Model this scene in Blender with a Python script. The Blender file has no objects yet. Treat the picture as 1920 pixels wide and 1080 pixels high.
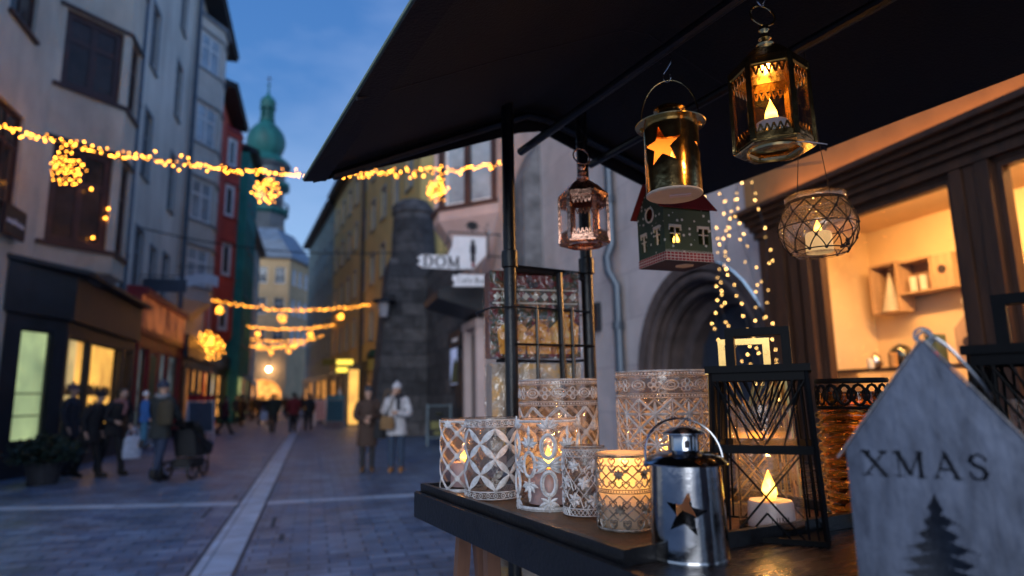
import bpy, bmesh, math, random
from mathutils import Vector, Matrix
random.seed(11)
R = math.radians
scene = bpy.context.scene
COL = scene.collection

# ---------------------------------------------------------------- camera
def make_camera():
    az, pit, rol = R(17.15), R(9.5), R(1.0)
    fw = Vector((math.sin(az) * math.cos(pit), math.cos(az) * math.cos(pit), math.sin(pit)))
    rt = Vector((math.cos(az), -math.sin(az), 0))
    up = rt.cross(fw)
    rx = rt * math.cos(rol) - up * math.sin(rol)
    ux = up * math.cos(rol) + rt * math.sin(rol)
    m = Matrix.Identity(4)
    for i in range(3):
        m[i][0], m[i][1], m[i][2] = rx[i], ux[i], -fw[i]
    m[2][3] = 1.5
    cd = bpy.data.cameras.new("camera")
    cam = bpy.data.objects.new("camera", cd)
    COL.objects.link(cam)
    cam.matrix_world = m
    cd.sensor_width = 36
    cd.lens = 1198 / 1920 * 36
    cd.clip_start, cd.clip_end = 0.05, 2000
    cd.dof.use_dof = True
    cd.dof.focus_distance = 1.22
    cd.dof.aperture_fstop = 2.3
    scene.camera = cam
make_camera()

# ---------------------------------------------------------------- sky and light (dusk)
SUN_EL, SUN_ROT = R(2.0), R(250)
def make_world():
    w = bpy.data.worlds.new("World")
    scene.world = w
    w.use_nodes = True
    nt = w.node_tree
    N, L = nt.nodes, nt.links
    N.clear()
    out = N.new('ShaderNodeOutputWorld')
    bg = N.new('ShaderNodeBackground')
    sky = N.new('ShaderNodeTexSky')
    sky.sky_type = 'NISHITA'
    sky.sun_disc = False
    sky.sun_elevation = SUN_EL
    sky.sun_rotation = SUN_ROT
    sky.altitude = 600
    sky.air_density = 1.0
    sky.dust_density = 0.3
    sky.ozone_density = 6.0
    tc = N.new('ShaderNodeTexCoord')
    sep = N.new('ShaderNodeSeparateXYZ')
    L.new(tc.outputs['Generated'], sep.inputs[0])
    # dusk colour by height above the horizon
    ramp = N.new('ShaderNodeValToRGB')
    cr = ramp.color_ramp
    cr.elements[0].position = 0.0
    cr.elements[0].color = (0.52, 0.66, 0.88, 1)
    cr.elements[1].position = 0.75
    cr.elements[1].color = (0.035, 0.13, 0.40, 1)
    e = cr.elements.new(0.22); e.color = (0.26, 0.44, 0.72, 1)
    e = cr.elements.new(0.42); e.color = (0.075, 0.21, 0.50, 1)
    L.new(sep.outputs['Z'], ramp.inputs[0])
    # soft evening cloud
    mp = N.new('ShaderNodeMapping')
    mp.inputs['Scale'].default_value = (2.2, 2.2, 5.5)
    L.new(tc.outputs['Generated'], mp.inputs[0])
    no = N.new('ShaderNodeTexNoise')
    no.inputs['Scale'].default_value = 1.6
    no.inputs['Detail'].default_value = 5
    no.inputs['Roughness'].default_value = 0.55
    L.new(mp.outputs[0], no.inputs['Vector'])
    mr = N.new('ShaderNodeMapRange')
    mr.inputs[1].default_value, mr.inputs[2].default_value = 0.42, 0.72
    mr.inputs[3].default_value, mr.inputs[4].default_value = 0.0, 0.28
    L.new(no.outputs['Fac'], mr.inputs[0])
    cl = N.new('ShaderNodeMix'); cl.data_type = 'RGBA'
    L.new(mr.outputs[0], cl.inputs['Factor'])
    L.new(ramp.outputs['Color'], cl.inputs['A'])
    cl.inputs['B'].default_value = (0.44, 0.56, 0.86, 1)
    # the physical sky adds its own part of the glow
    sc = N.new('ShaderNodeVectorMath'); sc.operation = 'SCALE'
    sc.inputs['Scale'].default_value = 0.02
    L.new(sky.outputs['Color'], sc.inputs[0])
    ad = N.new('ShaderNodeVectorMath'); ad.operation = 'ADD'
    L.new(cl.outputs['Result'], ad.inputs[0])
    L.new(sc.outputs[0], ad.inputs[1])
    L.new(ad.outputs[0], bg.inputs['Color'])
    bg.inputs['Strength'].default_value = 0.98
    L.new(bg.outputs[0], out.inputs['Surface'])
make_world()
sd = bpy.data.lights.new("sun", 'SUN')
sd.energy = 1.3
sd.angle = R(40)
sd.color = (0.93, 0.97, 1.0)
so = bpy.data.objects.new("sun", sd)
COL.objects.link(so)
so.rotation_euler = Vector((-0.36, -0.84, 0.28)).to_track_quat('Z', 'Y').to_euler()

scene.view_settings.view_transform = 'Standard'
scene.view_settings.look = 'None'
scene.view_settings.exposure = 0.24
scene.view_settings.gamma = 1.0
scene.render.engine = 'CYCLES'
cy = scene.cycles
cy.use_denoising = True
cy.max_bounces = 10
cy.transmission_bounces = 10
cy.transparent_max_bounces = 16
cy.glossy_bounces = 5
cy.diffuse_bounces = 3
cy.sample_clamp_indirect = 4.0
cy.sample_clamp_direct = 0.0
cy.caustics_reflective = False
cy.caustics_refractive = True
cy.use_adaptive_sampling = True
cy.adaptive_threshold = 0.015

# ---------------------------------------------------------------- materials
def newmat(name):
    m = bpy.data.materials.new(name)
    m.use_nodes = True
    return m, m.node_tree.nodes, m.node_tree.links, m.node_tree.nodes['Principled BSDF']

def mat(name, col, rough=0.6, metal=0.0, var=0.25, scale=6.0, bump=0.0, bscale=None, spec=0.5, col2=None, stretch=(1, 1, 1), detail=6.0):
    """A Principled surface with noise in its colour and roughness."""
    m, N, L, b = newmat(name)
    tc = N.new('ShaderNodeTexCoord')
    mp = N.new('ShaderNodeMapping')
    mp.inputs['Scale'].default_value = stretch
    L.new(tc.outputs['Object'], mp.inputs[0])
    no = N.new('ShaderNodeTexNoise')
    no.inputs['Scale'].default_value = scale
    no.inputs['Detail'].default_value = detail
    no.inputs['Roughness'].default_value = 0.62
    L.new(mp.outputs[0], no.inputs['Vector'])
    mr = N.new('ShaderNodeMapRange')
    mr.inputs[1].default_value, mr.inputs[2].default_value = 0.3, 0.7
    L.new(no.outputs['Fac'], mr.inputs[0])
    mx = N.new('ShaderNodeMix'); mx.data_type = 'RGBA'
    L.new(mr.outputs[0], mx.inputs['Factor'])
    c2 = col2 if col2 else tuple(min(1, c * (1 + var)) for c in col)
    mx.inputs['A'].default_value = (*(c * (1 - var) for c in col), 1) if not col2 else (*col, 1)
    mx.inputs['B'].default_value = (*c2, 1)
    L.new(mx.outputs['Result'], b.inputs['Base Color'])
    rr = N.new('ShaderNodeMapRange')
    rr.inputs[3].default_value = max(0.02, rough - 0.1 * (rough > 0.1))
    rr.inputs[4].default_value = min(1, rough + 0.08)
    L.new(no.outputs['Fac'], rr.inputs[0])
    L.new(rr.outputs[0], b.inputs['Roughness'])
    b.inputs['Metallic'].default_value = metal
    b.inputs['Specular IOR Level'].default_value = spec
    if bump:
        n2 = N.new('ShaderNodeTexNoise')
        n2.inputs['Scale'].default_value = bscale or scale * 4
        n2.inputs['Detail'].default_value = 5
        L.new(mp.outputs[0], n2.inputs['Vector'])
        bp = N.new('ShaderNodeBump')
        bp.inputs['Strength'].default_value = bump
        bp.inputs['Distance'].default_value = 0.02
        L.new(n2.outputs['Fac'], bp.inputs['Height'])
        L.new(bp.outputs[0], b.inputs['Normal'])
    return m

def brickmat(name, c1, c2, mortar, w, h, msize=0.01, rough=0.8, axes='xz', bump=0.5, offset=0.5, nscale=3.0, dirt=0.35, spec=0.4):
    """Laid stone: courses of blocks with joints, each block a shade of its own, plus grime."""
    m, N, L, b = newmat(name)
    tc = N.new('ShaderNodeTexCoord')
    sp = N.new('ShaderNodeSeparateXYZ')
    L.new(tc.outputs['Object'], sp.inputs[0])
    cb = N.new('ShaderNodeCombineXYZ')
    if axes == 'xz':
        add = N.new('ShaderNodeMath'); add.operation = 'ADD'
        L.new(sp.outputs['X'], add.inputs[0]); L.new(sp.outputs['Y'], add.inputs[1])
        L.new(add.outputs[0], cb.inputs['X']); L.new(sp.outputs['Z'], cb.inputs['Y'])
    else:
        L.new(sp.outputs['X'], cb.inputs['X']); L.new(sp.outputs['Y'], cb.inputs['Y'])
    br = N.new('ShaderNodeTexBrick')
    br.offset = offset
    br.inputs['Scale'].default_value = 1.0
    br.inputs['Brick Width'].default_value = w
    br.inputs['Row Height'].default_value = h
    br.inputs['Mortar Size'].default_value = msize
    br.inputs['Mortar Smooth'].default_value = 0.3
    br.inputs['Color1'].default_value = (*c1, 1)
    br.inputs['Color2'].default_value = (*c2, 1)
    br.inputs['Mortar'].default_value = (*mortar, 1)
    L.new(cb.outputs[0], br.inputs['Vector'])
    no = N.new('ShaderNodeTexNoise')
    no.inputs['Scale'].default_value = nscale
    no.inputs['Detail'].default_value = 7
    no.inputs['Roughness'].default_value = 0.65
    L.new(tc.outputs['Object'], no.inputs['Vector'])
    mr = N.new('ShaderNodeMapRange')
    mr.inputs[1].default_value, mr.inputs[2].default_value = 0.3, 0.7
    mr.inputs[3].default_value, mr.inputs[4].default_value = 1 - dirt, 1 + dirt
    L.new(no.outputs['Fac'], mr.inputs[0])
    mu = N.new('ShaderNodeVectorMath'); mu.operation = 'SCALE'
    L.new(br.outputs['Color'], mu.inputs[0]); L.new(mr.outputs[0], mu.inputs['Scale'])
    L.new(mu.outputs[0], b.inputs['Base Color'])
    rr = N.new('ShaderNodeMapRange')
    rr.inputs[3].default_value, rr.inputs[4].default_value = rough - 0.15, rough + 0.12
    L.new(no.outputs['Fac'], rr.inputs[0]); L.new(rr.outputs[0], b.inputs['Roughness'])
    b.inputs['Specular IOR Level'].default_value = spec
    hgt = N.new('ShaderNodeMath'); hgt.operation = 'MULTIPLY_ADD'
    L.new(br.outputs['Fac'], hgt.inputs[0]); hgt.inputs[1].default_value = -1.0
    L.new(no.outputs['Fac'], hgt.inputs[2])
    bp = N.new('ShaderNodeBump')
    bp.inputs['Strength'].default_value = bump
    bp.inputs['Distance'].default_value = 0.02
    L.new(hgt.outputs[0], bp.inputs['Height'])
    L.new(bp.outputs[0], b.inputs['Normal'])
    return m

def emit(name, col, strength, sampled=True, col2=None, scale=4.0, stretch=(1, 1, 1)):
    m, N, L, b = newmat(name)
    b.inputs['Base Color'].default_value = (*(c * 0.5 for c in col), 1)
    b.inputs['Roughness'].default_value = 0.5
    b.inputs['Emission Color'].default_value = (*col, 1)
    b.inputs['Emission Strength'].default_value = strength
    if col2:
        tc = N.new('ShaderNodeTexCoord')
        mp = N.new('ShaderNodeMapping'); mp.inputs['Scale'].default_value = stretch
        L.new(tc.outputs['Object'], mp.inputs[0])
        no = N.new('ShaderNodeTexNoise')
        no.inputs['Scale'].default_value = scale
        no.inputs['Detail'].default_value = 4
        L.new(mp.outputs[0], no.inputs['Vector'])
        mr = N.new('ShaderNodeMapRange')
        mr.inputs[1].default_value, mr.inputs[2].default_value = 0.36, 0.64
        L.new(no.outputs['Fac'], mr.inputs[0])
        mx = N.new('ShaderNodeMix'); mx.data_type = 'RGBA'
        L.new(mr.outputs[0], mx.inputs['Factor'])
        mx.inputs['A'].default_value = (*col2, 1)
        mx.inputs['B'].default_value = (*col, 1)
        L.new(mx.outputs['Result'], b.inputs['Emission Color'])
    m.cycles.emission_sampling = 'AUTO' if sampled else 'NONE'
    return m

def glass(name, col=(1, 1, 1), rough=0.0, ior=1.45, wave=0.0):
    m, N, L, b = newmat(name)
    b.inputs['Base Color'].default_value = (*col, 1)
    b.inputs['Roughness'].default_value = rough
    b.inputs['Transmission Weight'].default_value = 1.0
    b.inputs['IOR'].default_value = ior
    if wave:
        tc = N.new('ShaderNodeTexCoord')
        no = N.new('ShaderNodeTexNoise'); no.inputs['Scale'].default_value = 22; no.inputs['Detail'].default_value = 1
        L.new(tc.outputs['Object'], no.inputs['Vector'])
        bp = N.new('ShaderNodeBump'); bp.inputs['Strength'].default_value = wave; bp.inputs['Distance'].default_value = 0.01
        L.new(no.outputs['Fac'], bp.inputs['Height']); L.new(bp.outputs[0], b.inputs['Normal'])
    return m

def thinglass(name, tint=(1, 1, 1), refl=0.05):
    """A single clear sheet: passes light straight on and mirrors a little, more at grazing angles."""
    m, N, L, b = newmat(name)
    N.remove(b)
    tr = N.new('ShaderNodeBsdfTransparent'); tr.inputs[0].default_value = (*tint, 1)
    gl = N.new('ShaderNodeBsdfGlossy'); gl.inputs['Roughness'].default_value = 0.02
    lw = N.new('ShaderNodeLayerWeight'); lw.inputs[0].default_value = 0.5
    pw = N.new('ShaderNodeMath'); pw.operation = 'POWER'; pw.inputs[1].default_value = 5.0
    L.new(lw.outputs['Facing'], pw.inputs[0])
    fr = N.new('ShaderNodeMath'); fr.operation = 'MULTIPLY_ADD'; fr.inputs[1].default_value = 0.8; fr.inputs[2].default_value = refl
    L.new(pw.outputs[0], fr.inputs[0])
    mx = N.new('ShaderNodeMixShader')
    L.new(fr.outputs[0], mx.inputs[0]); L.new(tr.outputs[0], mx.inputs[1]); L.new(gl.outputs[0], mx.inputs[2])
    L.new(mx.outputs[0], N['Material Output'].inputs['Surface'])
    return m

def dotmat(name, base, dot, scale, size):
    m, N, L, b = newmat(name)
    tc = N.new('ShaderNodeTexCoord')
    vo = N.new('ShaderNodeTexVoronoi'); vo.inputs['Scale'].default_value = scale; vo.inputs['Randomness'].default_value = 0.75
    L.new(tc.outputs['Object'], vo.inputs['Vector'])
    lt = N.new('ShaderNodeMath'); lt.operation = 'LESS_THAN'; lt.inputs[1].default_value = size
    L.new(vo.outputs['Distance'], lt.inputs[0])
    no = N.new('ShaderNodeTexNoise'); no.inputs['Scale'].default_value = 30
    L.new(tc.outputs['Object'], no.inputs['Vector'])
    mb = N.new('ShaderNodeMix'); mb.data_type = 'RGBA'
    L.new(no.outputs['Fac'], mb.inputs['Factor'])
    mb.inputs['A'].default_value = (*(c * 0.8 for c in base), 1); mb.inputs['B'].default_value = (*(c * 1.2 for c in base), 1)
    mx = N.new('ShaderNodeMix'); mx.data_type = 'RGBA'
    L.new(lt.outputs[0], mx.inputs['Factor']); L.new(mb.outputs['Result'], mx.inputs['A'])
    mx.inputs['B'].default_value = (*dot, 1)
    L.new(mx.outputs['Result'], b.inputs['Base Color'])
    b.inputs['Roughness'].default_value = 0.55
    return m

M = dict(
    paving=brickmat('paving_setts', (0.075, 0.115, 0.205), (0.185, 0.24, 0.345), (0.032, 0.05, 0.085), 0.36, 0.17, 0.010, 0.45, 'xy', 0.9, 0.5, 1.3, 0.5, 0.5),
    stripe=brickmat('pale_gutter_stone', (0.34, 0.42, 0.55), (0.42, 0.50, 0.62), (0.13, 0.15, 0.2), 0.9, 0.8, 0.008, 0.5, 'xy', 0.4, 0.0, 2.0, 0.25, 0.5),
    seam=mat('dark_stone_seam', (0.05, 0.055, 0.07), 0.6, var=0.4, scale=4),
    cream=mat('cream_plaster', (0.56, 0.52, 0.44), 0.9, var=0.34, scale=0.6, bump=0.35, bscale=9, stretch=(1, 1, 0.5)),
    blueplaster=mat('pale_grey_plaster', (0.66, 0.63, 0.57), 0.9, var=0.3, scale=0.5, bump=0.3, bscale=8, stretch=(1, 1, 0.4)),
    paleplaster=mat('pale_oriel_plaster', (0.62, 0.58, 0.53), 0.9, var=0.15, scale=0.8, bump=0.3, bscale=8),
    red=mat('red_plaster', (0.55, 0.085, 0.06), 0.9, var=0.25, scale=0.8, bump=0.3, bscale=8),
    teal=mat('teal_plaster', (0.04, 0.28, 0.24), 0.9, var=0.25, scale=0.8, bump=0.3),
    sand=mat('sand_plaster', (0.58, 0.39, 0.21), 0.9, var=0.18, scale=0.5, bump=0.2),
    yellow=mat('yellow_plaster', (0.54, 0.39, 0.15), 0.9, var=0.22, scale=0.35, bump=0.3, bscale=5, stretch=(1, 1, 0.4)),
    tealgrey=mat('grey_green_plaster', (0.22, 0.30, 0.29), 0.9, var=0.2, scale=0.4, bump=0.2),
    pink=brickmat('pink_render', (0.57, 0.46, 0.43), (0.62, 0.51, 0.47), (0.40, 0.30, 0.30), 1.25, 0.62, 0.006, 0.85, 'xz', 0.25, 0.5, 1.2, 0.22),
    glow_liner=mat('warm_glow_liner', (.52, .24, .07), .8, var=.08, scale=30),  # orange of the candle-lit inner wall put into the colour
    pinkplain=mat('pink_render_plain', (0.54, 0.42, 0.41), 0.9, var=0.15, scale=1.0, bump=0.25, bscale=12),
    stone=brickmat('dark_breccia_blocks', (0.045, 0.045, 0.052), (0.105, 0.10, 0.108), (0.035, 0.035, 0.042), 0.95, 0.52, 0.02, 0.9, 'xz', 1.0, 0.5, 2.6, 0.5),
    stone2=mat('grey_rough_stone', (0.17, 0.16, 0.165), 0.9, var=0.5, scale=3.0, bump=0.8, bscale=9),
    arch=mat('carved_portal_stone', (0.10, 0.068, 0.06), 0.85, var=0.4, scale=4.0, bump=0.6, bscale=16),
    copper_roof=mat('green_copper', (0.012, 0.115, 0.105), 0.6, var=0.45, scale=0.6, bump=0.3, stretch=(1, 1, 0.4)),
    towerstone=mat('tower_stone', (0.10, 0.115, 0.13), 0.9, var=0.35, scale=0.4, bump=0.3),
    slate=mat('blue_slate_roof', (0.15, 0.20, 0.27), 0.5, var=0.3, scale=1.0, bump=0.3, stretch=(1, 1, 3)),
    roofdark=mat('dark_roof', (0.035, 0.04, 0.05), 0.7, var=0.3, scale=1.0),
    winwhite=mat('white_painted_wood', (0.76, 0.78, 0.80), 0.5, var=0.12, scale=3),
    windark=mat('dark_red_painted_wood', (0.055, 0.022, 0.02), 0.5, var=0.35, scale=3),
    wingrey=mat('grey_painted_wood', (0.20, 0.22, 0.25), 0.5, var=0.2, scale=3),
    pane=mat('window_glass', (0.03, 0.035, 0.045), 0.06, var=0.5, scale=0.4, spec=1.0),
    panebright=mat('pale_window_glass', (0.34, 0.40, 0.46), 0.08, var=0.5, scale=0.8, spec=1.0),  # pale blue-grey panes, tone varied by noise
    panebrown=mat('brown_window_glass', (0.045, 0.030, 0.028), 0.1, var=0.7, scale=1.2, spec=0.35),
    shopdark=mat('charcoal_shopfront_paint', (0.022, 0.025, 0.032), 0.45, var=0.35, scale=2),
    shopred=mat('red_shopfront_paint', (0.33, 0.012, 0.018), 0.45, var=0.3, scale=2),
    shopgreen=mat('green_door_paint', (0.02, 0.09, 0.03), 0.4, var=0.35, scale=2),
    lit_green=emit('lit_greenish_display', (0.62, 0.78, 0.38), 0.62, True, (0.30, 0.40, 0.22), 1.6, (1, 1, 0.6)),
    lit_cream=emit('lit_cream_display', (0.92, 0.66, 0.26), 0.85, True, (0.40, 0.30, 0.15), 1.8, (1, 1, 0.6)),
    lit_amber=emit('lit_amber_display', (1.0, 0.52, 0.10), 1.35, True, (0.55, 0.27, 0.06), 1.4, (1, 1, 0.7)),
    lit_orange=emit('lit_orange_interior', (1.0, 0.42, 0.09), 1.7, True, (0.45, 0.16, 0.03), 2.0),
    lit_dim=emit('painted_shop_reflection', (0.80, 0.22, 0.07), 0.30, False, (0.10, 0.016, 0.014), 1.3),  # orange reflections on the fascia painted in as emission
    lit_pale=emit('dim_pale_display', (0.30, 0.40, 0.46), 0.35, False, (0.05, 0.07, 0.09), 1.2),
    lit_yellow=emit('lit_yellow_sign', (1.0, 0.72, 0.08), 1.6, True),
    bulb=emit('warm_bulb', (1.0, 0.34, 0.03), 34.0, False),
    bulbfar=emit('far_warm_bulb', (1.0, 0.36, 0.035), 11.0, False),
    bulbfairy=emit('pale_fairy_bulb', (1.0, 0.54, 0.15), 15.0, False),
    bulbwhite=emit('white_lamp_bulb', (1.0, 0.72, 0.42), 30.0, True),
    red_lamp=emit('red_lamp', (1.0, 0.05, 0.03), 6.0, False),
    wire=mat('black_cable', (0.015, 0.016, 0.02), 0.6, var=0.2, scale=10),
    pipe=mat('zinc_drainpipe', (0.10, 0.12, 0.15), 0.45, 0.6, var=0.3, scale=2, stretch=(1, 1, 0.3)),
    copperpipe=mat('brown_drainpipe', (0.07, 0.055, 0.05), 0.5, 0.4, var=0.35, scale=3),
    signwhite=mat('white_sign_paint', (0.82, 0.80, 0.84), 0.5, var=0.1, scale=3),
    signgrey=mat('grey_sign_paint', (0.07, 0.085, 0.11), 0.5, var=0.25, scale=3),
    black=mat('black_lacquer', (0.007, 0.007, 0.009), 0.35, var=0.35, scale=20, bump=0.08, bscale=120),
    ink=mat('sign_ink', (0.02, 0.018, 0.03), 0.6, var=0.2),
    redink=mat('sign_red', (0.25, 0.02, 0.03), 0.6, var=0.2),
    canvas=mat('black_awning_canvas', (0.004, 0.0055, 0.0095), 0.85, var=0.4, scale=3.0, bump=0.25, bscale=160),
    warmwash=mat('warm_light_wash', (0.36, 0.17, 0.06), 0.9, var=0.22, scale=2.0, bump=0.25, bscale=14),  # warm lamplight on the pink wall, put into the colour
    canvasseam=mat('stitched_canvas_seam', (0.016, 0.016, 0.020), 0.8, var=0.4, scale=40),
    piping=mat('pale_olive_piping', (0.30, 0.36, 0.22), 0.6, var=0.15),
    steelblack=mat('black_steel_tube', (0.014, 0.014, 0.016), 0.32, 0.3, var=0.5, scale=24, bump=0.1, bscale=200),
    tabletop=mat('dark_stained_board', (0.035, 0.022, 0.018), 0.28, var=0.5, scale=9, bump=0.12, bscale=60, stretch=(1, 8, 1)),
    trayfloor=mat('woven_copper_mat', (0.22, 0.11, 0.05), 0.35, 0.45, var=0.4, scale=60, bump=0.5, bscale=260),
    brownwood=mat('brown_trestle_wood', (0.16, 0.075, 0.045), 0.5, var=0.35, scale=6, stretch=(4, 4, 0.5)),
    darkwood=mat('dark_walnut_shopfront', (0.055, 0.020, 0.008), 0.5, var=0.45, scale=5, bump=0.2, bscale=30, stretch=(3, 3, 0.4)),
    lightwood=mat('pale_crate_wood', (0.50, 0.33, 0.19), 0.6, var=0.25, scale=6, stretch=(4, 4, 0.6)),
    shopwall=mat('warm_cream_shop_wall', (0.80, 0.62, 0.38), 0.85, var=0.10, scale=1.5),
    brass=mat('polished_brass', (0.72, 0.50, 0.22), 0.16, 1.0, var=0.2, scale=16, bump=0.05, bscale=60),
    copper=mat('aged_copper', (0.66, 0.36, 0.26), 0.28, 1.0, var=0.35, scale=22, bump=0.1, bscale=90),
    chrome=mat('scratched_steel', (0.36, 0.36, 0.38), 0.15, 1.0, var=0.2, scale=14, bump=0.025, bscale=70),
    silver=mat('aluminium_cup', (0.75, 0.74, 0.74), 0.25, 1.0, var=0.12, scale=20),
    zinc=mat('galvanised_zinc', (0.06, 0.068, 0.095), 0.42, 0.4, var=0.45, scale=70, bump=0.06, bscale=180, col2=(0.15, 0.17, 0.23), detail=9, stretch=(1, 1, .35)),
    zincroof=mat('galvanised_zinc_roof', (0.24, 0.22, 0.22), 0.4, 0.5, var=0.35, scale=18, bump=0.15, bscale=60),
    lace=mat('whitewashed_metal', (0.42, 0.38, 0.36), 0.45, 0.05, scale=70, bump=0.35, bscale=300, col2=(0.93, 0.90, 0.89)),
    laceagd=mat('antique_brown_metal', (0.10, 0.065, 0.045), 0.4, 0.6, scale=60, bump=0.3, bscale=300, col2=(0.62, 0.54, 0.46)),
    lacesilver=mat('antique_silver_metal', (0.42, 0.37, 0.35), 0.42, 0.15, scale=60, bump=0.3, bscale=300, col2=(0.88, 0.83, 0.81)),
    jarglass=glass('clear_jar_glass', (0.99, 0.98, 0.97), 0.0, 1.45, 0.12),
    amberglass=glass('amber_ribbed_glass', (0.95, 0.55, 0.18), 0.02, 1.45, 0.1),
    frost=None, jarthin=None, sheet=thinglass('clear_sheet_glass'),
    candle=mat('white_candle_plastic', (0.72, 0.60, 0.60), 0.4, var=0.06, scale=20),
    pinkcandle=mat('lilac_candle_wax', (0.70, 0.50, 0.52), 0.45, var=0.06, scale=20),
    flame=emit('led_flame', (1.0, 0.50, 0.03), 9.0, True, (1.0, 0.34, 0.01), 40.0),
    glowwax=emit('glowing_cream_wax', (1.0, 0.62, 0.26), 0.55, True),
    flamedim=emit('dim_led_flame', (1.0, 0.45, 0.04), 4.0, True),
    blackwire=mat('black_wire', (0.004, 0.004, 0.005), 0.55, 0.0, spec=0.12, var=0.3, scale=40),
    goldwire=mat('gold_wire', (0.65, 0.40, 0.13), 0.3, 0.9, var=0.2, scale=40),
    cord=mat('dark_twine', (0.02, 0.013, 0.01), 0.8, var=0.4, scale=80),
    greenlit=dotmat('warm_lit_dotted_board', (0.055, 0.075, 0.025), (0.72, 0.70, 0.6), 62, 0.22),  # front board with its warm-lit tone put into the colour
    greenshade=dotmat('shaded_dotted_board', (0.03, 0.065, 0.04), (0.72, 0.70, 0.6), 62, 0.22),  # same board on the side walls, shade put into the colour
    redcheck=brickmat('red_checked_band', (0.38, 0.03, 0.035), (0.22, 0.015, 0.02), (0.62, 0.5, 0.42), 0.011, 0.0075, 0.0012, 0.6, 'xz', 0.05, 0.0, 8, 0.15),
    redroof=mat('dark_red_board', (0.16, 0.015, 0.02), 0.6, var=0.2, scale=30),
    board=mat('brown_board', (0.045, 0.03, 0.03), 0.6, var=0.2, scale=30),
    offwhite=mat('off_white_card', (0.70, 0.66, 0.56), 0.6, var=0.08, scale=20),
    tag=mat('paper_price_tag', (0.75, 0.68, 0.72), 0.7, var=0.05),
    skin=mat('skin', (0.50, 0.30, 0.22), 0.55, var=0.12, scale=10),
    hairdark=mat('dark_hair', (0.025, 0.018, 0.014), 0.6, var=0.4, scale=30),
    leaf=mat('dark_shrub_leaf', (0.010, 0.024, 0.012), 0.5, var=0.5, scale=12),
    leafpot=mat('dark_planter', (0.035, 0.035, 0.04), 0.7, var=0.3, scale=8),
)
def frostglass():
    m, N, L, b = newmat('frosted_candle_glass')
    b.inputs['Base Color'].default_value = (0.92, 0.78, 0.62, 1)
    b.inputs['Roughness'].default_value = 0.5
    b.inputs['Transmission Weight'].default_value = 0.35
    b.inputs['Subsurface Weight'].default_value = 0.0
    tl = N.new('ShaderNodeBsdfTranslucent'); tl.inputs[0].default_value = (0.95, 0.80, 0.60, 1)
    mx = N.new('ShaderNodeMixShader'); mx.inputs[0].default_value = 0.6
    L.new(b.outputs[0], mx.inputs[1]); L.new(tl.outputs[0], mx.inputs[2])
    L.new(mx.outputs[0], N['Material Output'].inputs['Surface'])
    return m
M['frost'] = frostglass()
def jarthin(name, milky, tint=(.98, .97, .95)):
    """Blown jar glass: mostly clear, slightly milky, with wavy reflections."""
    m, N, L, b = newmat(name)
    N.remove(b)
    tc = N.new('ShaderNodeTexCoord')
    no = N.new('ShaderNodeTexNoise'); no.inputs['Scale'].default_value = 24; no.inputs['Detail'].default_value = 2; no.inputs['Distortion'].default_value = .8
    L.new(tc.outputs['Object'], no.inputs['Vector'])
    bp = N.new('ShaderNodeBump'); bp.inputs['Strength'].default_value = .55; bp.inputs['Distance'].default_value = .01
    L.new(no.outputs['Fac'], bp.inputs['Height'])
    tr = N.new('ShaderNodeBsdfTransparent'); tr.inputs[0].default_value = (*tint, 1)
    tl = N.new('ShaderNodeBsdfTranslucent'); tl.inputs[0].default_value = (.95, .82, .74, 1)
    gl = N.new('ShaderNodeBsdfGlossy'); gl.inputs['Roughness'].default_value = .05; L.new(bp.outputs[0], gl.inputs['Normal'])
    mr = N.new('ShaderNodeMapRange'); mr.inputs[1].default_value, mr.inputs[2].default_value = .35, .65
    mr.inputs[3].default_value, mr.inputs[4].default_value = milky * .4, milky * 1.6
    L.new(no.outputs['Fac'], mr.inputs[0])
    a = N.new('ShaderNodeMixShader'); L.new(mr.outputs[0], a.inputs[0]); L.new(tr.outputs[0], a.inputs[1]); L.new(tl.outputs[0], a.inputs[2])
    lw = N.new('ShaderNodeLayerWeight'); lw.inputs[0].default_value = .5
    pw = N.new('ShaderNodeMath'); pw.operation = 'POWER'; pw.inputs[1].default_value = 4.0; L.new(lw.outputs['Facing'], pw.inputs[0])
    fr = N.new('ShaderNodeMath'); fr.operation = 'MULTIPLY_ADD'; fr.inputs[1].default_value = .7; fr.inputs[2].default_value = .08; L.new(pw.outputs[0], fr.inputs[0])
    mx = N.new('ShaderNodeMixShader'); L.new(fr.outputs[0], mx.inputs[0]); L.new(a.outputs[0], mx.inputs[1]); L.new(gl.outputs[0], mx.inputs[2])
    L.new(mx.outputs[0], N['Material Output'].inputs['Surface'])
    return m
M['jarthin'] = jarthin('blown_jar_glass', .06, (.84, .82, .80))
M['netglass'] = jarthin('netted_jar_glass', .11)
M['chimney'] = jarthin('clear_chimney_glass', .035)
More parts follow.
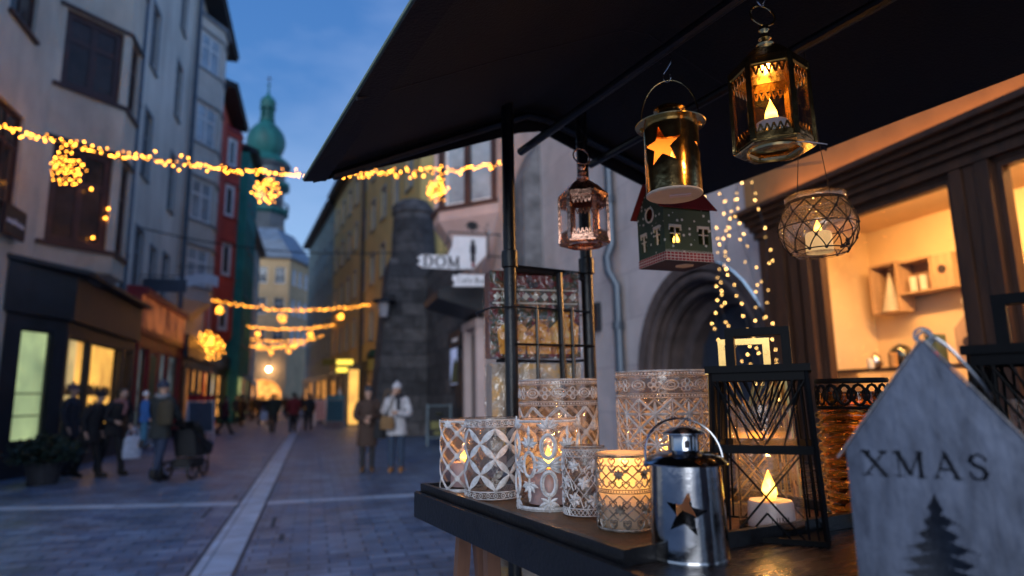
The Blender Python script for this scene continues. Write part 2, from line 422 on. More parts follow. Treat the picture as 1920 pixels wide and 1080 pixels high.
def flamemat():
    m, N, L, b = newmat('led_flame_tip')
    tc = N.new('ShaderNodeTexCoord'); sp = N.new('ShaderNodeSeparateXYZ'); L.new(tc.outputs['Generated'], sp.inputs[0])
    r = N.new('ShaderNodeValToRGB'); e = r.color_ramp.elements
    e[0].position = 0; e[0].color = (1, .30, .01, 1); e[1].position = 1; e[1].color = (1, .36, .02, 1)
    x = e.new(.38); x.color = (1, .66, .10, 1)
    L.new(sp.outputs['Z'], r.inputs[0]); L.new(r.outputs[0], b.inputs['Emission Color'])
    s = N.new('ShaderNodeValToRGB'); e = s.color_ramp.elements
    e[0].color = (.22, .22, .22, 1); e[1].position = 1; e[1].color = (.12, .12, .12, 1)
    x = e.new(.38); x.color = (1, 1, 1, 1)
    L.new(sp.outputs['Z'], s.inputs[0])
    k = N.new('ShaderNodeMath'); k.operation = 'MULTIPLY'; k.inputs[1].default_value = 6.5; L.new(s.outputs[0], k.inputs[0])
    L.new(k.outputs[0], b.inputs['Emission Strength'])
    b.inputs['Base Color'].default_value = (.8, .5, .2, 1)
    return m
M['flame'] = flamemat()

def cloth(name, col, var=0.3):
    k = 'cloth_' + name
    if k not in M:
        M[k] = mat(name + '_cloth', col, 0.85, var=var, scale=14, bump=0.3, bscale=40)
    return M[k]
# ---------------------------------------------------------------- mesh helpers
class MB:
    """Collects shapes and links them as ONE mesh object."""
    def __init__(s):
        s.v, s.f, s.m = [], [], []
        s.cur = 0
    def add(s, vs, fs):
        o = len(s.v)
        s.v.extend([tuple(p) for p in vs])
        s.f.extend([tuple(i + o for i in f) for f in fs])
        s.m.extend([s.cur] * len(fs))
        return s
    def box(s, c, size, rz=0.0, rot=None):
        x, y, z = (k / 2 for k in size)
        q = [(-x, -y, -z), (x, -y, -z), (x, y, -z), (-x, y, -z), (-x, -y, z), (x, -y, z), (x, y, z), (-x, y, z)]
        m = rot if rot else Matrix.Rotation(rz, 3, 'Z')
        return s.add([m @ Vector(p) + Vector(c) for p in q], [(0, 3, 2, 1), (4, 5, 6, 7), (0, 1, 5, 4), (1, 2, 6, 5), (2, 3, 7, 6), (3, 0, 4, 7)])
    def bar(s, a, b, w, t=None, up=(0, 0, 1)):
        """A rectangular bar from a to b: w across, t along 'up'."""
        a, b = Vector(a), Vector(b)
        t = t or w
        d = (b - a)
        if d.length < 1e-9: return s
        d.normalize()
        u = Vector(up)
        sd = d.cross(u)
        if sd.length < 1e-4:
            sd = d.cross(Vector((1, 0, 0)))
        sd.normalize()
        u = sd.cross(d)
        p = []
        for e in (a, b):
            for i, j in ((-1, -1), (1, -1), (1, 1), (-1, 1)):
                p.append(e + sd * (w / 2 * i) + u * (t / 2 * j))
        return s.add(p, [(0, 1, 2, 3), (7, 6, 5, 4), (0, 4, 5, 1), (1, 5, 6, 2), (2, 6, 7, 3), (3, 7, 4, 0)])
    def tube(s, pts, r, n=8, closed=False):
        pts = [Vector(p) for p in pts]
        k = len(pts)
        rs = r if isinstance(r, (list, tuple)) else [r] * k
        T = []
        for i in range(k):
            a = pts[(i - 1) % k] if (closed or i > 0) else pts[i]
            b = pts[(i + 1) % k] if (closed or i < k - 1) else pts[i]
            t = (b - a)
            T.append(t.normalized() if t.length > 1e-9 else Vector((0, 0, 1)))
        ref = Vector((0, 0, 1)) if abs(T[0].z) < 0.9 else Vector((1, 0, 0))
        nrm = T[0].cross(ref).normalized()
        vs, fs = [], []
        for i in range(k):
            nrm = (nrm - T[i] * nrm.dot(T[i]))
            if nrm.length < 1e-6:
                nrm = T[i].orthogonal()
            nrm.normalize()
            bi = T[i].cross(nrm)
            for j in range(n):
                a = 2 * math.pi * j / n
                vs.append(pts[i] + (nrm * math.cos(a) + bi * math.sin(a)) * rs[i])
        for i in range(k if closed else k - 1):
            i2 = (i + 1) % k
            for j in range(n):
                j2 = (j + 1) % n
                fs.append((i * n + j, i * n + j2, i2 * n + j2, i2 * n + j))
        if not closed:
            fs.append(tuple(range(n - 1, -1, -1)))
            fs.append(tuple((k - 1) * n + j for j in range(n)))
        return s.add(vs, fs)
    def lathe(s, prof, n=32, c=(0, 0, 0), phase=0.0, sq=None):
        """prof: list of (r, z); points with r=0 close the surface."""
        vs, fs, rings = [], [], []
        for r, z in prof:
            if r < 1e-7:
                rings.append([len(vs)]); vs.append((c[0], c[1], c[2] + z))
            else:
                ring = []
                for j in range(n):
                    a = 2 * math.pi * j / n + phase
                    ring.append(len(vs)); vs.append((c[0] + r * math.cos(a), c[1] + r * math.sin(a), c[2] + z))
                rings.append(ring)
        for A, B in zip(rings, rings[1:]):
            if len(A) == 1 and len(B) == 1: continue
            for j in range(n):
                j2 = (j + 1) % n
                if len(A) == 1: fs.append((A[0], B[j2], B[j]))
                elif len(B) == 1: fs.append((A[j], A[j2], B[0]))
                else: fs.append((A[j], A[j2], B[j2], B[j]))
        return s.add(vs, fs)
    def ball(s, c, r, n=10, sz=1.0):
        k = max(4, n // 2)
        return s.lathe([(r * math.sin(math.pi * i / k), -r * sz * math.cos(math.pi * i / k)) for i in range(k + 1)], n, c)
    def prism(s, poly, y0, y1, frame=None):
        """poly: (x, z) outline, pushed from y0 to y1; frame(x, y, z) places it."""
        fr = frame or (lambda x, y, z: (x, y, z))
        k = len(poly)
        vs = [fr(x, y0, z) for x, z in poly] + [fr(x, y1, z) for x, z in poly]
        fs = [tuple(range(k)), tuple(range(2 * k - 1, k - 1, -1))]
        for i in range(k):
            j = (i + 1) % k
            fs.append((i, i + k, j + k, j))
        return s.add(vs, fs)
    def slab(s, poly, z0, z1):
        k = len(poly)
        vs = [(x, y, z0) for x, y in poly] + [(x, y, z1) for x, y in poly]
        fs = [tuple(range(k - 1, -1, -1)), tuple(range(k, 2 * k))]
        for i in range(k):
            j = (i + 1) % k
            fs.append((i, j, j + k, i + k))
        return s.add(vs, fs)
    def ngon_holes(s, outer, holes, place, depth=0.0, back=None):
        """A flat face with holes; place(u, w, d) -> point; holes get reveals 'depth' deep."""
        bm = bmesh.new()
        edges = []
        for loop in [outer] + holes:
            vs = [bm.verts.new((u, w, 0)) for u, w in loop]
            for i in range(len(vs)):
                edges.append(bm.edges.new((vs[i], vs[(i + 1) % len(vs)])))
        bmesh.ops.triangle_fill(bm, use_beauty=True, use_dissolve=False, edges=edges, normal=(0, 0, 1))
        bm.verts.index_update()
        vs = [place(v.co.x, v.co.y, 0.0) for v in bm.verts]
        fs = []
        for f in bm.faces:
            idx = [v.index for v in f.verts]
            if f.normal.z < 0: idx.reverse()
            fs.append(tuple(idx))
        bm.free()
        s.add(vs, fs)
        if depth:
            for loop in holes:
                k = len(loop)
                a = [place(u, w, 0.0) for u, w in loop] + [place(u, w, depth) for u, w in loop]
                s.add(a, [(i, (i + 1) % k, (i + 1) % k + k, i + k) for i in range(k)])
        return s
    def mesh(s, name, mats, smooth=35):
        me = bpy.data.meshes.new(name)
        me.from_pydata(s.v, [], s.f)
        ms = mats if isinstance(mats, (list, tuple)) else [mats]
        for m in ms: me.materials.append(m)
        if len(ms) > 1:
            me.polygons.foreach_set('material_index', [min(i, len(ms) - 1) for i in s.m])
        bm = bmesh.new(); bm.from_mesh(me)
        bmesh.ops.recalc_face_normals(bm, faces=bm.faces)
        bm.to_mesh(me); bm.free()
        if smooth:
            me.polygons.foreach_set('use_smooth', [True] * len(me.polygons))
            me.set_sharp_from_angle(angle=R(smooth))
        me.update()
        return me
    def build(s, name, mats, parent=None, smooth=35, loc=None):
        o = bpy.data.objects.new(name, s.mesh(name, mats, smooth))
        COL.objects.link(o)
        if parent is not None: o.parent = parent
        if loc: o.location = loc
        return o

def tag(o, label=None, cat=None, group=None, kind=None):
    if label: o['label'] = label
    if cat: o['category'] = cat
    if group: o['group'] = group
    if kind: o['kind'] = kind
    return o
def thing(name, label, cat, loc=(0, 0, 0), rz=0.0, group=None):
    o = bpy.data.objects.new(name, None)
    o.empty_display_size = 0.1
    COL.objects.link(o)
    o.location = loc
    o.rotation_euler = (0, 0, rz)
    return tag(o, label, cat, group)
def struct(o):
    o['kind'] = 'structure'; return o
def inst(name, me, parent, loc, rot=None, scale=None):
    o = bpy.data.objects.new(name, me)
    COL.objects.link(o)
    o.parent = parent
    o.location = loc
    if rot: o.rotation_euler = rot
    if scale: o.scale = (scale,) * 3 if isinstance(scale, (int, float)) else scale
    return o

# ---------------------------------------------------------------- walls and windows
def frame_of(P0, P1):
    P0, P1 = Vector((*P0, 0)), Vector((*P1, 0))
    U = (P1 - P0); ln = U.length; U.normalize()
    Nn = Vector((U.y, -U.x, 0))
    def place(u, w, d): return P0 + U * u - Nn * d + Vector((0, 0, w))
    return place, ln, U, Nn

def rect(u0, u1, z0, z1): return [(u0, z0), (u1, z0), (u1, z1), (u0, z1)]

def wall_panel(mb, P0, P1, z0, z1, holes=(), depth=0.18, outer=None):
    place, ln, U, Nn = frame_of(P0, P1)
    mb.ngon_holes(outer or rect(0, ln, z0, z1), list(holes), place, depth)
    return place, ln

def window(parent, place, u0, u1, z0, z1, fm, pm, depth=0.13, bars=(1, 1), fw=0.07, sill=True, surround=0.0, sm=None, name='window'):
    """A casement: outer frame, mullions, transom, sill; the pane is a sub-part."""
    f = MB()
    def bx(ua, ub, za, zb, d0, d1):
        q = [place(u, w, d) for d in (d0, d1) for u, w in ((ua, za), (ub, za), (ub, zb), (ua, zb))]
        f.add(q, [(0, 1, 2, 3), (7, 6, 5, 4), (0, 4, 5, 1), (1, 5, 6, 2), (2, 6, 7, 3), (3, 7, 4, 0)])
    d0, d1 = depth - 0.06, depth + 0.01
    bx(u0, u0 + fw, z0, z1, d0, d1); bx(u1 - fw, u1, z0, z1, d0, d1)
    bx(u0 + fw, u1 - fw, z0, z0 + fw, d0, d1); bx(u0 + fw, u1 - fw, z1 - fw, z1, d0, d1)
    nv, nh = bars
    for i in range(nv):
        c = u0 + (u1 - u0) * (i + 1) / (nv + 1)
        bx(c - fw * 0.45, c + fw * 0.45, z0 + fw, z1 - fw, d0 + 0.01, d1)
    for i in range(nh):
        c = z0 + (z1 - z0) * (0.64 if nh == 1 else (i + 1) / (nh + 1))
        bx(u0 + fw, u1 - fw, c - fw * 0.4, c + fw * 0.4, d0 + 0.013, d1 - 0.002)
    if sill: bx(u0 - 0.06, u1 + 0.06, z0 - 0.07, z0 - 0.003, -0.09, depth)
    if surround:
        g = surround
        bx(u0 - g, u0 - 0.003, z0, z1 + g, -0.035, 0.02); bx(u1 + 0.003, u1 + g, z0, z1 + g, -0.035, 0.02)
        bx(u0, u1, z1 + 0.003, z1 + g, -0.033, 0.02)
    fo = f.build(name, fm, parent, smooth=0)
    p = MB()
    p.add([place(u, w, d0 + 0.032) for u, w in ((u0 + 0.02, z0 + 0.02), (u1 - 0.02, z0 + 0.02), (u1 - 0.02, z1 - 0.02), (u0 + 0.02, z1 - 0.02))], [(0, 1, 2, 3)])
    p.build('pane', pm, fo, smooth=0)
    return fo

def house(name, label, loc, rz, L, H, D, wm, wins, fm, pm, eave=0.5, roofm=None, bars=(1, 1), holes=(), roof_h=2.0, surround=0.0, sill=True, z0=0.0, gable=False):
    """Plaster house in local axes: front along +x at y=0, facing -y. wins: (u0,u1,z0,z1[,pane])."""
    t = thing(name, label, 'building', loc, rz)
    mb = MB()
    hl = [rect(w[0], w[1], w[2], w[3]) for w in wins] + list(holes)
    place, _ = wall_panel(mb, (0, 0), (L, 0), z0, H, hl)
    mb.add([(0, 0, z0), (0, D, z0), (0, D, H), (0, 0, H)], [(0, 1, 2, 3)])
    mb.add([(L, 0, z0), (L, D, z0), (L, D, H), (L, 0, H)], [(3, 2, 1, 0)])
    mb.add([(0, D, z0), (L, D, z0), (L, D, H), (0, D, H)], [(0, 1, 2, 3)])
    mb.build('wall', wm, t, smooth=0)
    r = MB()
    r.prism([(-0.02, 0), (L + 0.02, 0), (L + 0.02, 0.22), (-0.02, 0.22)], -eave, 0.0, lambda x, y, z: (x, y, z + H))
    r.add([(-0.02, -eave - 0.1, H + 0.23), (L + 0.02, -eave - 0.1, H + 0.23), (L + 0.02, D * 0.5, H + roof_h + 0.23), (-0.02, D * 0.5, H + roof_h + 0.23),
           (L + 0.02, D, H + 0.23), (-0.02, D, H + 0.23)], [(0, 1, 2, 3), (3, 2, 4, 5), (1, 4, 2), (0, 3, 5), (0, 5, 4, 1)])
    r.build('roof', roofm or M['roofdark'], t, smooth=0)
    for w in wins:
        window(t, place, w[0], w[1], w[2], w[3], fm, w[4] if len(w) > 4 else pm, bars=bars, surround=surround, sill=sill)
    return t, place

def oriel(t, pts, z0, z1, floors, wm, fm, pm, taper=1.2, margin=0.16, bars=(1, 1), top=0.5, capm=None, fw=0.08):
    """A canted bay: walls on each side of the polygon, windows per storey on every side."""
    mb = MB()
    sides = []
    for a, b in zip(pts, pts[1:]):
        ln = math.hypot(b[0] - a[0], b[1] - a[1])
        hl = []
        for (za, zb) in floors:
            if ln > 0.5: hl.append(rect(margin, ln - margin, za, zb))
        place, _ = wall_panel(mb, a, b, z0, z1, hl, 0.16)
        sides.append((place, ln))
    cx = sum(p[0] for p in pts) / len(pts)
    low = [(cx + (p[0] - cx) * 0.55, p[1] * 0.12 - 0.02, z0 - taper) for p in pts]
    k = len(pts)
    hi = [(p[0], p[1], z0) for p in pts]
    mb.add(low + hi, [(i, i + 1, i + 1 + k, i + k) for i in range(k - 1)] + [tuple(range(k - 1, -1, -1))])
    o = mb.build('oriel', wm, t, smooth=0)
    cap = MB()
    big = [(cx + (p[0] - cx) * 1.08, p[1] * 1.12 - (0.05 if p[1] < 0 else 0)) for p in pts]
    cap.slab(big, z1, z1 + 0.16)
    hi2 = [(x, y, z1 + 0.16) for x, y in big]
    lo2 = [(cx + (x - cx) * 0.6, y * 0.2, z1 + 0.16 + top) for x, y in big]
    cap.add(hi2 + lo2, [(i, i + 1, i + 1 + k, i + k) for i in range(k - 1)] + [tuple(range(k, 2 * k))])
    cap.build('oriel_roof', capm or fm, t, smooth=0)
    for (za, zb) in floors:      # drip mould above and below each row
        for e, h in ((za - 0.1, 0.09), (zb + 0.03, 0.07)):
            cap = MB()
            for a, b in zip(pts, pts[1:]):
                place, ln, U, Nn = frame_of(a, b)
                q = [place(u, w, d) for d in (-0.07, 0.03) for u, w in ((0, e), (ln, e), (ln, e + h), (0, e + h))]
                cap.add(q, [(0, 1, 2, 3), (7, 6, 5, 4), (0, 4, 5, 1), (1, 5, 6, 2), (2, 6, 7, 3), (3, 7, 4, 0)])
            cap.build('oriel_moulding', capm or fm, t, smooth=0)
    for place, ln in sides:
        if ln <= 0.5: continue
        for (za, zb) in floors:
            window(t, place, margin, ln - margin, za, zb, fm, pm, bars=bars if ln > 1.1 else (0, bars[1]), sill=False, fw=fw)
    return o

# lettering: strokes on a 0..1 wide, 0..1 high field (x0, y0, x1, y1, width)
GL = {
 'X': (0.95, [(0.1, 1, 0.85, 0, .17), (0.85, 1, 0.1, 0, .08), (0, 1, .3, 1, .07), (.65, 1, .95, 1, .07), (0, 0, .3, 0, .07), (.65, 0, .95, 0, .07)]),
 'M': (1.1, [(.15, 0, .15, 1, .08), (.15, 1, .55, .1, .17), (.55, .1, .93, 1, .08), (.93, 1, .93, 0, .17), (0, 1, .25, 1, .07), (.85, 1, 1.08, 1, .07), (0, 0, .3, 0, .07), (.78, 0, 1.08, 0, .07)]),
 'A': (0.95, [(.1, 0, .47, 1, .08), (.47, 1, .85, 0, .17), (.22, .36, .72, .36, .12), (0, 0, .25, 0, .07), (.68, 0, 1, 0, .07)]),
 'S': (0.72, [(.62, .78, .58, .9, .1), (.58, .9, .4, 1, .1), (.4, 1, .2, .95, .1), (.2, .95, .1, .78, .15), (.1, .78, .22, .6, .16), (.22, .6, .5, .45, .17), (.5, .45, .62, .27, .16), (.62, .27, .52, .07, .14), (.52, .07, .32, 0, .1), (.32, 0, .14, .08, .1), (.14, .08, .08, .25, .1)]),
 'D': (0.9, [(.15, 0, .15, 1, .16), (0, 1, .4, 1, .07), (0, 0, .4, 0, .07), (.4, 1, .7, .85, .1), (.7, .85, .8, .5, .16), (.8, .5, .7, .15, .16), (.7, .15, .4, 0, .1)]),
 'O': (1.0, [(.5 + .42 * math.cos(a * math.pi / 8), .5 + .5 * math.sin(a * math.pi / 8), .5 + .42 * math.cos((a + 1) * math.pi / 8), .5 + .5 * math.sin((a + 1) * math.pi / 8), .08 + .08 * abs(math.cos((a + .5) * math.pi / 8))) for a in range(16)]),
 'C': (0.85, [(.5 + .42 * math.cos(a * math.pi / 8), .5 + .5 * math.sin(a * math.pi / 8), .5 + .42 * math.cos((a + 1) * math.pi / 8), .5 + .5 * math.sin((a + 1) * math.pi / 8), .09) for a in range(2, 14)]),
 'a': (0.65, [(.5, 0, .5, .6, .11), (.5, .5, .3, .62, .09), (.3, .62, .1, .5, .09), (.5, .35, .2, .3, .08), (.2, .3, .08, .15, .1), (.08, .15, .25, 0, .09), (.25, 0, .5, .12, .08)]),
 'f': (0.45, [(.2, 0, .2, .85, .11), (.2, .85, .42, 1, .09), (.03, .6, .38, .6, .07)]),
 'e': (0.65, [(.08, .32, .55, .32, .07), (.55, .32, .5, .55, .09), (.5, .55, .3, .63, .09), (.3, .63, .1, .5, .1), (.1, .5, .08, .2, .11), (.08, .2, .28, 0, .09), (.28, 0, .55, .1, .08)]),
 'B': (0.8, [(.15, 0, .15, 1, .15), (.0, 1, .45, 1, .07), (.45, 1, .65, .78, .14), (.65, .78, .4, .53, .1), (.15, .53, .4, .53, .07), (.4, .53, .72, .28, .14), (.72, .28, .5, 0, .12), (0, 0, .5, 0, .07)]),
 'r': (0.5, [(.15, 0, .15, .62, .11), (.15, .45, .42, .62, .1)]),
 'L': (0.7, [(.12, 0, .12, 1, .12), (.12, 0, .6, 0, .12)]), 'U': (0.8, [(.12, 1, .12, .25, .12), (.12, .25, .35, 0, .12), (.35, 0, .6, .25, .12), (.6, .25, .6, 1, .12)]),
 'I': (0.3, [(.15, 0, .15, 1, .13)]), ' ': (0.35, []), '·': (0.3, [(.12, .35, .2, .35, .12)]), 'E': (0.7, [(.12, 0, .12, 1, .12), (.12, 0, .55, 0, .11), (.12, .5, .5, .5, .11), (.12, 1, .55, 1, .11)]),
}
def strokes(text, h, gap=0.12, sx=1.0):
    x, out = 0.0, []
    for ch in text:
        w, st = GL[ch]
        for a, b, c, d, t in st: out.append(((x + a * sx) * h, b * h, (x + c * sx) * h, d * h, t * h))
        x += w * sx + gap
    return out, (x - gap) * h
def lettering(mb, text, h, place, depth=0.004, gap=0.12, center=True, sx=1.0):
    """Raised strokes; place(u, w, d) maps the text plane into the model."""
    st, wd = strokes(text, h, gap, sx)
    off = -wd / 2 if center else 0
    for i, (a, b, c, d, t) in enumerate(st):
        dx, dy = c - a, d - b
        ln = math.hypot(dx, dy) or 1e-6
        ex, ey = dx / ln * t * 0.3, dy / ln * t * 0.3
        px, py = -dy / ln * t / 2, dx / ln * t / 2
        q = [(a - ex + px, b - ey + py), (a - ex - px, b - ey - py), (c + ex - px, d + ey - py), (c + ex + px, d + ey + py)]
        dd = depth + (i % 4) * depth * 0.07
        vs = [place(u + off, w, 0.0) for u, w in q] + [place(u + off, w, -dd) for u, w in q]
        mb.add(vs, [(0, 1, 2, 3), (7, 6, 5, 4), (0, 4, 5, 1), (1, 5, 6, 2), (2, 6, 7, 3), (3, 7, 4, 0)])
# ================================================================ the setting
def ground_sheet(name, m, x0, x1, y0, y1, z, nx=1, ny=1):
    mb = MB()
    mb.add([(x0, y0, z), (x1, y0, z), (x1, y1, z), (x0, y1, z)], [(0, 1, 2, 3)])
    return struct(mb.build(name, m, None, smooth=0))
ground_sheet('street_paving', M['paving'], -300, 300, -60, 600, 0.0)
def flat(name, m, polys):
    mb = MB()
    for p in polys:
        mb.add(p, [tuple(range(len(p)))])
    return struct(mb.build(name, m, None, smooth=0))
flat('gutter_stone_band', M['stripe'], [[(-0.98, -5, .004), (-0.64, -5, .004), (-0.64, 90, .004), (-0.98, 90, .004)],
     [(-6, 11.72, .004), (-0.99, 10.28, .004), (-0.99, 10.62, .004), (-6, 12.06, .004)],
     [(-0.63, 10.22, .004), (4.0, 9.98, .004), (4.0, 10.24, .004), (-0.63, 10.52, .004)]])
sm = [[(-1.02, -5, .004), (-0.985, -5, .004), (-0.985, 90, .004), (-1.02, 90, .004)], [(-0.635, -5, .004), (-0.60, -5, .004), (-0.60, 90, .004), (-0.635, 90, .004)]]
for x, y, w, l in ((-0.45, 8.4, .05, .7), (-0.32, 7.6, .06, .35), (-1.35, 9.4, .04, .9), (-1.15, 11.0, .05, .4)):
    sm.append([(x, y, .006), (x + w, y, .006), (x + w, y + l, .006), (x, y + l, .006)])
flat('paving_seam', M['seam'], sm)

# ---------------------------------------------------------------- left side of the street
XL = -6.0
def left(y): return (XL, y, 0)
tA, plA = house('oriel_house', 'weathered cream house with red-brown oriel windows above the charcoal shopfront', left(8), R(90), 14.2, 22, 9, M['cream'],
    [(5.9, 7.1, 9.2, 11.4), (5.9, 7.1, 5.4, 7.4), (12.6, 13.5, 9.0, 10.9), (12.6, 13.5, 13.0, 15.0), (5.9, 7.1, 13.2, 15.2), (2.2, 3.5, 9.2, 11.4)], M['windark'], M['panebrown'], eave=0.7)
oriel(tA, [(8.2, 0), (9.35, -1.2), (10.4, -1.2), (11.6, 0)], 4.55, 16.6, [(5.1, 7.45), (8.85, 10.75), (12.6, 14.4)], M['cream'], M['windark'], M['panebrown'], taper=0.35, bars=(1, 1), fw=0.16)
for u_, v_, z_ in ((9.0, -.86, 5.35), (9.22, -1.02, 5.9), (9.25, -1.06, 6.15), (8.85, -.78, 6.5)): MB().ball((u_, v_, z_), .03, 8).build('bulb_reflection', M['bulbfar'], tA)  # added bulbs imitating garland reflections in the oriel panes
# charcoal shopfront standing out from the wall
def shop_panel(mb, parent, P0, P1, z0, z1, wins, fm, litback=0.3, depth=0.1, back=.22):
    hl = [rect(u0, u1, a, b) for u0, u1, a, b, m in wins]
    place, ln = wall_panel(mb, P0, P1, z0, z1, hl, depth)
    for u0, u1, a, b, m in wins:
        wo = window(parent, place, u0, u1, a, b, fm, M['sheet'], depth=depth, bars=(0, 0), sill=False, fw=0.05, name='display_window')
        d = MB()
        q = [place(u, w, e) for e in (litback, litback + 0.03) for u, w in rect(u0 - .1, u1 + back, a - .1, b + .1)]
        d.add(q, [(0, 1, 2, 3), (7, 6, 5, 4), (0, 4, 5, 1), (1, 5, 6, 2), (2, 6, 7, 3), (3, 7, 4, 0)])
        if m is not None:
            d.build('lit_display', m, wo, smooth=0)
            g = MB()     # goods standing on two ledges in front of the lit back
            rr = random.Random(int(u0 * 100 + a * 10))
            for fz in (0.36, 0.68):
                z = a + (b - a) * fz * 0.62
                q = [place(u, w, e) for e in (0.14, litback - 0.03) for u, w in rect(u0 + .02, u1 - .02, z, z + .03)]
                g.add(q, [(0, 1, 2, 3), (7, 6, 5, 4), (0, 4, 5, 1), (1, 5, 6, 2), (2, 6, 7, 3), (3, 7, 4, 0)])
                n = max(2, int((u1 - u0) * 4))
                for k in range(n):
                    u = u0 + .1 + (u1 - u0 - .2) * (k + rr.random() * .7) / n
                    c = place(u, z + .03, 0.28)
                    g.lathe([(0, 0), (.05 + .04 * rr.random(), .01), (.03 + .05 * rr.random(), .12 + .12 * rr.random()), (0, .2 + .16 * rr.random())], 8, c)
            g.build('window_goods', cloth('goods', (0.10, 0.085, 0.07)), wo)
    return place
mb = MB()
shop_panel(mb, tA, (7.2, -0.02), (8.8, -0.6), 0.35, 3.35, [(0.42, 1.3, 0.7, 3.05, M['lit_green'])], M['shopdark'], 0.2)
shop_panel(mb, tA, (8.8, -0.6), (14.6, -0.6), 0.35, 3.35, [(0.15, 1.5, 0.7, 3.0, M['lit_cream']), (1.75, 4.5, 0.7, 3.0, M['lit_amber']), (4.85, 5.5, 0.42, 3.05, None)], M['shopdark'])
wall_panel(mb, (14.6, -0.6), (14.7, -0.02), 0.0, 4.4)
mb.slab([(7.05, -0.02), (8.75, -0.72), (14.65, -0.72), (14.75, -0.02)], 3.35, 4.4)
mb.slab([(6.95, -0.02), (8.7, -0.95), (14.8, -0.95), (14.85, -0.02)], 4.4, 4.5)
mb.slab([(7.2, -0.02), (8.8, -0.6), (14.6, -0.6), (14.7, -0.02)], 0.0, 0.35)
mb.build('shopfront', M['shopdark'], tA, smooth=0)

wB = []
for z in (5.4, 9.3, 13.4, 17.4):
    for u in (1.75, 6.0):
        wB.append((u, u + 0.95, z, z + (2.0 if z < 6 else 2.4)))
wB.append((3.9, 4.7, 5.4, 7.2))
tB, plB = house('plaster_house', 'tall pale grey house with narrow windows above a red shopfront', left(22.2), R(90), 8.8, 23.4, 9, M['blueplaster'], wB, M['wingrey'], M['pane'], eave=0.7, surround=0.1)
mb = MB()
shop_panel(mb, tB, (1.4, -0.45), (8.8, -0.45), 0.3, 3.7, [(0.25, 1.5, 0.6, 3.3, M['lit_pale']), (1.75, 2.7, 0.45, 3.2, None), (3.3, 4.4, 0.6, 3.3, M['lit_pale']), (4.7, 6.9, 0.6, 3.3, M['lit_pale'])], M['shopred'])
wall_panel(mb, (1.3, 0), (1.4, -0.45), 0.0, 5.3)
mb.slab([(1.3, -0.02), (1.38, -0.6), (8.82, -0.6), (8.82, -0.02)], 5.0, 5.25)
mb.slab([(1.36, -0.02), (1.38, -0.52), (8.8, -0.52), (8.8, -0.02)], 3.7, 3.92)
mb.slab([(1.38, -0.02), (1.4, -0.45), (8.8, -0.45), (8.8, -0.02)], 0.0, 0.3)
mb.build('shopfront', M['shopred'], tB, smooth=0)
mb = MB(); mb.box((5.1, -0.24, 4.46), (7.3, 0.5, 1.06)); mb.build('fascia_panel', M['lit_dim'], tB, smooth=0)
mb = MB(); mb.box((3.65, -0.42, 1.7), (0.8, 0.05, 2.8)); mb.build('door', M['shopgreen'], tB, smooth=0)

tC, plC = house('white_oriel_house', 'pale house with white casements in a canted oriel between the two drainpipes', left(31), R(90), 8.0, 21.6, 9, M['paleplaster'],
    [(0.5, 1.4, 5.6, 7.6), (6.7, 7.6, 13, 15)], M['winwhite'], M['panebright'], eave=0.95)
oriel(tC, [(1.5, 0), (3.0, -.9), (4.0, -.9), (5.2, 0)], 6.2, 20.6, [(6.9, 8.8), (10.1, 12.2), (14.0, 16.1), (17.9, 19.9)], M['paleplaster'], M['winwhite'], M['panebright'], taper=0.8, bars=(1, 1), fw=0.13, capm=M['wingrey'])
mb = MB()
shop_panel(mb, tC, (0.1, -0.5), (7.9, -0.5), 0.3, 3.4, [(0.3, 2.0, 0.5, 3.0, None), (2.5, 3.5, 0.5, 3.0, None), (4.2, 5.3, 0.6, 3.0, M['lit_orange']), (5.7, 7.2, 0.6, 3.0, M['lit_orange'])], M['shopdark'])
mb.slab([(0.02, -0.02), (0.05, -0.65), (7.95, -0.65), (7.98, -0.02)], 3.4, 4.4)
mb.build('shopfront', M['shopdark'], tC, smooth=0)

tD, plD = house('red_house', 'red plastered house with thick white window frames in its oriel', left(39), R(90), 7.0, 20.0, 9, M['red'],
    [(1.0, 1.7, 9.5, 11.6), (1.0, 1.7, 13.4, 15.4), (1.0, 1.7, 5.6, 7.6)], M['winwhite'], M['pane'], eave=0.95, surround=0.1)
oriel(tD, [(4.2, 0), (5.2, -.72), (6.0, -.72), (6.8, 0)], 5.4, 19.0, [(5.8, 7.5), (9.3, 11.5), (13.2, 15.4), (16.6, 18.6)], M['red'], M['winwhite'], M['pane'], taper=0.8, bars=(0, 0), fw=0.26, capm=M['shopred'])
mb = MB()
shop_panel(mb, tD, (0.1, -0.5), (6.9, -0.5), 0.3, 3.4, [(0.4, 2.0, 0.5, 3.0, M['lit_orange']), (2.6, 4.4, 0.5, 3.0, M['lit_cream']), (4.9, 6.4, 0.5, 3.0, M['lit_orange'])], M['shopdark'])
mb.slab([(0.02, -0.02), (0.05, -0.65), (6.95, -0.65), (6.98, -0.02)], 3.4, 4.2)
mb.build('shopfront', M['shopdark'], tD, smooth=0)

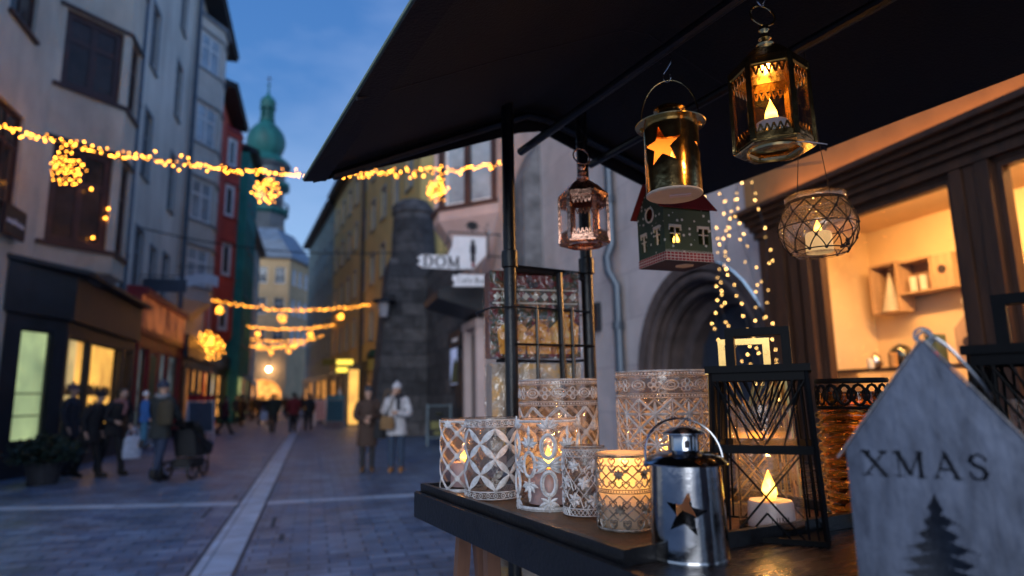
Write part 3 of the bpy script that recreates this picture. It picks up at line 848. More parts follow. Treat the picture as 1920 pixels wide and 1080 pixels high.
wE = [(u, u + 1.0, z, z + 1.8) for z in (5.2, 8.6, 12.0, 15.2) for u in (0.9, 2.9, 4.9)]
tE, _ = house('teal_house', 'narrow teal plastered house standing forward of the red one', (-4.85, 46.02, 0), R(90), 7.0, 18.6, 9, M['teal'], wE, M['wingrey'], M['pane'], eave=0.5)
mb = MB()
shop_panel(mb, tE, (0.1, -0.3), (6.9, -0.3), 0.3, 3.2, [(0.4, 2.0, 0.5, 2.9, M['lit_cream']), (2.6, 4.4, 0.5, 2.9, M['lit_orange']), (4.9, 6.4, 0.5, 2.9, M['lit_cream'])], M['shopdark'])
mb.build('shopfront', M['shopdark'], tE, smooth=0)
wF = [(u, u + 1.0, z, z + 1.8) for z in (5.2, 8.6, 12.0) for u in (1.5, 4.5, 7.5, 10.5)]
tF, _ = house('far_house', 'brownish far house beyond the teal one on the left side', (-5.6, 53.2, 0), R(90), 14, 15.5, 9, M['cream'], wF, M['wingrey'], M['pane'], eave=0.5)
mb = MB()
shop_panel(mb, tF, (0.1, -0.3), (13.9, -0.3), 0.3, 3.2, [(0.4, 3.0, 0.5, 2.9, M['lit_orange']), (4, 7, 0.5, 2.9, M['lit_cream']), (8, 12, 0.5, 2.9, M['lit_orange'])], M['shopdark'])
mb.build('shopfront', M['shopdark'], tF, smooth=0)

def drainpipe(label, pts, r, m, clips=()):
    t = thing('drainpipe', label, 'drainpipe', pts[0])
    o = Vector(pts[0])
    MB().tube([Vector(p) - o for p in pts], r, 10).build('pipe', m, t)
    for z in clips:
        MB().lathe([(r + .002, -.05), (r + .018, -.05), (r + .018, .05), (r + .002, .05)], 10, (Vector(z) - o)).build('pipe_bracket', m, t)
    return t
drainpipe('zinc drainpipe between the cream house and the pale grey house', [(-5.78, 22.2, 0.1), (-5.78, 22.2, 20.5)], 0.10, M['pipe'], [(-5.78, 22.2, 6), (-5.78, 22.2, 11)])
drainpipe('zinc drainpipe between the pale grey house and the white-windowed oriel', [(-5.78, 31.0, 0.1), (-5.78, 31.0, 21.5)], 0.10, M['pipe'], [(-5.78, 31, 8), (-5.78, 31, 14)])

# ---------------------------------------------------------------- end of the street
tCream = thing('corner_house', 'sand coloured corner house with blue slate mansard roof below the tower', 'building', (-11.5, 80, 0))
mb = MB()
wins = [(u, u + 1.1, z, z + 1.9) for z in (15.2, 11.5, 7.9) for u in (1.6, 4.6, 6.6)]
arch = [(3.4, 0.02)] + [(5.6 + 2.2 * math.cos(a * math.pi / 10), 2.2 + 1.6 * math.sin(a * math.pi / 10)) for a in range(10, -1, -1)] + [(7.8, 0.02)]
pl, _ = wall_panel(mb, (0, 0), (8.2, 0), 0, 18.2, [rect(*w) for w in wins] + [arch], 0.5)
side_w = [(0.9, 1.9), (2.6, 3.6), (4.3, 5.3)]
pl2, _ = wall_panel(mb, (8.2, 0), (10.6, 5.6), 0, 18.2, [rect(a, b, z, z + 1.9) for z in (15.2, 11.5, 7.9) for a, b in side_w], 0.15)
mb.add([(0, 0, 0), (0, 9, 0), (0, 9, 18.2), (0, 0, 18.2), (10.6, 5.6, 0), (10.6, 9, 0), (10.6, 9, 18.2), (10.6, 5.6, 18.2)], [(0, 1, 2, 3), (4, 5, 6, 7)])
mb.build('wall', M['sand'], tCream, smooth=0)
for w in wins: window(tCream, pl, *w, M['winwhite'], M['pane'], depth=0.2)
for z in (15.2, 11.5, 7.9):
    for a, b in side_w: window(tCream, pl2, a, b, z, z + 1.9, M['winwhite'], M['panebright'], depth=0.14)
mb = MB()
big = [(-.4, -.5), (8.4, -.5), (11.1, 5.5), (11.1, 9.4), (-.4, 9.4)]
mb.slab(big, 18.2, 18.55)
lo = [(x, y, 18.56) for x, y in big]; md = [(0.5 + (x - 0.5) * .86, 1.2 + (y - 1.2) * .84, 20.4) for x, y in big]; hi = [(1.5 + (x - 1.5) * .72, 3 + (y - 3) * .7, 22.0) for x, y in big]
k = 5
mb.add(lo + md + hi, [(i, (i + 1) % k, (i + 1) % k + k, i + k) for i in range(k)] + [(i + k, (i + 1) % k + k, (i + 1) % k + 2 * k, i + 2 * k) for i in range(k)] + [tuple(range(10, 15))])
mb.build('roof', M['slate'], tCream, smooth=0)
mb = MB(); mb.box((5.6, 2.4, 2.0), (4.4, .1, 4.0)); mb.build('lit_passage', M['lit_orange'], tCream, smooth=0)
MB().ball((6.4, -0.8, 4.9), 0.26).build('passage_lamp', M['bulbwhite'], tCream)
MB().tube([(6.4, -.8, 5.15), (6.4, -.8, 5.5), (6.4, 0.02, 5.5)], .04, 6).build('lamp_arm', M['wire'], tCream)

tT = thing('clock_tower', 'tall stone tower with green copper onion dome and lantern rising behind the roofs', 'tower', (-8.7, 105, 0))
MB().lathe([(4.6, 0), (4.6, 27), (4.9, 27.2), (4.9, 27.6)], 4, phase=R(45)).build('shaft', M['towerstone'], tT, smooth=0)
mb = MB().lathe([(3.5, 27.6), (3.5, 30.2), (4.0, 30.5), (4.0, 30.9), (3.2, 31.0), (3.2, 34.3), (3.8, 34.7), (4.05, 34.8), (4.05, 35.2), (3.35, 35.25), (3.35, 37.6), (4.0, 38.0), (4.0, 38.3), (2.4, 38.35)], 8, phase=R(22.5))
mb.build('drum', M['towerstone'], tT, smooth=0)
for i in range(8):
    a = R(45 * i)
    n = Vector((math.cos(a), math.sin(a), 0)); s = Vector((-n.y, n.x, 0))
    for z, rr, hh in ((36.4, 3.1, 1.5), (32.6, 2.96, 2.0)):
        f = MB(); c = n * rr + Vector((0, 0, z))
        f.add([c + s * a_ + Vector((0, 0, b_)) + n * d for d in (-.05, .06) for a_, b_ in ((-.45, -hh / 2), (.45, -hh / 2), (.45, hh / 2), (-.45, hh / 2))], [(0, 1, 2, 3), (7, 6, 5, 4), (0, 4, 5, 1), (1, 5, 6, 2), (2, 6, 7, 3), (3, 7, 4, 0)])
        f.build('window', M['pane'], tT, smooth=0)
mb = MB()
for i in range(48):
    a = R(7.5 * i)
    mb.box((3.85 * math.cos(a), 3.85 * math.sin(a), 31.4), (.09, .09, .95), a)
mb.tube([(3.85 * math.cos(R(a)), 3.85 * math.sin(R(a)), 31.9) for a in range(0, 360, 15)], .08, 6, True)
mb.build('gallery_railing', M['roofdark'], tT)
MB().lathe([(4.05, 38.3), (3.8, 38.8), (2.6, 39.8), (2.3, 40.2), (2.65, 40.8), (2.95, 41.7), (3.0, 42.7), (2.65, 43.9), (1.9, 44.9), (1.2, 45.6), (1.05, 46.0)], 16).build('onion_dome', M['copper_roof'], tT)
mb = MB()
for i in range(8):
    a = R(45 * i); mb.box((.95 * math.cos(a), .95 * math.sin(a), 47.1), (.26, .26, 2.3), a)
mb.lathe([(1.2, 45.95), (1.2, 46.2), (.5, 46.2), (.5, 48.1), (1.25, 48.1), (1.25, 48.4), (1.0, 48.5)], 16)
mb.build('lantern', M['copper_roof'], tT)
MB().lathe([(1.0, 48.4), (1.25, 49.0), (1.1, 49.7), (.5, 50.3), (.16, 50.8), (.12, 52.2), (0.3, 52.35), (.12, 52.5), (0, 52.6)], 14).build('lantern_dome', M['copper_roof'], tT)
mb = MB(); mb.box((0, 0, 53.2), (.12, .12, 1.5)); mb.box((0, 0, 53.4), (.8, .12, .12)); mb.build('cross', M['roofdark'], tT, smooth=0)

MB().lathe([(3.25, 34.2), (4.1, 34.72), (4.15, 35.22), (3.4, 35.5)], 8, phase=R(22.5)).build('upper_cornice', M['copper_roof'], tT, smooth=0)
MB().lathe([(3.55, 30.0), (4.1, 30.42), (4.1, 30.93), (3.9, 30.96)], 8, phase=R(22.5)).build('lower_cornice', M['copper_roof'], tT, smooth=0)
# ---------------------------------------------------------------- right side, far part
Yrot = R(-83)
ux, uy = math.sin(R(7)), math.cos(R(7))
def yorig(t): return (4.2 - ux * t, 27 + uy * t, 0)
wins = []
for z in (4.7, 7.9, 11.1, 14.2):
    for i in range(9):
        u = 1.0 + i * 2.7
        wins.append((u, u + 1.05, z, z + 1.75))
tY, plY = house('yellow_house', 'long yellow plastered house with rows of narrow windows on the right', yorig(25), Yrot, 25, 17.2, 9, M['yellow'], wins, M['wingrey'], M['panebright'], eave=0.6, surround=0.09, bars=(1, 1))
mb = MB()
shop_panel(mb, tY, (0.1, -0.12), (24.8, -0.12), 0.2, 3.6, [(0.6, 3.2, 0.4, 3.0, None), (4.2, 5.6, 0.4, 3.0, None), (6.2, 7.6, 0.3, 3.2, M['lit_orange']), (9.5, 12.5, 0.4, 3.0, None), (14, 17, 0.4, 3.0, None), (18.5, 22, 0.4, 3.0, None)], M['shopdark'])
mb.build('shopfront', M['shopdark'], tY, smooth=0)
wins = [(0.9 + i * 2.9, 1.9 + i * 2.9, z, z + 1.75) for z in (4.7, 7.9, 11.1, 14.2) for i in range(6)]
tG, _ = house('grey_green_house', 'grey-green house joining the far end of the yellow one', yorig(42.5), Yrot, 17.45, 17.0, 9, M['tealgrey'], wins, M['wingrey'], M['pane'], eave=0.6)
mb = MB()
shop_panel(mb, tG, (0.1, -0.12), (17.2, -0.12), 0.2, 3.4, [(0.6, 3.2, 0.4, 3.0, None), (4.2, 7, 0.4, 3.0, M['lit_orange']), (9.5, 12.5, 0.4, 3.0, None), (13, 16, 0.4, 3.0, M['lit_cream'])], M['shopdark'])
mb.build('shopfront', M['shopdark'], tG, smooth=0)
drainpipe('brown drainpipe running down the yellow facade', [(2.55, 39.2, 0.1), (2.55, 39.2, 16.8)], 0.11, M['copperpipe'], [(2.55, 39.2, 6)])

tS = thing('stone_corner', 'dark breccia stone corner tower with battered buttress below the yellow house', 'building', (0, 0, 0))
mb = MB()
mb.add([(2.15, 25.0, 0), (5.4, 25.0, 0), (5.4, 28.2, 0), (2.15, 28.2, 0), (2.75, 25.4, 7.0), (5.3, 25.4, 7.0), (5.3, 28.0, 7.0), (2.75, 28.0, 7.0)], [(0, 1, 5, 4), (1, 2, 6, 5), (2, 3, 7, 6), (3, 0, 4, 7), (4, 5, 6, 7)])
mb.box((6.6, 22.2, 3.2), (4.8, 9.4, 6.4))
mb.build('wall', M['stone'], tS, smooth=0)
MB().lathe([(1.02, 6.9), (0.95, 7.3), (0.86, 9.1), (0.94, 9.2), (0.9, 9.35), (0.62, 9.75), (0, 9.95)], 20, (3.85, 26.6, 0)).build('turret', M['stone'], tS)
mb = MB(); mb.box((4.16, 18.7, 1.3), (.12, 1.3, 2.6)); mb.build('door', M['shopdark'], tS, smooth=0)

# ---------------------------------------------------------------- right side, near: pink house with portal and shop
XP = 4.0
tP = thing('pink_house', 'pink plastered house with round stone portal and lit walnut shopfront', 'building', (XP, 17, 0), R(-90))
def arc_poly(cx, z, r, n=20): return [(cx - r, 0.02)] + [(cx + r * math.cos(math.pi - math.pi * i / n), z + r * math.sin(math.pi - math.pi * i / n)) for i in range(n + 1)] + [(cx + r, 0.02)]
PC, PZ = 10.85, 1.65
mb = MB()
pl, _ = wall_panel(mb, (0, 0), (17, 0), 0, 12, [arc_poly(PC, PZ, 1.3), rect(12.35, 15.9, 0.5, 2.9)], 0.12)
mb.add([(0, 0, 0), (0, 8, 0), (0, 8, 12), (0, 0, 12)], [(0, 1, 2, 3)])
mb.add([(17, 0, 0), (17, 8, 0), (17, 8, 12), (17, 0, 12), (0, 0, 12), (0, 8, 12)], [(0, 1, 2, 3), (4, 5, 2, 3)])
mb.build('wall', M['pink'], tP, smooth=0)
mb = MB()       # stepped archivolts of the portal
radii = [(1.3, -0.03), (1.19, 0.0), (1.19, 0.10), (1.06, 0.13), (1.06, 0.24), (0.94, 0.28), (0.94, 0.4), (0.82, 0.44), (0.82, 0.62)]
loops = [[pl(u, w, d) for u, w in arc_poly(PC, PZ, r)] for r, d in radii]
k = len(loops[0])
allv = [p for l in loops for p in l]
mb.add(allv, [(i * k + j, i * k + j + 1, (i + 1) * k + j + 1, (i + 1) * k + j) for i in range(len(loops) - 1) for j in range(k - 1)])
mb.tube([pl(PC + 1.12 * math.cos(math.pi * i / 24), PZ + 1.12 * math.sin(math.pi * i / 24), 0.05) for i in range(25)], .05, 8)
mb.tube([pl(PC + 0.99 * math.cos(math.pi * i / 24), PZ + 0.99 * math.sin(math.pi * i / 24), 0.19) for i in range(25)], .05, 8)
mb.build('portal_arch', M['arch'], tP)
mb = MB(); mb.ngon_holes(arc_poly(PC, PZ, .84), [], lambda u, w, d: pl(u, w, .6))
for i in range(6): mb.box(tuple(pl(PC - .7 + i * .28, 1.1, .585)), (.02, .02, 2.2))
mb.build('portal_door', mat('slate_grey_door', (0.035, 0.04, 0.055), .6, var=.4, scale=4, bump=.3), tP, smooth=0)
# stone pier
mb = MB(); mb.add([(5.0, -.42, 0), (6.1, -.42, 0), (6.1, 0.02, 0), (5.0, .02, 0), (5.1, -.34, 5.6), (6.0, -.34, 5.6), (6.0, .02, 6.4), (5.1, .02, 6.4)], [(0, 1, 5, 4), (1, 2, 6, 5), (3, 0, 4, 7), (4, 5, 6, 7)])
mb.build('stone_pier', M['stone2'], tP, smooth=0)
# far oriel over the corner
oriel(tP, [(0.1, 0), (1.2, -1.2), (1.9, -1.2), (3.05, 0)], 5.75, 10.5, [(6.1, 8.5)], M['pinkplain'], M['winwhite'], M['panebright'], taper=1.5, margin=0.14, bars=(1, 1), fw=0.07, capm=M['windark'])
mb = MB()       # dark posts at the oriel corners and between its lights
for a, b in (((1.9, -1.2), (3.05, 0)),):
    place, ln, U, Nn = frame_of(a, b)
    for u in (0.02, ln * .5 - .07, ln - .16):
        q = [place(uu, w, d) for d in (-.05, .07) for uu, w in rect(u, u + .14, 6.0, 8.7)]
        mb.add(q, [(0, 1, 2, 3), (7, 6, 5, 4), (0, 4, 5, 1), (1, 5, 6, 2), (2, 6, 7, 3), (3, 7, 4, 0)])
mb.build('oriel_post', M['windark'], tP, smooth=0)
mb = MB()
for u in (0.25, 1.55): mb.box((u, -.1, 1.6), (.2, .22, 3.2))
mb.box((.9, -.1, 3.3), (1.6, .26, .2)); mb.build('door_surround', M['pinkplain'], tP, smooth=0)
mb = MB(); mb.box((.9, -.012, 1.55), (1.08, .02, 3.1)); mb.build('door', M['shopdark'], tP, smooth=0)
mb = MB(); mb.prism([(0, 0), (-1.25, .35), (-1.25, .55), (0, 1.0)], 0.2, 2.2, lambda x, y, z: (y, x - .02, 3.45 + z)); mb.build('door_canopy', M['shopdark'], tP, smooth=0)
# walnut shopfront
W1, W2 = (12.84, 14.06), (14.33, 15.8)
mb = MB()
fp = lambda u, w, d: pl(u, w, d - .12)
mb.ngon_holes(rect(12.2, 16.1, 0, 2.97), [rect(W1[0], W1[1], .5, 2.84), rect(W2[0], W2[1], .5, 2.84)], fp, .08)
for u, w, t in ((12.27, .13, .03), (12.44, .16, .05), (12.62, .10, .03), (12.76, .09, .05), (14.115, .08, .04), (14.2, .08, .025), (14.285, .08, .04), (15.93, .12, .05)):
    mb.box((u, -.12 - t / 2, 1.43), (w, t, 2.86))
for z, h, t in ((2.895, .065, .05), (2.955, .05, .09), (3.005, .05, .13), (3.05, .04, .18), (3.09, .04, .24)):
    mb.box((14.15, -.12 - t / 2, z), (3.94 + t * .4, t, h))
mb.box((14.15, -.16, .24), (3.9, .08, .46))
mb.build('shopfront', M['darkwood'], tP, smooth=0)
mb = MB(); mb.box((14.4, -.014, 3.50), (5.0, .02, .74)); mb.build('painted_light_band', M['warmwash'], tP, smooth=0)  # strip painted as the lamp-lit wall above the cornice
for W in (W1, W2):
    window(tP, fp, W[0], W[1], .5, 2.84, M['darkwood'], M['sheet'], depth=.07, bars=(0, 0), fw=.04, sill=False, name='shop_window')
mb = MB()       # the room behind the glass
rx0, rx1, rd = 12.12, 16.4, 1.2
for z, n in ((.35, 1), (3.02, -1)): mb.add([(rx0, .02, z), (rx1, .02, z), (rx1, rd, z), (rx0, rd, z)], [(0, 1, 2, 3)])
mb.add([(rx0, .13, .35), (rx0, rd, .35), (rx0, rd, 3.02), (rx0, .13, 3.02)], [(0, 1, 2, 3)])
mb.add([(rx1, .13, .35), (rx1, rd, .35), (rx1, rd, 3.02), (rx1, .13, 3.02)], [(0, 1, 2, 3)])
mb.add([(rx0, rd, .35), (rx1, rd, .35), (rx1, rd, 3.02), (rx0, rd, 3.02)], [(0, 1, 2, 3)])
mb.build('shop_interior', M['shopwall'], tP, smooth=0)
mb = MB(); mb.box((14.0, .62, 1.655), (3.9, .55, .02)); mb.build('glass_shelf', M['darkwood'], tP, smooth=0)
mb = MB(); mb.box((14.1, .24, 3.0), (2.6, .1, .03)); mb.build('ceiling_lamp', emit('shop_ceiling_lamp', (1, .62, .28), 4.0, False), tP, smooth=0)
def area(name, loc, size, energy, col, rot=(0, 0, 0), parent=None, sizey=None):
    l = bpy.data.lights.new(name, 'AREA'); l.energy = energy; l.color = col; l.size = size
    if sizey: l.shape = 'RECTANGLE'; l.size_y = sizey
    o = bpy.data.objects.new(name, l); COL.objects.link(o); o.location = loc; o.rotation_euler = rot
    if parent: o.parent = parent
    return o
area('shop_light', (14.1, .24, 2.975), 2.6, 110, (1, .50, .16), (R(25), 0, 0), tP, .1)
sl = bpy.data.lights.new('display_spot', 'SPOT'); sl.energy = 230; sl.color = (1, .47, .14); sl.spot_size = R(58); sl.spot_blend = .6; sl.shadow_soft_size = .07
slo = bpy.data.objects.new('display_spot', sl); COL.objects.link(slo); slo.location = (4.35, 2.15, 2.62)
slo.rotation_euler = (Vector((4.35, 2.15, 2.62)) - Vector((.75, 1.15, 1.5))).to_track_quat('Z', 'Y').to_euler()
mb = MB(); mb.box((14.2, -.16, 3.125), (3.7, .05, .03)); mb.build('cornice_light_strip', emit('cornice_strip', (1, .42, .11), 11.0, True), tP, smooth=0)

drainpipe('offset drainpipe down the pink wall beside the portal', [(3.9, 7.8, 0.1), (3.9, 7.8, 2.95), (3.82, 7.86, 3.15), (3.82, 7.9, 3.35), (3.9, 7.9, 3.55), (3.9, 7.9, 11)], 0.065, M['pipe'], [(3.9, 7.8, 2.4), (3.9, 7.9, 4.2)])
# ---------------------------------------------------------------- signs, lamps and boards
def sign_board(name, label, cat, loc, w, h, d, m, framem=None, rz=0.0, bracket=None):
    t = thing(name, label, cat, loc, rz)
    mb = MB(); mb.box((0, 0, 0), (w, d, h)); mb.build('board', m, t, smooth=0)
    if framem:
        f = MB()
        for x, z, a, b in ((0, h / 2, w + .04, .05), (0, -h / 2, w + .04, .05), (-w / 2, 0, .05, h - .05), (w / 2, 0, .05, h - .05)):
            f.box((x, 0, z), (a, d + .02, b))
        f.build('frame', framem, t, smooth=0)
    if bracket:
        MB().tube(bracket, .018, 6).build('bracket', M['wire'], t)
    return t
sign_board('hanging_sign', 'dark grey rectangular hanging sign above the red shopfront', 'sign', (-5.2, 25.0, 5.55), 1.35, .42, .06, M['signgrey'], M['pipe'], 0, [(-.8, 0, .35), (.6, 0, .35), (.6, 0, .2)])
t = thing('hanging_sign', 'pale curved banner shaped hanging sign beyond the grey one', 'sign', (-5.3, 31.0, 6.8))
mb = MB()
n = 14
for i in range(n):
    x0, x1 = -1 + 2 * i / n, -1 + 2 * (i + 1) / n
    c = lambda x: .1 * math.sin(x * 3.2) - .05 * x
    mb.add([(x, y, c(x) + z) for y in (-.03, .03) for x, z in ((x0, -.24), (x1, -.24), (x1, .24), (x0, .24))], [(0, 1, 2, 3), (7, 6, 5, 4), (0, 4, 5, 1), (2, 6, 7, 3)])
mb.build('board', M['signwhite'], t, smooth=0)
MB().tube([(-.75, 0, .25), (-.75, 0, .6), (.8, 0, .6), (.8, 0, .2)], .02, 6).build('bracket', M['wire'], t)
t = sign_board('wall_sign', 'small dark sign under the oriel of the cream house', 'sign', (-5.86, 14.75, 5.08), .9, .55, .05, M['shopdark'], M['windark'], R(90))
mb = MB(); rng = random.Random(4)
for i in range(7):
    mb.tube([(-.36 + i * .11, -.035, -.08 + .03 * rng.random()), (-.33 + i * .11, -.035, .06 * rng.random()), (-.28 + i * .11, -.035, -.06)], .014, 5)
mb.build('script_lettering', M['signwhite'], t)

# DOM sign with its nutcracker figure and ironwork
t = thing('tavern_sign', 'white hanging sign reading DOM with a black figure and ironwork leaf', 'sign', (3.72, 13.8, 4.27))
t.scale = (.92,) * 3
mb = MB()
poly = [(-1.78, .12), (-1.70, .20), (-1.78, .28), (-1.66, .36), (-1.06, .36), (-1.0, .46), (-.93, .60), (-.90, .86), (-.08, .88), (-.08, .42), (-.40, .06), (-.9, .03), (-1.66, .04)]
mb.prism(poly, -.025, .025); mb.build('board', M['signwhite'], t, smooth=0)
mb = MB(); lettering(mb, 'DOM', .255, lambda u, w, d: (-1.2 + u, -.026 + d, .075 + w), .008, .16, True, 1.05)
lettering(mb, 'DOM', .255, lambda u, w, d: (-1.188 + u, -.0275 + d, .077 + w), .008, .16, True, 1.05)
mb.build('lettering', M['ink'], t, smooth=0)
mb = MB()
mb.lathe([(.03, 0), (.055, .02), (.05, .2), (.075, .24), (.07, .42), (.03, .45), (.045, .47), (.045, .53), (.03, .55), (0, .56)], 10, (-.42, -.05, .22))
mb.build('figure', M['ink'], t)
mb = MB(); mb.lathe([(0, 0), (.05, .02), (.03, .1), (.03, .12)], 10, (-.42, -.05, .09)); mb.build('figure_base', M['redink'], t)
mb = MB()
mb.tube([(.32, 0, .96), (-1.02, 0, .96)], .018, 8); mb.tube([(.32, 0, .4), (-.02, 0, .4)], .018, 8)
mb.tube([(-.02, 0, .3), (-.02, 0, 1.05)], .022, 8)
mb.tube([(-1.2, 0, .38), (-1.12, 0, .52), (-1.16, 0, .62), (-1.05, 0, .66), (-1.0, 0, .96)], .014, 6)
mb.tube([(-.42, 0, .96), (-.42, 0, 1.1)], .016, 6)
for a in range(0, 360, 45):
    c, s = math.cos(R(a)), math.sin(R(a))
    mb.tube([(-.42, 0, 1.16), (-.42 + .1 * c, 0, 1.16 + .09 * s), (-.42 + .19 * c, -.02, 1.16 + .14 * s - .03)], [.03, .04, .006], 6)
mb.tube([(-.06, 0, .98), (-.1, 0, 1.12), (-.02, 0, 1.16), (-.04, 0, 1.26)], .012, 6)
mb.build('ironwork', M['wire'], t)
MB().ball((-.0, -.06, .98), .045).build('small_lamp', M['silver'], t)
t = thing('cafe_sign', 'small white sign reading Cafe Bar hanging below the larger sign', 'sign', (3.72, 13.83, 3.94))
t.scale = (.92,) * 3
mb = MB(); mb.prism([(-.92, -.02), (-.85, .06), (-.92, .14), (-.90, .26), (-.80, .22), (-.78, .28), (-.08, .28), (-.08, 0), (-.9, -.03)], -.02, .02); mb.build('board', M['signwhite'], t, smooth=0)
mb = MB(); lettering(mb, 'Cafe·Bar', .13, lambda u, w, d: (-.44 + u, -.021 + d, .07 + w), .006); mb.build('lettering', M['ink'], t, smooth=0)
MB().tube([(-.3, 0, .28), (-.3, 0, .42)], .01, 6).tube([(-.7, 0, .28), (-.7, 0, .42)], .01, 6).build('hanger', M['wire'], t)

sign_board('wall_plaque', 'small dark framed plaque on the pink wall beside the drainpipe', 'plaque', (3.96, 8.71, 2.62), .34, .36, .04, M['panebrown'], M['shopdark'], R(-90))
t = sign_board('wall_sign', 'dark name board on the stone wall above a pale poster', 'sign', (4.13, 19.4, 3.2), 1.7, .5, .06, M['shopdark'], None, R(-90))
mb = MB()
for i in range(6): mb.box((-.3 + i * .14, -.04, .0), (.09, .012, .1))
mb.build('lettering', M['signwhite'], t, smooth=0)
t = sign_board('poster_case', 'pale blue lit poster case on the dark stone wall', 'poster', (4.13, 19.5, 2.4), 1.1, 1.15, .07, emit('poster_backlight', (.42, .52, .85), .5, False, (.2, .25, .45), 2), M['shopdark'], R(-90))
mb = MB(); mb.prism([(-.5, -.52), (.5, -.52), (.5, .1), (.2, .25), (-.1, .05)], -.043, -.037); mb.build('poster_print', cloth('poster', (.12, .12, .05)), t, smooth=0)
t = thing('yellow_lit_sign', 'stacked yellow lit shop sign on the yellow house', 'sign', (1.62, 38.0, 3.2))
for z, w in ((.32, .9), (-.12, .9)):
    mb = MB(); mb.box((0, 0, z), (w, .1, .26)); mb.build('light_box', M['lit_yellow'], t, smooth=0)
mb = MB(); mb.box((0, 0, .1), (.8, .08, .12)); mb.box((.95, 0, .1), (1.1, .06, .05)); mb.build('frame', M['shopdark'], t, smooth=0)
t = sign_board('hanging_sign', 'dull olive hanging sign beside the yellow lit one', 'sign', (.85, 44.0, 3.85), .8, .45, .08, cloth('olive', (.16, .15, .03)), None, 0, [(-.3, 0, .2), (-.3, 0, .45), (1.4, 0, .45)])
t = thing('awning', 'dark green folded shop awning with a red lamp on the yellow house', 'awning', (2.75, 31.0, 3.3))
mb = MB(); mb.prism([(1.0, .75), (-.35, .35), (-.4, .1), (-.3, .05), (1.0, .2)], -1.2, 1.2); mb.build('canopy', cloth('darkgreen', (.012, .04, .02)), t, smooth=0)
MB().ball((.3, -1.25, .62), .07).build('red_lamp', M['red_lamp'], t)
t = thing('warm_doorway', 'tall glowing orange doorway panel beside the two women', 'doorway', (2.02, 35.9, 0))
mb = MB(); mb.box((0, 0, 1.55), (.5, .12, 2.9)); mb.build('lit_panel', M['lit_amber'], t, smooth=0)
mb = MB(); mb.box((-.3, 0, 1.55), (.08, .2, 3.1)); mb.box((.3, 0, 1.55), (.08, .2, 3.1)); mb.box((0, 0, 3.06), (.52, .2, .1)); mb.build('door_frame', M['shopdark'], t, smooth=0)
t = thing('wall_lantern', 'unlit pale street lantern bracketed on the stone buttress', 'lamp', (2.5, 25.0, 4.95))
MB().lathe([(.16, -.38), (.24, .16), (.24, .2), (.16, .2), (.1, -.36), (.16, -.38)], 6).build('lantern_glass', cloth('lampglass', (.36, .36, .42)), t, smooth=0)
MB().lathe([(.5, .21), (.46, .27), (.12, .34), (0, .42)], 16).tube([(0, 0, .38), (0, 0, .5), (.4, .12, .5), (.4, .3, .5)], .03, 6).build('lantern_roof', M['wire'], t)

def a_board(label, loc, rz, w, h, fm, pm, headm=None, lean=.2):
    t = thing('pavement_sign', label, 'pavement sign', loc, rz)
    f = MB(); p = MB()
    for s in (-1, 1):
        def P(x, z, o=0.0): return (x, s * (lean * (1 - z / h) + .02) + s * o, z)
        for x in (-w / 2, w / 2): f.bar(P(x, 0), P(x, h), .045, .03)
        f.bar(P(-w / 2, h * .97), P(w / 2, h * .97), .045, .03); f.bar(P(-w / 2, h * .2), P(w / 2, h * .2), .045, .03)
        p.add([P(-w / 2 + .02, h * .2), P(w / 2 - .02, h * .2), P(w / 2 - .02, h * .95), P(-w / 2 + .02, h * .95), P(-w / 2 + .02, h * .2, -.012), P(w / 2 - .02, h * .2, -.012), P(w / 2 - .02, h * .95, -.012), P(-w / 2 + .02, h * .95, -.012)],
              [(0, 1, 2, 3), (7, 6, 5, 4), (0, 4, 5, 1), (1, 5, 6, 2), (2, 6, 7, 3), (3, 7, 4, 0)])
    f.build('frame', fm, t, smooth=0); p.build('panel', pm, t, smooth=0)
    if headm:
        mb = MB(); mb.box((0, 0, h + .09), (w + .04, .05, .2)); mb.build('header', headm, t, smooth=0)
    return t
t = a_board('blue framed chalkboard sign standing by the stone wall', (3.75, 20.1, 0), R(-12), .72, 1.25, cloth('blueframe', (.16, .22, .27)), cloth('chalkboard', (.018, .02, .026)))
mb = MB(); mb.lathe([(0, 0), (.09, 0), (.12, .02), (0, .03)], 12, (0, -.12, .95)); mb.box((0, -.16, .62), (.5, .02, .22)); mb.box((0, -.18, .38), (.3, .02, .1)); mb.build('chalk_drawing', cloth('chalkyellow', (.20, .19, .07)), t)
a_board('white framed pavement sign with red header by the red shopfront', (-4.2, 27.6, 0), R(30), .95, 1.5, M['signwhite'], M['signgrey'], cloth('signred', (.5, .015, .02)))
a_board('dark blue pavement sign on the right edge of the street', (1.1, 35.6, 0), R(-5), .9, 1.45, M['wingrey'], cloth('boardteal', (.03, .09, .13)), cloth('boardhead', (.06, .2, .24)))
a_board('white and red pavement sign beside the dark blue one', (.35, 38.5, 0), R(10), .6, 1.45, M['signwhite'], cloth('boardpink', (.5, .3, .32)))
a_board('low white pavement sign in front of the red shop door', (-5.0, 22.6, 0), R(35), .6, .75, M['signwhite'], M['wingrey'])

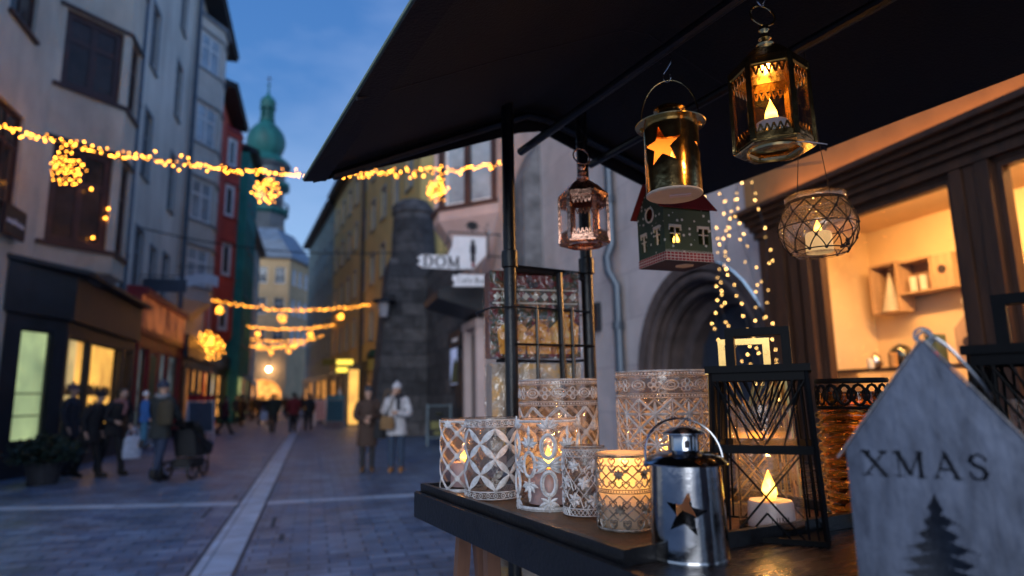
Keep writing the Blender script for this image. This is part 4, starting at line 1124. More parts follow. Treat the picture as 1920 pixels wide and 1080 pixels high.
# potted shrub by the charcoal shopfront
def shrub(label, loc, r, h, n):
    t = thing('potted_shrub', label, 'plant', loc)
    MB().lathe([(0, 0), (.24, 0), (.3, .36), (.33, .36), (.33, .4), (.28, .4), (.27, .34), (0, .34)], 18).build('planter', M['leafpot'], t)
    rng = random.Random(8)
    mb = MB(); st = MB()
    for i in range(26):
        a, q = rng.random() * 6.28, .35 + .65 * rng.random()
        tip = Vector((math.cos(a) * r * q, math.sin(a) * r * q, .4 + h * (.25 + .75 * rng.random()) * (1.15 - q * .5)))
        st.tube([(0, 0, .34), tip * .5 + Vector((0, 0, .12)), tip], [.012, .009, .004], 5)
    for i in range(n):
        a, q = rng.random() * 6.28, rng.random() ** .5
        z = .42 + h * rng.random() * (1.1 - q * .55)
        p = Vector((math.cos(a) * r * q * rng.uniform(.8, 1.15), math.sin(a) * r * q, z))
        d = Vector((rng.gauss(0, 1), rng.gauss(0, 1), rng.gauss(.3, .6))).normalized()
        sd = d.orthogonal().normalized()
        L_, W_ = rng.uniform(.07, .13), rng.uniform(.02, .035)
        mb.add([p, p + d * L_ * .5 + sd * W_, p + d * L_, p + d * L_ * .5 - sd * W_], [(0, 1, 2, 3)])
    mb.build('foliage', M['leaf'], t, smooth=0); st.build('stem', M['brownwood'], t)
shrub('dark green shrub in a planter before the charcoal shopfront', (-4.8, 14.4, 0), .54, .5, 1300)

# ---------------------------------------------------------------- strings of lights
def bulb_mesh(r, m): return MB().ball((0, 0, 0), r, 6).mesh('bulb', m)
B_NEAR, B_ORN, B_FAR, B_FAIRY = bulb_mesh(.0125, M['bulb']), bulb_mesh(.0125, M['bulb']), bulb_mesh(.034, M['bulbfar']), bulb_mesh(.0058, M['bulbfairy'])
BULB_DIM = {}
def dimmer(me, rng):
    """Bulbs of one string do not all burn alike."""
    k = rng.choice((0, 0, 1, 1, 2))
    if k == 0: return me
    key = (me.name, k)
    if key not in BULB_DIM:
        m2 = me.copy(); mm = me.materials[0].copy(); b = mm.node_tree.nodes['Principled BSDF']
        b.inputs['Emission Strength'].default_value *= (1, .55, .28)[k]
        mm.cycles.emission_sampling = 'NONE'
        m2.materials[0] = mm; BULB_DIM[key] = m2
    return BULB_DIM[key]
def curve3(a, b, c, t):
    """Parabola through a (t=0), b (t=.5), c (t=1)."""
    a, b, c = Vector(a), Vector(b), Vector(c)
    return a * (2 * (t - .5) * (t - 1)) + b * (-4 * t * (t - 1)) + c * (2 * t * (t - .5))
def garland(label, a, b, c, n, me, jit, extra=0, group='lit garlands across the street', brm=None):
    t = thing('light_garland', label, 'string lights', a, 0, group)
    o = Vector(a); rng = random.Random(n)
    MB().tube([curve3(a, b, c, i / 40) - o for i in range(41)], .012, 5).build('cable', M['wire'], t)
    def spot():
        u = rng.random()
        return u
    for i in range(n):
        p = curve3(a, b, c, (i + .5 + rng.uniform(-.35, .35)) / n) - o
        inst('bulb', dimmer(me, rng), t, p + Vector((0, rng.gauss(0, jit), rng.gauss(-.01, jit))))
    if extra:
        mb = MB()
        for i in range(extra):
            p = curve3(a, b, c, (i + rng.random()) / extra) - o
            mb.ball(p + Vector((0, rng.gauss(0, jit), rng.gauss(-.01, jit))), .0125, 6)
        tag(mb.build('bulbs', M['bulb'], t), kind='stuff')
    return t
def light_ball(label, loc, r, n, me, group, rays=True):
    t = thing('light_star', label, 'light ornament', loc, 0, group)
    rng = random.Random(int(abs(loc[0] * 100)) + n)
    mb = MB(); pts = []
    for i in range(n):
        z = 1 - 2 * (i + .5) / n
        a = i * 2.39996
        q = r * (rng.choice((.55, .8, 1.0)) if rays else rng.uniform(.6, 1))
        d = Vector((math.cos(a) * math.sqrt(1 - z * z), math.sin(a) * math.sqrt(1 - z * z), z))
        pts.append(d * q)
        mb.tube([(0, 0, 0), d * q], .004, 4)
    mb.tube([(0, 0, 0), (0, 0, r * 1.25)], .006, 4)
    mb.build('frame', M['wire'], t)
    for p in pts: inst('bulb', dimmer(me, rng), t, p)
    return t
garland('warm bulb garland crossing above the street nearest the stall', (-6.0, 14.0, 6.80), (-1.1, 14.2, 6.36), (3.98, 13.2, 6.68), 100, B_NEAR, .05, 130)
GS = 'light stars hanging from the nearest garland'
light_ball('round light star hanging before the cream oriel house', (-4.96, 14.5, 6.20), .34, 66, B_ORN, GS)
light_ball('round light star hanging in front of the green domed tower', (-1.16, 14.5, 6.03), .30, 62, B_ORN, GS)
light_ball('round light star hanging in front of the pink oriel', (2.5, 13.7, 6.08), .28, 62, B_ORN, GS)
t = thing('unlit_garland', 'unlit dark garland crossing between the two drainpipe houses and the turret', 'string lights', (-6, 24, 7.4))
MB().tube([curve3((0, 0, 0), (4.7, 0, -.62), (9.8, 0, -.35), i / 40) for i in range(41)], .022, 5).build('cable', M['wire'], t)
mb = MB(); rng = random.Random(3)
for i in range(90):
    p = curve3((0, 0, 0), (4.7, 0, -.62), (9.8, 0, -.35), i / 90) + Vector((0, 0, rng.gauss(-.02, .03)))
    mb.ball(p, .018, 5)
tag(mb.build('bulbs', M['wire'], t), kind='stuff')
far = [('second lit garland between the red house and the yellow one', 37, -5.9, 6.95, 6.33, 3.1, 6.82, 100, (.9, 4.1, 7.2)),
       ('third lit garland with two light balls further along the street', 50, -6.0, 6.95, 6.60, 2.2, 7.15, 95, (1.9, 5.6)),
       ('fourth lit garland hanging low far along the street', 62, -6.5, 7.0, 6.7, 1.0, 7.2, 85, (1.6, 4.6)),
       ('farthest lit garland before the sand coloured corner house', 74, -8.0, 7.0, 6.9, -.6, 7.6, 80, (1.4, 3.4, 5.2))]
names = ['left', 'middle', 'right']
for lab, y, x0, z0, zm, x1, z1, n, balls in far:
    a, b, c = (x0, y, z0), ((x0 + x1) / 2, y, zm), (x1, y, z1)
    garland(lab, a, b, c, n, B_FAR, .045)
    for i, bx in enumerate(balls):
        p = curve3(a, b, c, bx / (x1 - x0)) - Vector((0, 0, .48))
        where = ['nearest its left end', 'nearest its right end'] if len(balls) == 2 else ['nearest its left end', 'at its middle', 'nearest its right end']
        light_ball('small light ball on the ' + lab.split(' lit')[0].split(' low')[0].split(' hanging')[0] + ' garland ' + where[i], tuple(p), .24, 20, B_FAR, 'light balls on the far garlands')
garland('sagging lit garland low between the third and the farthest', (-6.6, 56, 6.2), (-3.2, 56, 5.75), (.6, 56, 6.7), 80, B_FAR, .05)
light_ball('large light star on the charcoal front beside the red house', (-5.0, 35.6, 4.15), .62, 60, B_FAR, None)
light_ball('second large light star behind the first on the left houses', (-5.0, 33.4, 4.35), .42, 36, B_FAR, None)

GF = 'fairy light strands before the portal'
# warm fairy strands hanging in front of the portal, from a wire
rng = random.Random(21)
labels = ['fairy light strand hanging farthest from the shop window', 'fairy light strand second from the portal side', 'middle fairy light strand before the portal', 'fairy light strand second from the shopfront', 'fairy light strand hanging closest to the walnut shopfront', 'short fairy light strand along the wire top']
for k in range(5):
    x0, y0, z0 = 3.35, 4.93 - .21 * k, 3.56 - .08 * k
    t = thing('fairy_light_strand', labels[k], 'string lights', (x0, y0, z0), 0, GF)
    pts = []
    dy = -.16 + .06 * (k - 2)
    for i in range(23):
        u = i / 22
        pts.append(Vector((.06 * math.sin(u * 5 + k), -.30 * u * (1 - .28 * k) + .07 * math.sin(u * 9 + k * 2.1), -1.85 * u)))
    MB().tube(pts, .003, 4).build('wire', M['wire'], t)
    for i in range(22):
        q = pts[i].lerp(pts[i + 1], rng.random()) + Vector((rng.uniform(-.03, .03), rng.uniform(-.045, .045), 0))
        inst('bulb', dimmer(B_FAIRY, rng), t, q)
t = thing('support_wire', 'thin wire from the pink wall carrying the fairy light strands', 'wire', (3.35, 4.55, 3.56))
MB().tube([(.65, 1.5, .35), (0, .45, .02), (0, -.5, -.33), (.4, -.7, -.3)], .006, 5).build('wire', M['wire'], t)

# ---------------------------------------------------------------- people
def skin_mesh(name, verts, edges, radii, m, sub=1):
    me = bpy.data.meshes.new(name)
    me.from_pydata(verts, edges, [])
    o = bpy.data.objects.new(name, me)
    COL.objects.link(o)
    o.modifiers.new('Skin', 'SKIN').use_smooth_shade = True
    for i, sv in enumerate(me.skin_vertices[0].data):
        r = radii[i]
        sv.radius = r if isinstance(r, tuple) else (r, r)
        sv.use_root = (i == 0)
    s = o.modifiers.new('Sub', 'SUBSURF'); s.levels = s.render_levels = sub
    dg = bpy.context.evaluated_depsgraph_get()
    res = bpy.data.meshes.new_from_object(o.evaluated_get(dg))
    bpy.data.objects.remove(o); bpy.data.meshes.remove(me)
    res.name = name
    res.materials.clear(); res.materials.append(m)
    res.polygons.foreach_set('use_smooth', [True] * len(res.polygons))
    return res

def smoothpath(pts, rs, n=4):
    """Catmull-Rom through the joints, radii along with them."""
    P = [Vector(p) for p in pts]; P = [P[0] * 2 - P[1]] + P + [P[-1] * 2 - P[-2]]
    op, orr = [], []
    for i in range(1, len(P) - 2):
        for k in range(n):
            t = k / n
            a, b, c, d = P[i - 1:i + 3]
            op.append(.5 * ((2 * b) + (c - a) * t + (2 * a - 5 * b + 4 * c - d) * t * t + (3 * b - a - 3 * c + d) * t ** 3))
            orr.append(rs[i - 1] * (1 - t) + rs[i] * t)
    op.append(P[-2]); orr.append(rs[-1])
    return op, orr

def person(label, loc, rz, h=1.72, coat=(.05, .05, .06), trousers=(.02, .025, .04), shoes=(.03, .02, .02), hat=None, hair=True, scarf=None,
           armL=((.25, .03, 1.15), (.24, -.06, .92)), armR=((-.25, .03, 1.15), (-.24, -.06, .92)), stride=0.0, hem=.80, bend=0.0, group=None, near=True, longhair=False, cn=None, pack=None):
    """Faces -y. Arms: elbow and wrist for each side; bend tips the upper body forward."""
    s = h / 1.72
    t = thing('person', label, 'person', loc, rz, group)
    def B(p):      # forward bend about the hips
        x, y, z = p
        if z > .95 and bend:
            d = z - .95
            y, z = y * math.cos(bend) - d * math.sin(bend), .95 + d * math.cos(bend) + 0 * y
        return Vector((x, y, z)) * s
    V, E, Rr = [], [], []
    def j(p, r, par=None):
        V.append(tuple(B(p))); Rr.append(tuple(k * s for k in r) if isinstance(r, tuple) else r * s)
        if par is not None: E.append((par, len(V) - 1))
        return len(V) - 1
    pel = j((0, 0, .95), (.13, .09))
    wa = j((0, 0, 1.1), (.115, .08), pel); ch = j((0, .01, 1.3), (.14, .09), wa); nb = j((0, .01, 1.44), (.07, .06), ch)
    nk = j((0, -.005, 1.50), .05, nb); jaw = j((0, -.025, 1.56), (.058, .066), nk); mid = j((0, -.015, 1.625), (.073, .085), jaw); top = j((0, 0, 1.69), (.066, .074), mid); j((0, .005, 1.72), .036, top)
    j((0, -.115, 1.605), .012, mid)
    for q in (-1, 1): j((q * .078, .0, 1.61), .014, mid)
    st = stride
    hands = []
    for q, (el, wr) in ((1, armL), (-1, armR)):
        sh = j((q * .165, .01, 1.40), .055, ch); e = j(el, .042, sh)
        elv, wrv = Vector(el), Vector(wr)
        d = (wrv - elv).normalized()
        w = j(wr, .030, e)
        pm_ = j(tuple(wrv + d * .055), (.034, .02), w)
        side = d.cross(Vector((0, -1, .2))).normalized()
        if near:
            for k in range(4):
                b_ = wrv + d * .10 + side * (.012 + .011 * (k - 1.5) * 2 - .012)
                f1 = j(tuple(b_), .0085, pm_)
                ln = (.042, .052, .048, .036)[k]
                j(tuple(b_ + d * ln * .8 + Vector((0, -.012, -.016))), .007, f1)
            th = j(tuple(wrv + d * .045 - side * .04), .010, pm_); j(tuple(wrv + d * .085 - side * .05 + Vector((0, -.01, 0))), .008, th)
        else:
            j(tuple(wrv + d * .12), .022, pm_)
    legs = []
    for q in (1, -1):
        f = st * q
        hp = (q * .085, 0, .90); kn = (q * .095, -f * .5 - .02 * abs(st), .50); an = (q * .095, -f + (.10 * abs(st) if f < 0 else 0), .09 + (.05 if f < -.1 else 0)); to = (q * .105, an[1] - .15, .035)
        a = j(hp, .082, pel); b = j(kn, .056, a); c = j(an, .04, b); j(to, (.035, .025), c)
        legs.append((hp, kn, an, to))
    body = skin_mesh('body', V, E, Rr, M['skin'])
    inst('body', body, t, (0, 0, 0))
    cn = cn or 'coat_%d_%d_%d' % tuple(int(k * 255) for k in coat)
    cm = cloth(cn, coat); tm = cloth('trousers_%d_%d_%d' % tuple(int(k * 255) for k in trousers), trousers); sm_ = cloth('shoes_%d_%d_%d' % tuple(int(k * 255) for k in shoes), shoes)
    # coat: a shell round the trunk with a fold-cut hem, and sleeves
    mb = MB(); rng = random.Random(int(abs(loc[0] * 37 + loc[1] * 91)))
    rings = [(hem, .205, .155), (hem + .03, .21, .16), (.95, .185, .14), (1.08, .165, .125), (1.22, .185, .14), (1.33, .20, .145), (1.41, .175, .125), (1.46, .10, .09), (1.49, .075, .075)]
    n = 22; vs = []
    for z, rx, ry in rings:
        for i in range(n):
            a = 2 * math.pi * i / n
            fl = 1 + (.045 * math.sin(a * 5 + z * 9) + .02 * rng.uniform(-1, 1)) * (1.2 if z < 1.0 else .6)
            vs.append(B((rx * fl * math.cos(a), ry * fl * math.sin(a) + .005, z)))
    fs = [(i * n + k, i * n + (k + 1) % n, (i + 1) * n + (k + 1) % n, (i + 1) * n + k) for i in range(len(rings) - 1) for k in range(n)]
    mb.add(vs, fs)
    for q, (el, wr) in ((1, armL), (-1, armR)):
        pts, rs = smoothpath([B((q * .12, .01, 1.41)), B((q * .18, .01, 1.37)), B(el), B(wr)], [.075 * s, .082 * s, .064 * s, .046 * s])
        mb.tube(pts, rs, 10)
    mb.build('coat', cm, t, smooth=60)
    mb = MB()
    mb.lathe([(.15 * s, .98 * s), (.155 * s, .9 * s), (.145 * s, .82 * s), (0, .80 * s)], 14)
    mb.v = [(x, y * .62, z) for x, y, z in mb.v]
    for hp, kn, an, to in legs:
        pts, rs = smoothpath([Vector(hp) * s, Vector(kn) * s, Vector(an) * s + Vector((0, 0, .0))], [.088 * s, .070 * s, .054 * s])
        mb.tube(pts, rs, 10)
    mb.build('trousers', tm, t, smooth=60)
    mb = MB()
    for hp, kn, an, to in legs:
        a = Vector(an) * s; b = Vector(to) * s
        mb = MB()
        pts, rs = smoothpath([a + Vector((0, .01, .10)), a + Vector((0, .02, -.02)), (a + b) / 2 + Vector((0, 0, -.005)), b + Vector((0, -.01, .01))], [.062 * s, .060 * s, .052 * s, .036 * s])
        mb.tube(pts, rs, 10)
        mb.build('shoe', sm_, t, smooth=60)
    hz = lambda r, z, dy=0.0: B((0, .012 + dy, z))
    hc = B((0, .012, 1.63))
    tilt = Matrix.Rotation(bend, 3, 'X')
    def cap(prof, m, name, dy=0.0, n=16, sy=1.12):
        mb = MB()
        mb.lathe(prof, n)
        mb.v = [tuple(hc + tilt @ (Vector((p[0], p[1] * sy + dy, p[2])) * s)) for p in mb.v]
        return mb.build(name, m, t, smooth=60)
    if hat:
        cap([(.088, .0), (.094, .02), (.092, .05), (.075, .10), (.03, .125), (.02, .13), (.028, .15), (0, .165)], cloth('hat_%d_%d_%d' % tuple(int(k * 255) for k in hat), hat), 'hat')
    if hair:
        cap([(.06, -.14 if longhair else -.05), (.085, -.06), (.09, .0), (.086, .05), (.06, .095), (0, .112)], M['hairdark'], 'hair', .022, 14, 1.0)
    if near:
        for q in (-1, 1):
            mb = MB(); mb.ball(B((q * .028, -.10, 1.632)), .008 * s, 8); mb.build('eye', M['hairdark'], t)
        mb = MB(); mb.tube([B((-.022, -.093, 1.578)), B((0, -.098, 1.576)), B((.022, -.093, 1.578))], .005 * s, 6); mb.build('mouth', cloth('lips', (.35, .12, .10)), t)
    if scarf:
        mb = MB(); mb.tube([B((.092 * math.cos(R(a)), .01 + .092 * math.sin(R(a)), 1.475 + .01 * math.sin(R(a * 2)))) for a in range(0, 360, 30)], .042 * s, 8, True)
        mb.tube([B((.04, -.09, 1.46)), B((.05, -.15, 1.36)), B((.05, -.15, 1.2))], [.04 * s, .04 * s, .03 * s], 8)
        mb.build('scarf', cloth('scarf_%d_%d_%d' % tuple(int(k * 255) for k in scarf), scarf), t, smooth=60)
    return t, B

person('woman in a long brown coat and dark beanie, hands held together', (1.08, 13.77, 0), R(-6), 1.70, coat=(.055, .030, .022), trousers=(.02, .02, .025), shoes=(.11, .055, .03), hat=(.04, .04, .05), hem=.52,
       armL=((.24, -.03, 1.14), (.06, -.24, 1.12)), armR=((-.24, -.02, 1.13), (-.05, -.24, 1.05)), longhair=True)
person('woman in a pale coat and white beanie raising a hand to her mouth', (1.63, 13.45, 0), R(-14), 1.76, coat=(.50, .48, .50), trousers=(.03, .05, .09), shoes=(.30, .13, .045), hat=(.5, .5, .55), hem=.72, scarf=(.02, .02, .03),
       armL=((.25, -.06, 1.13), (.04, -.24, 1.16)), armR=((-.24, -.10, 1.17), (-.05, -.17, 1.50)), longhair=True)
def bag(label, loc, w, h, m, rz=0.0, strap=.3, name='shoulder_bag'):
    t = thing(name, label, 'bag', loc, rz)
    mb = MB(); n = 14
    for i in range(1): pass
    prof = [(.0, 0), (.9, .02), (1.0, .3), (.9, .8), (.7, 1.0), (.0, .97)]
    mb.lathe([(r * w / 2, z * h) for r, z in prof], n)
    mb.v = [(x, y * .45, z) for x, y, z in mb.v]
    mb.build('bag_body', m, t, smooth=60)
    MB().tube([(w * .32 * math.cos(R(a)), 0, h * .95 + strap * math.sin(R(a))) for a in range(0, 181, 15)], .009, 6).build('strap', m, t)
    return t
bag('tan handbag hanging at the side of the pale coated woman', (1.42, 13.22, .86), .30, .26, cloth('tanbag', (.20, .11, .045)), R(-14), .55)
bag('black handbag held low by the woman in brown', (1.31, 13.6, .66), .26, .3, cloth('blackbag', (.012, .012, .015)), 0, .35)
person('person in dark jacket leaning forward in front of the amber window', (-4.0, 15.5, 0), R(48), 1.80, coat=(.012, .012, .016), trousers=(.010, .010, .014), shoes=(.012, .01, .01), bend=.36, stride=.22, hem=.78, scarf=(.28, .13, .14),
       armL=((.26, -.10, 1.14), (.18, -.26, .98)), armR=((-.24, -.06, 1.14), (-.16, -.28, 1.06)))
person('person in black beside the leaning one with head bowed', (-4.30, 15.15, 0), R(70), 1.72, coat=(.014, .014, .018), trousers=(.012, .012, .014), shoes=(.02, .015, .012), bend=.22, stride=.18, hem=.70, hat=(.015, .015, .02), hair=False)
bag('white plastic carrier bag held low by the leaning person', (-3.55, 15.25, .34), .38, .46, cloth('plasticbag', (.40, .45, .58)), R(30), .16, 'carrier_bag')
person('person in a dark parka with a pale collar pushing the stroller', (-2.78, 13.9, 0), R(150), 1.86, coat=(.018, .022, .024), trousers=(.022, .035, .075), shoes=(.015, .014, .016), hat=(.03, .04, .075), hair=False, hem=.74, scarf=(.20, .21, .24), stride=.18,
       armL=((.26, -.08, 1.12), (.16, -.32, 1.0)), armR=((-.26, -.08, 1.12), (-.16, -.32, 1.0)))
t = thing('backpack', 'dark brown backpack on the back of the stroller pusher', 'backpack', (-2.68, 13.70, 1.05), R(150))
mb = MB(); mb.lathe([(0, 0), (.15, .01), (.17, .1), (.165, .35), (.12, .45), (0, .47)], 14); mb.v = [(x, y * .6, z) for x, y, z in mb.v]; mb.build('pack_body', cloth('packbrown', (.045, .035, .02)), t, smooth=60)
MB().tube([(-.08, -.08, .42), (-.1, -.2, .36), (-.1, -.18, .08)], .014, 6).tube([(.08, -.08, .42), (.1, -.2, .36), (.1, -.18, .08)], .014, 6).build('strap', M['wire'], t)
person('child in a blue jacket and white hat carried beside the parka', (-3.10, 14.05, .62), R(120), 1.05, coat=(.02, .09, .30), trousers=(.03, .12, .22), shoes=(.03, .03, .04), hat=(.5, .5, .56), hair=False, near=False)
t = thing('stroller', 'black three wheeled stroller with raised hood in the street', 'stroller', (-2.28, 14.35, 0), R(155))
mb = MB()
for x, y, r in ((-.27, .35, .16), (.27, .35, .16), (0, -.42, .13)):
    ring = [(x, y + r * math.cos(R(a)), r + .02 + r * math.sin(R(a))) for a in range(0, 360, 24)]
    w = MB().tube(ring, .024, 8, True)
    for a in range(0, 360, 72): w.bar((x, y, r + .02), (x, y + r * math.cos(R(a)), r + .02 + r * math.sin(R(a))), .012)
    w.build('wheel', M['wire'], t)
fr = MB()
for x in (-.24, .24):
    fr.tube([(x, .35, .18), (x, .05, .42), (x, -.1, .52)], .014, 8).tube([(x * .4, -.42, .15), (x, -.15, .48), (x, .45, .98), (x, .6, 1.04)], .014, 8)
fr.tube([(-.24, .6, 1.04), (.24, .6, 1.04)], .018, 8).tube([(-.26, .35, .18), (.26, .35, .18)], .012, 6)
fr.build('frame', M['steelblack'], t)
mb = MB()
mb.add([(-.22, .2, .42), (.22, .2, .42), (.22, -.3, .44), (-.22, -.3, .44), (-.23, .34, .95), (.23, .34, .95), (.22, -.36, .62), (-.22, -.36, .62)], [(0, 1, 2, 3), (0, 4, 5, 1), (3, 2, 6, 7), (0, 3, 7, 4), (1, 5, 6, 2)])
mb.build('seat', cloth('strollerseat', (.015, .016, .02)), t, smooth=0)
mb = MB(); vs = []; n = 9
for i in range(n):
    a = R(-5 + 115 * i / (n - 1))
    for x in (-.24, -.2, 0, .2, .24): vs.append((x, .28 - .38 * math.sin(a) * (1 if abs(x) < .23 else .8), .72 + .38 * math.cos(a) * (1 if abs(x) < .23 else .75)))
mb.add(vs, [(i * 5 + k, i * 5 + k + 1, i * 5 + 6 + k, i * 5 + 5 + k) for i in range(n - 1) for k in range(4)]); mb.build('hood', cloth('strollerhood', (.02, .022, .026)), t, smooth=60)
mb = MB(); mb.box((0, .12, .3), (.36, .5, .16)); mb.build('basket', cloth('strollerbasket', (.02, .02, .022)), t)
person('person in dark clothes and red and blue beanie by the green lit window', (-4.9, 15.9, 0), R(85), 1.86, coat=(.015, .018, .03), trousers=(.012, .012, .018), hat=(.10, .07, .10), hair=False, hem=.72)
mid = [('walker in a dark olive coat carrying a white bag mid street', (-1.75, 31.2), 178, 1.74, (.03, .035, .03), .3, None),
       ('walker in a deep red jacket walking away mid street', (-.85, 30.6), 180, 1.76, (.16, .012, .018), .25, None),
       ('walker in a black coat right of the red jacketed one', (-.22, 32.0), 185, 1.72, (.015, .016, .02), .28, None),
       ('walker in a maroon jacket near the red header sign', (-3.7, 31.0), 120, 1.66, (.10, .02, .03), .35, None)]
for lab, (x, y), a, h, c, st, ht in mid:
    person(lab, (x, y, 0), R(a), h, coat=c, trousers=(.015, .015, .02), stride=st, hat=ht)
bag('white shopping bag held by the olive coated walker', (-2.12, 31.2, .55), .36, .42, cloth('plasticbag', (.40, .45, .58)), 0, .2, 'carrier_bag')
crowd = [((-6.0, 58), (.02, .02, .03), 1.75, 'black coat near the teal house'), ((-5.2, 60), (.03, .05, .12), 1.7, 'navy jacket near the teal house'), ((-4.5, 57), (.03, .03, .035), 1.8, 'charcoal coat, left of the crowd'),
         ((-3.9, 62), (.12, .14, .25), 1.72, 'light blue jacket in the far crowd'), ((-3.2, 58), (.03, .02, .02), 1.68, 'dark brown coat in the far crowd'), ((-2.6, 64), (.02, .02, .025), 1.78, 'black coat at the centre of the crowd'),
         ((-2.0, 55), (.05, .04, .04), 1.7, 'grey brown coat at the centre of the crowd'), ((-1.4, 60), (.14, .03, .03), 1.74, 'rust red coat in the far crowd'), ((-.9, 52), (.02, .025, .03), 1.76, 'dark slate coat before the far crowd'),
         ((-.5, 63), (.04, .04, .05), 1.7, 'grey coat, right of the crowd'), ((-4.2, 50), (.018, .02, .025), 1.73, 'black coat before the orange shop'), ((-3.4, 46), (.02, .025, .035), 1.66, 'dark jacket closest of the far crowd'), ((-4.9, 66), (.05, .03, .03), 1.7, 'brown coat at the back of the crowd'), ((-1.8, 70), (.03, .03, .04), 1.75, 'dark coat nearest the lit passage'),
         ((-2.9, 42), (.02, .02, .03), 1.72, 'navy coat left of the gutter band'), ((-3.9, 40), (.03, .025, .02), 1.68, 'brown jacket before the orange lit shop'), ((-2.3, 45), (.02, .02, .02), 1.78, 'long black coat by the gutter band'), ((-1.1, 43), (.06, .02, .02), 1.7, 'dark red coat on the gutter band'),
         ((-4.6, 44), (.02, .03, .05), 1.74, 'blue black parka close to the left shops'), ((-.2, 47), (.03, .03, .03), 1.72, 'grey parka right of the gutter band'), ((-3.1, 52), (.05, .05, .06), 1.66, 'pale grey jacket deep in the crowd'), ((.4, 44), (.02, .02, .025), 1.75, 'black parka beside the dark blue sign')]
for i, ((x, y), c, h, lab) in enumerate(crowd):
    person('distant walker in ' + lab, (x, y, 0), R(180 * (i % 2) + 20 * (i % 5 - 2)), h, coat=c, trousers=(.015, .015, .02), stride=.25 if i % 3 else .1, near=False, group='walkers in the far crowd')
# ================================================================ the stall
SA = R(10.85)
def at(b, a, z): return (b * math.cos(SA) - a * math.sin(SA), b * math.sin(SA) + a * math.cos(SA), z)
tSt = thing('market_stall', 'dark market stall with black pitched awning over a stained table', 'market stall', (0, 0, 0), SA)
# awning: pitched canvas, local x across, local y along the stall
prof = [(.292, 2.094), (.318, 2.108), (.62, 2.262), (.98, 2.435), (1.06, 2.44), (1.40, 2.335), (1.73, 2.245), (1.745, 2.235)]
A0, A1 = -1.3, 1.77
mb = MB()
n = 26
rows = []
for i in range(n + 1):
    y = A0 + (A1 - A0) * i / n
    for j, (x, z) in enumerate(prof):
        sag = -.012 * math.sin(math.pi * ((i * 4 / n) % 1)) * (1 if 0 < j < len(prof) - 1 else .3)
        rows.append((x, y, z + sag))
k = len(prof)
up = [(x, y, z + .012) for x, y, z in rows]
o = len(rows)
mb.add(rows + up, [(i * k + j, i * k + j + 1, (i + 1) * k + j + 1, (i + 1) * k + j) for i in range(n) for j in range(k - 1)] +
       [(o + i * k + j, o + (i + 1) * k + j, o + (i + 1) * k + j + 1, o + i * k + j + 1) for i in range(n) for j in range(k - 1)] +
       [(i * k + e, (i + 1) * k + e, o + (i + 1) * k + e, o + i * k + e) for i in range(n) for e in (0, k - 1)] + [(r * k + j, r * k + j + 1, o + r * k + j + 1, o + r * k + j) for r in (0, n) for j in range(k - 1)])
mb.build('canopy', M['canvas'], tSt, smooth=50)
for i in range(1, 5):
    y = A0 + (A1 - A0) * i / 5 + .04
    sm_ = MB(); sm_.tube([(x, y + .004 * (j % 2), z - .006) for j, (x, z) in enumerate(prof)], .0045, 6)
    sm_.build('canopy_seam', M['canvasseam'], tSt)
# hanging valance at the far gable, then hems along the eaves
mb = MB()
top = prof[1:-1]
for (x0, z0), (x1, z1) in zip(top, top[1:]):
    d0 = .012 + .058 * min(1, (x0 - .31) / .5) if x0 < 1.05 else .055
    d1 = .012 + .058 * min(1, (x1 - .31) / .5) if x1 < 1.05 else .055
    mb.add([(x, A1 + e, z) for e in (-.004, .004) for x, z in ((x0, z0 - d0), (x1, z1 - d1), (x1, z1), (x0, z0))], [(0, 1, 2, 3), (7, 6, 5, 4), (0, 4, 5, 1), (2, 6, 7, 3)])
mb.add([(x, y, z) for x, z in ((.292, 2.094), (.352, 2.104), (.352, 2.112)) for y in (A0, A1)], [(0, 1, 3, 2), (2, 3, 5, 4)])
mb.build('valance', M['canvas'], tSt, smooth=0)
MB().tube([(.291, y, 2.100) for y in (A0, -.5, .4, A1)], .0035, 6).tube([(.291, A1, 2.100), (.318, A1 + .004, 2.113)], .003, 6).build('piping', M['piping'], tSt)
MB().tube([(.36, A1 - .05, 2.105), (.98, A1 - .05, 2.405), (1.06, A1 - .05, 2.405), (1.68, A1 - .05, 2.235)], .013, 8).build('gable_rail', M['steelblack'], tSt)
for x, z in ((.905, 2.235), (1.165, 2.235)):
    mb = MB(); mb.tube([(x, -1.2, z), (x, 1.63, z)], .0125, 10); mb.build('hanging_rail', M['steelblack'], tSt)
for x in (.845, 1.112):
    mb = MB(); mb.tube([(x, 1.6, .03), (x, 1.6, 2.40)], .0185, 12)
    mb.lathe([(.0185, 0), (.024, .004), (.024, .05), (.0185, .054)], 12, (x, 1.6, 1.86))
    mb.build('post', M['steelblack'], tSt)
for x, y in ((.56, -1.0), (1.65, -1.0), (1.65, 1.38)):
    MB().tube([(x, y, .02), (x, y, 1.235)], .02, 10).build('table_leg', M['steelblack'], tSt)
mb = MB(); mb.box((1.14, .13, 1.2625), (1.22, 2.69, .025)); mb.build('tabletop', M['tabletop'], tSt, smooth=0)
mb = MB()
mb.box((.523, .13, 1.2535), (.012, 2.69, .055)); mb.box((1.14, 1.482, 1.2535), (1.23, .012, .055)); mb.box((1.757, .15, 1.2535), (.012, 2.73, .055))
mb.build('apron', M['black'], tSt, smooth=0)

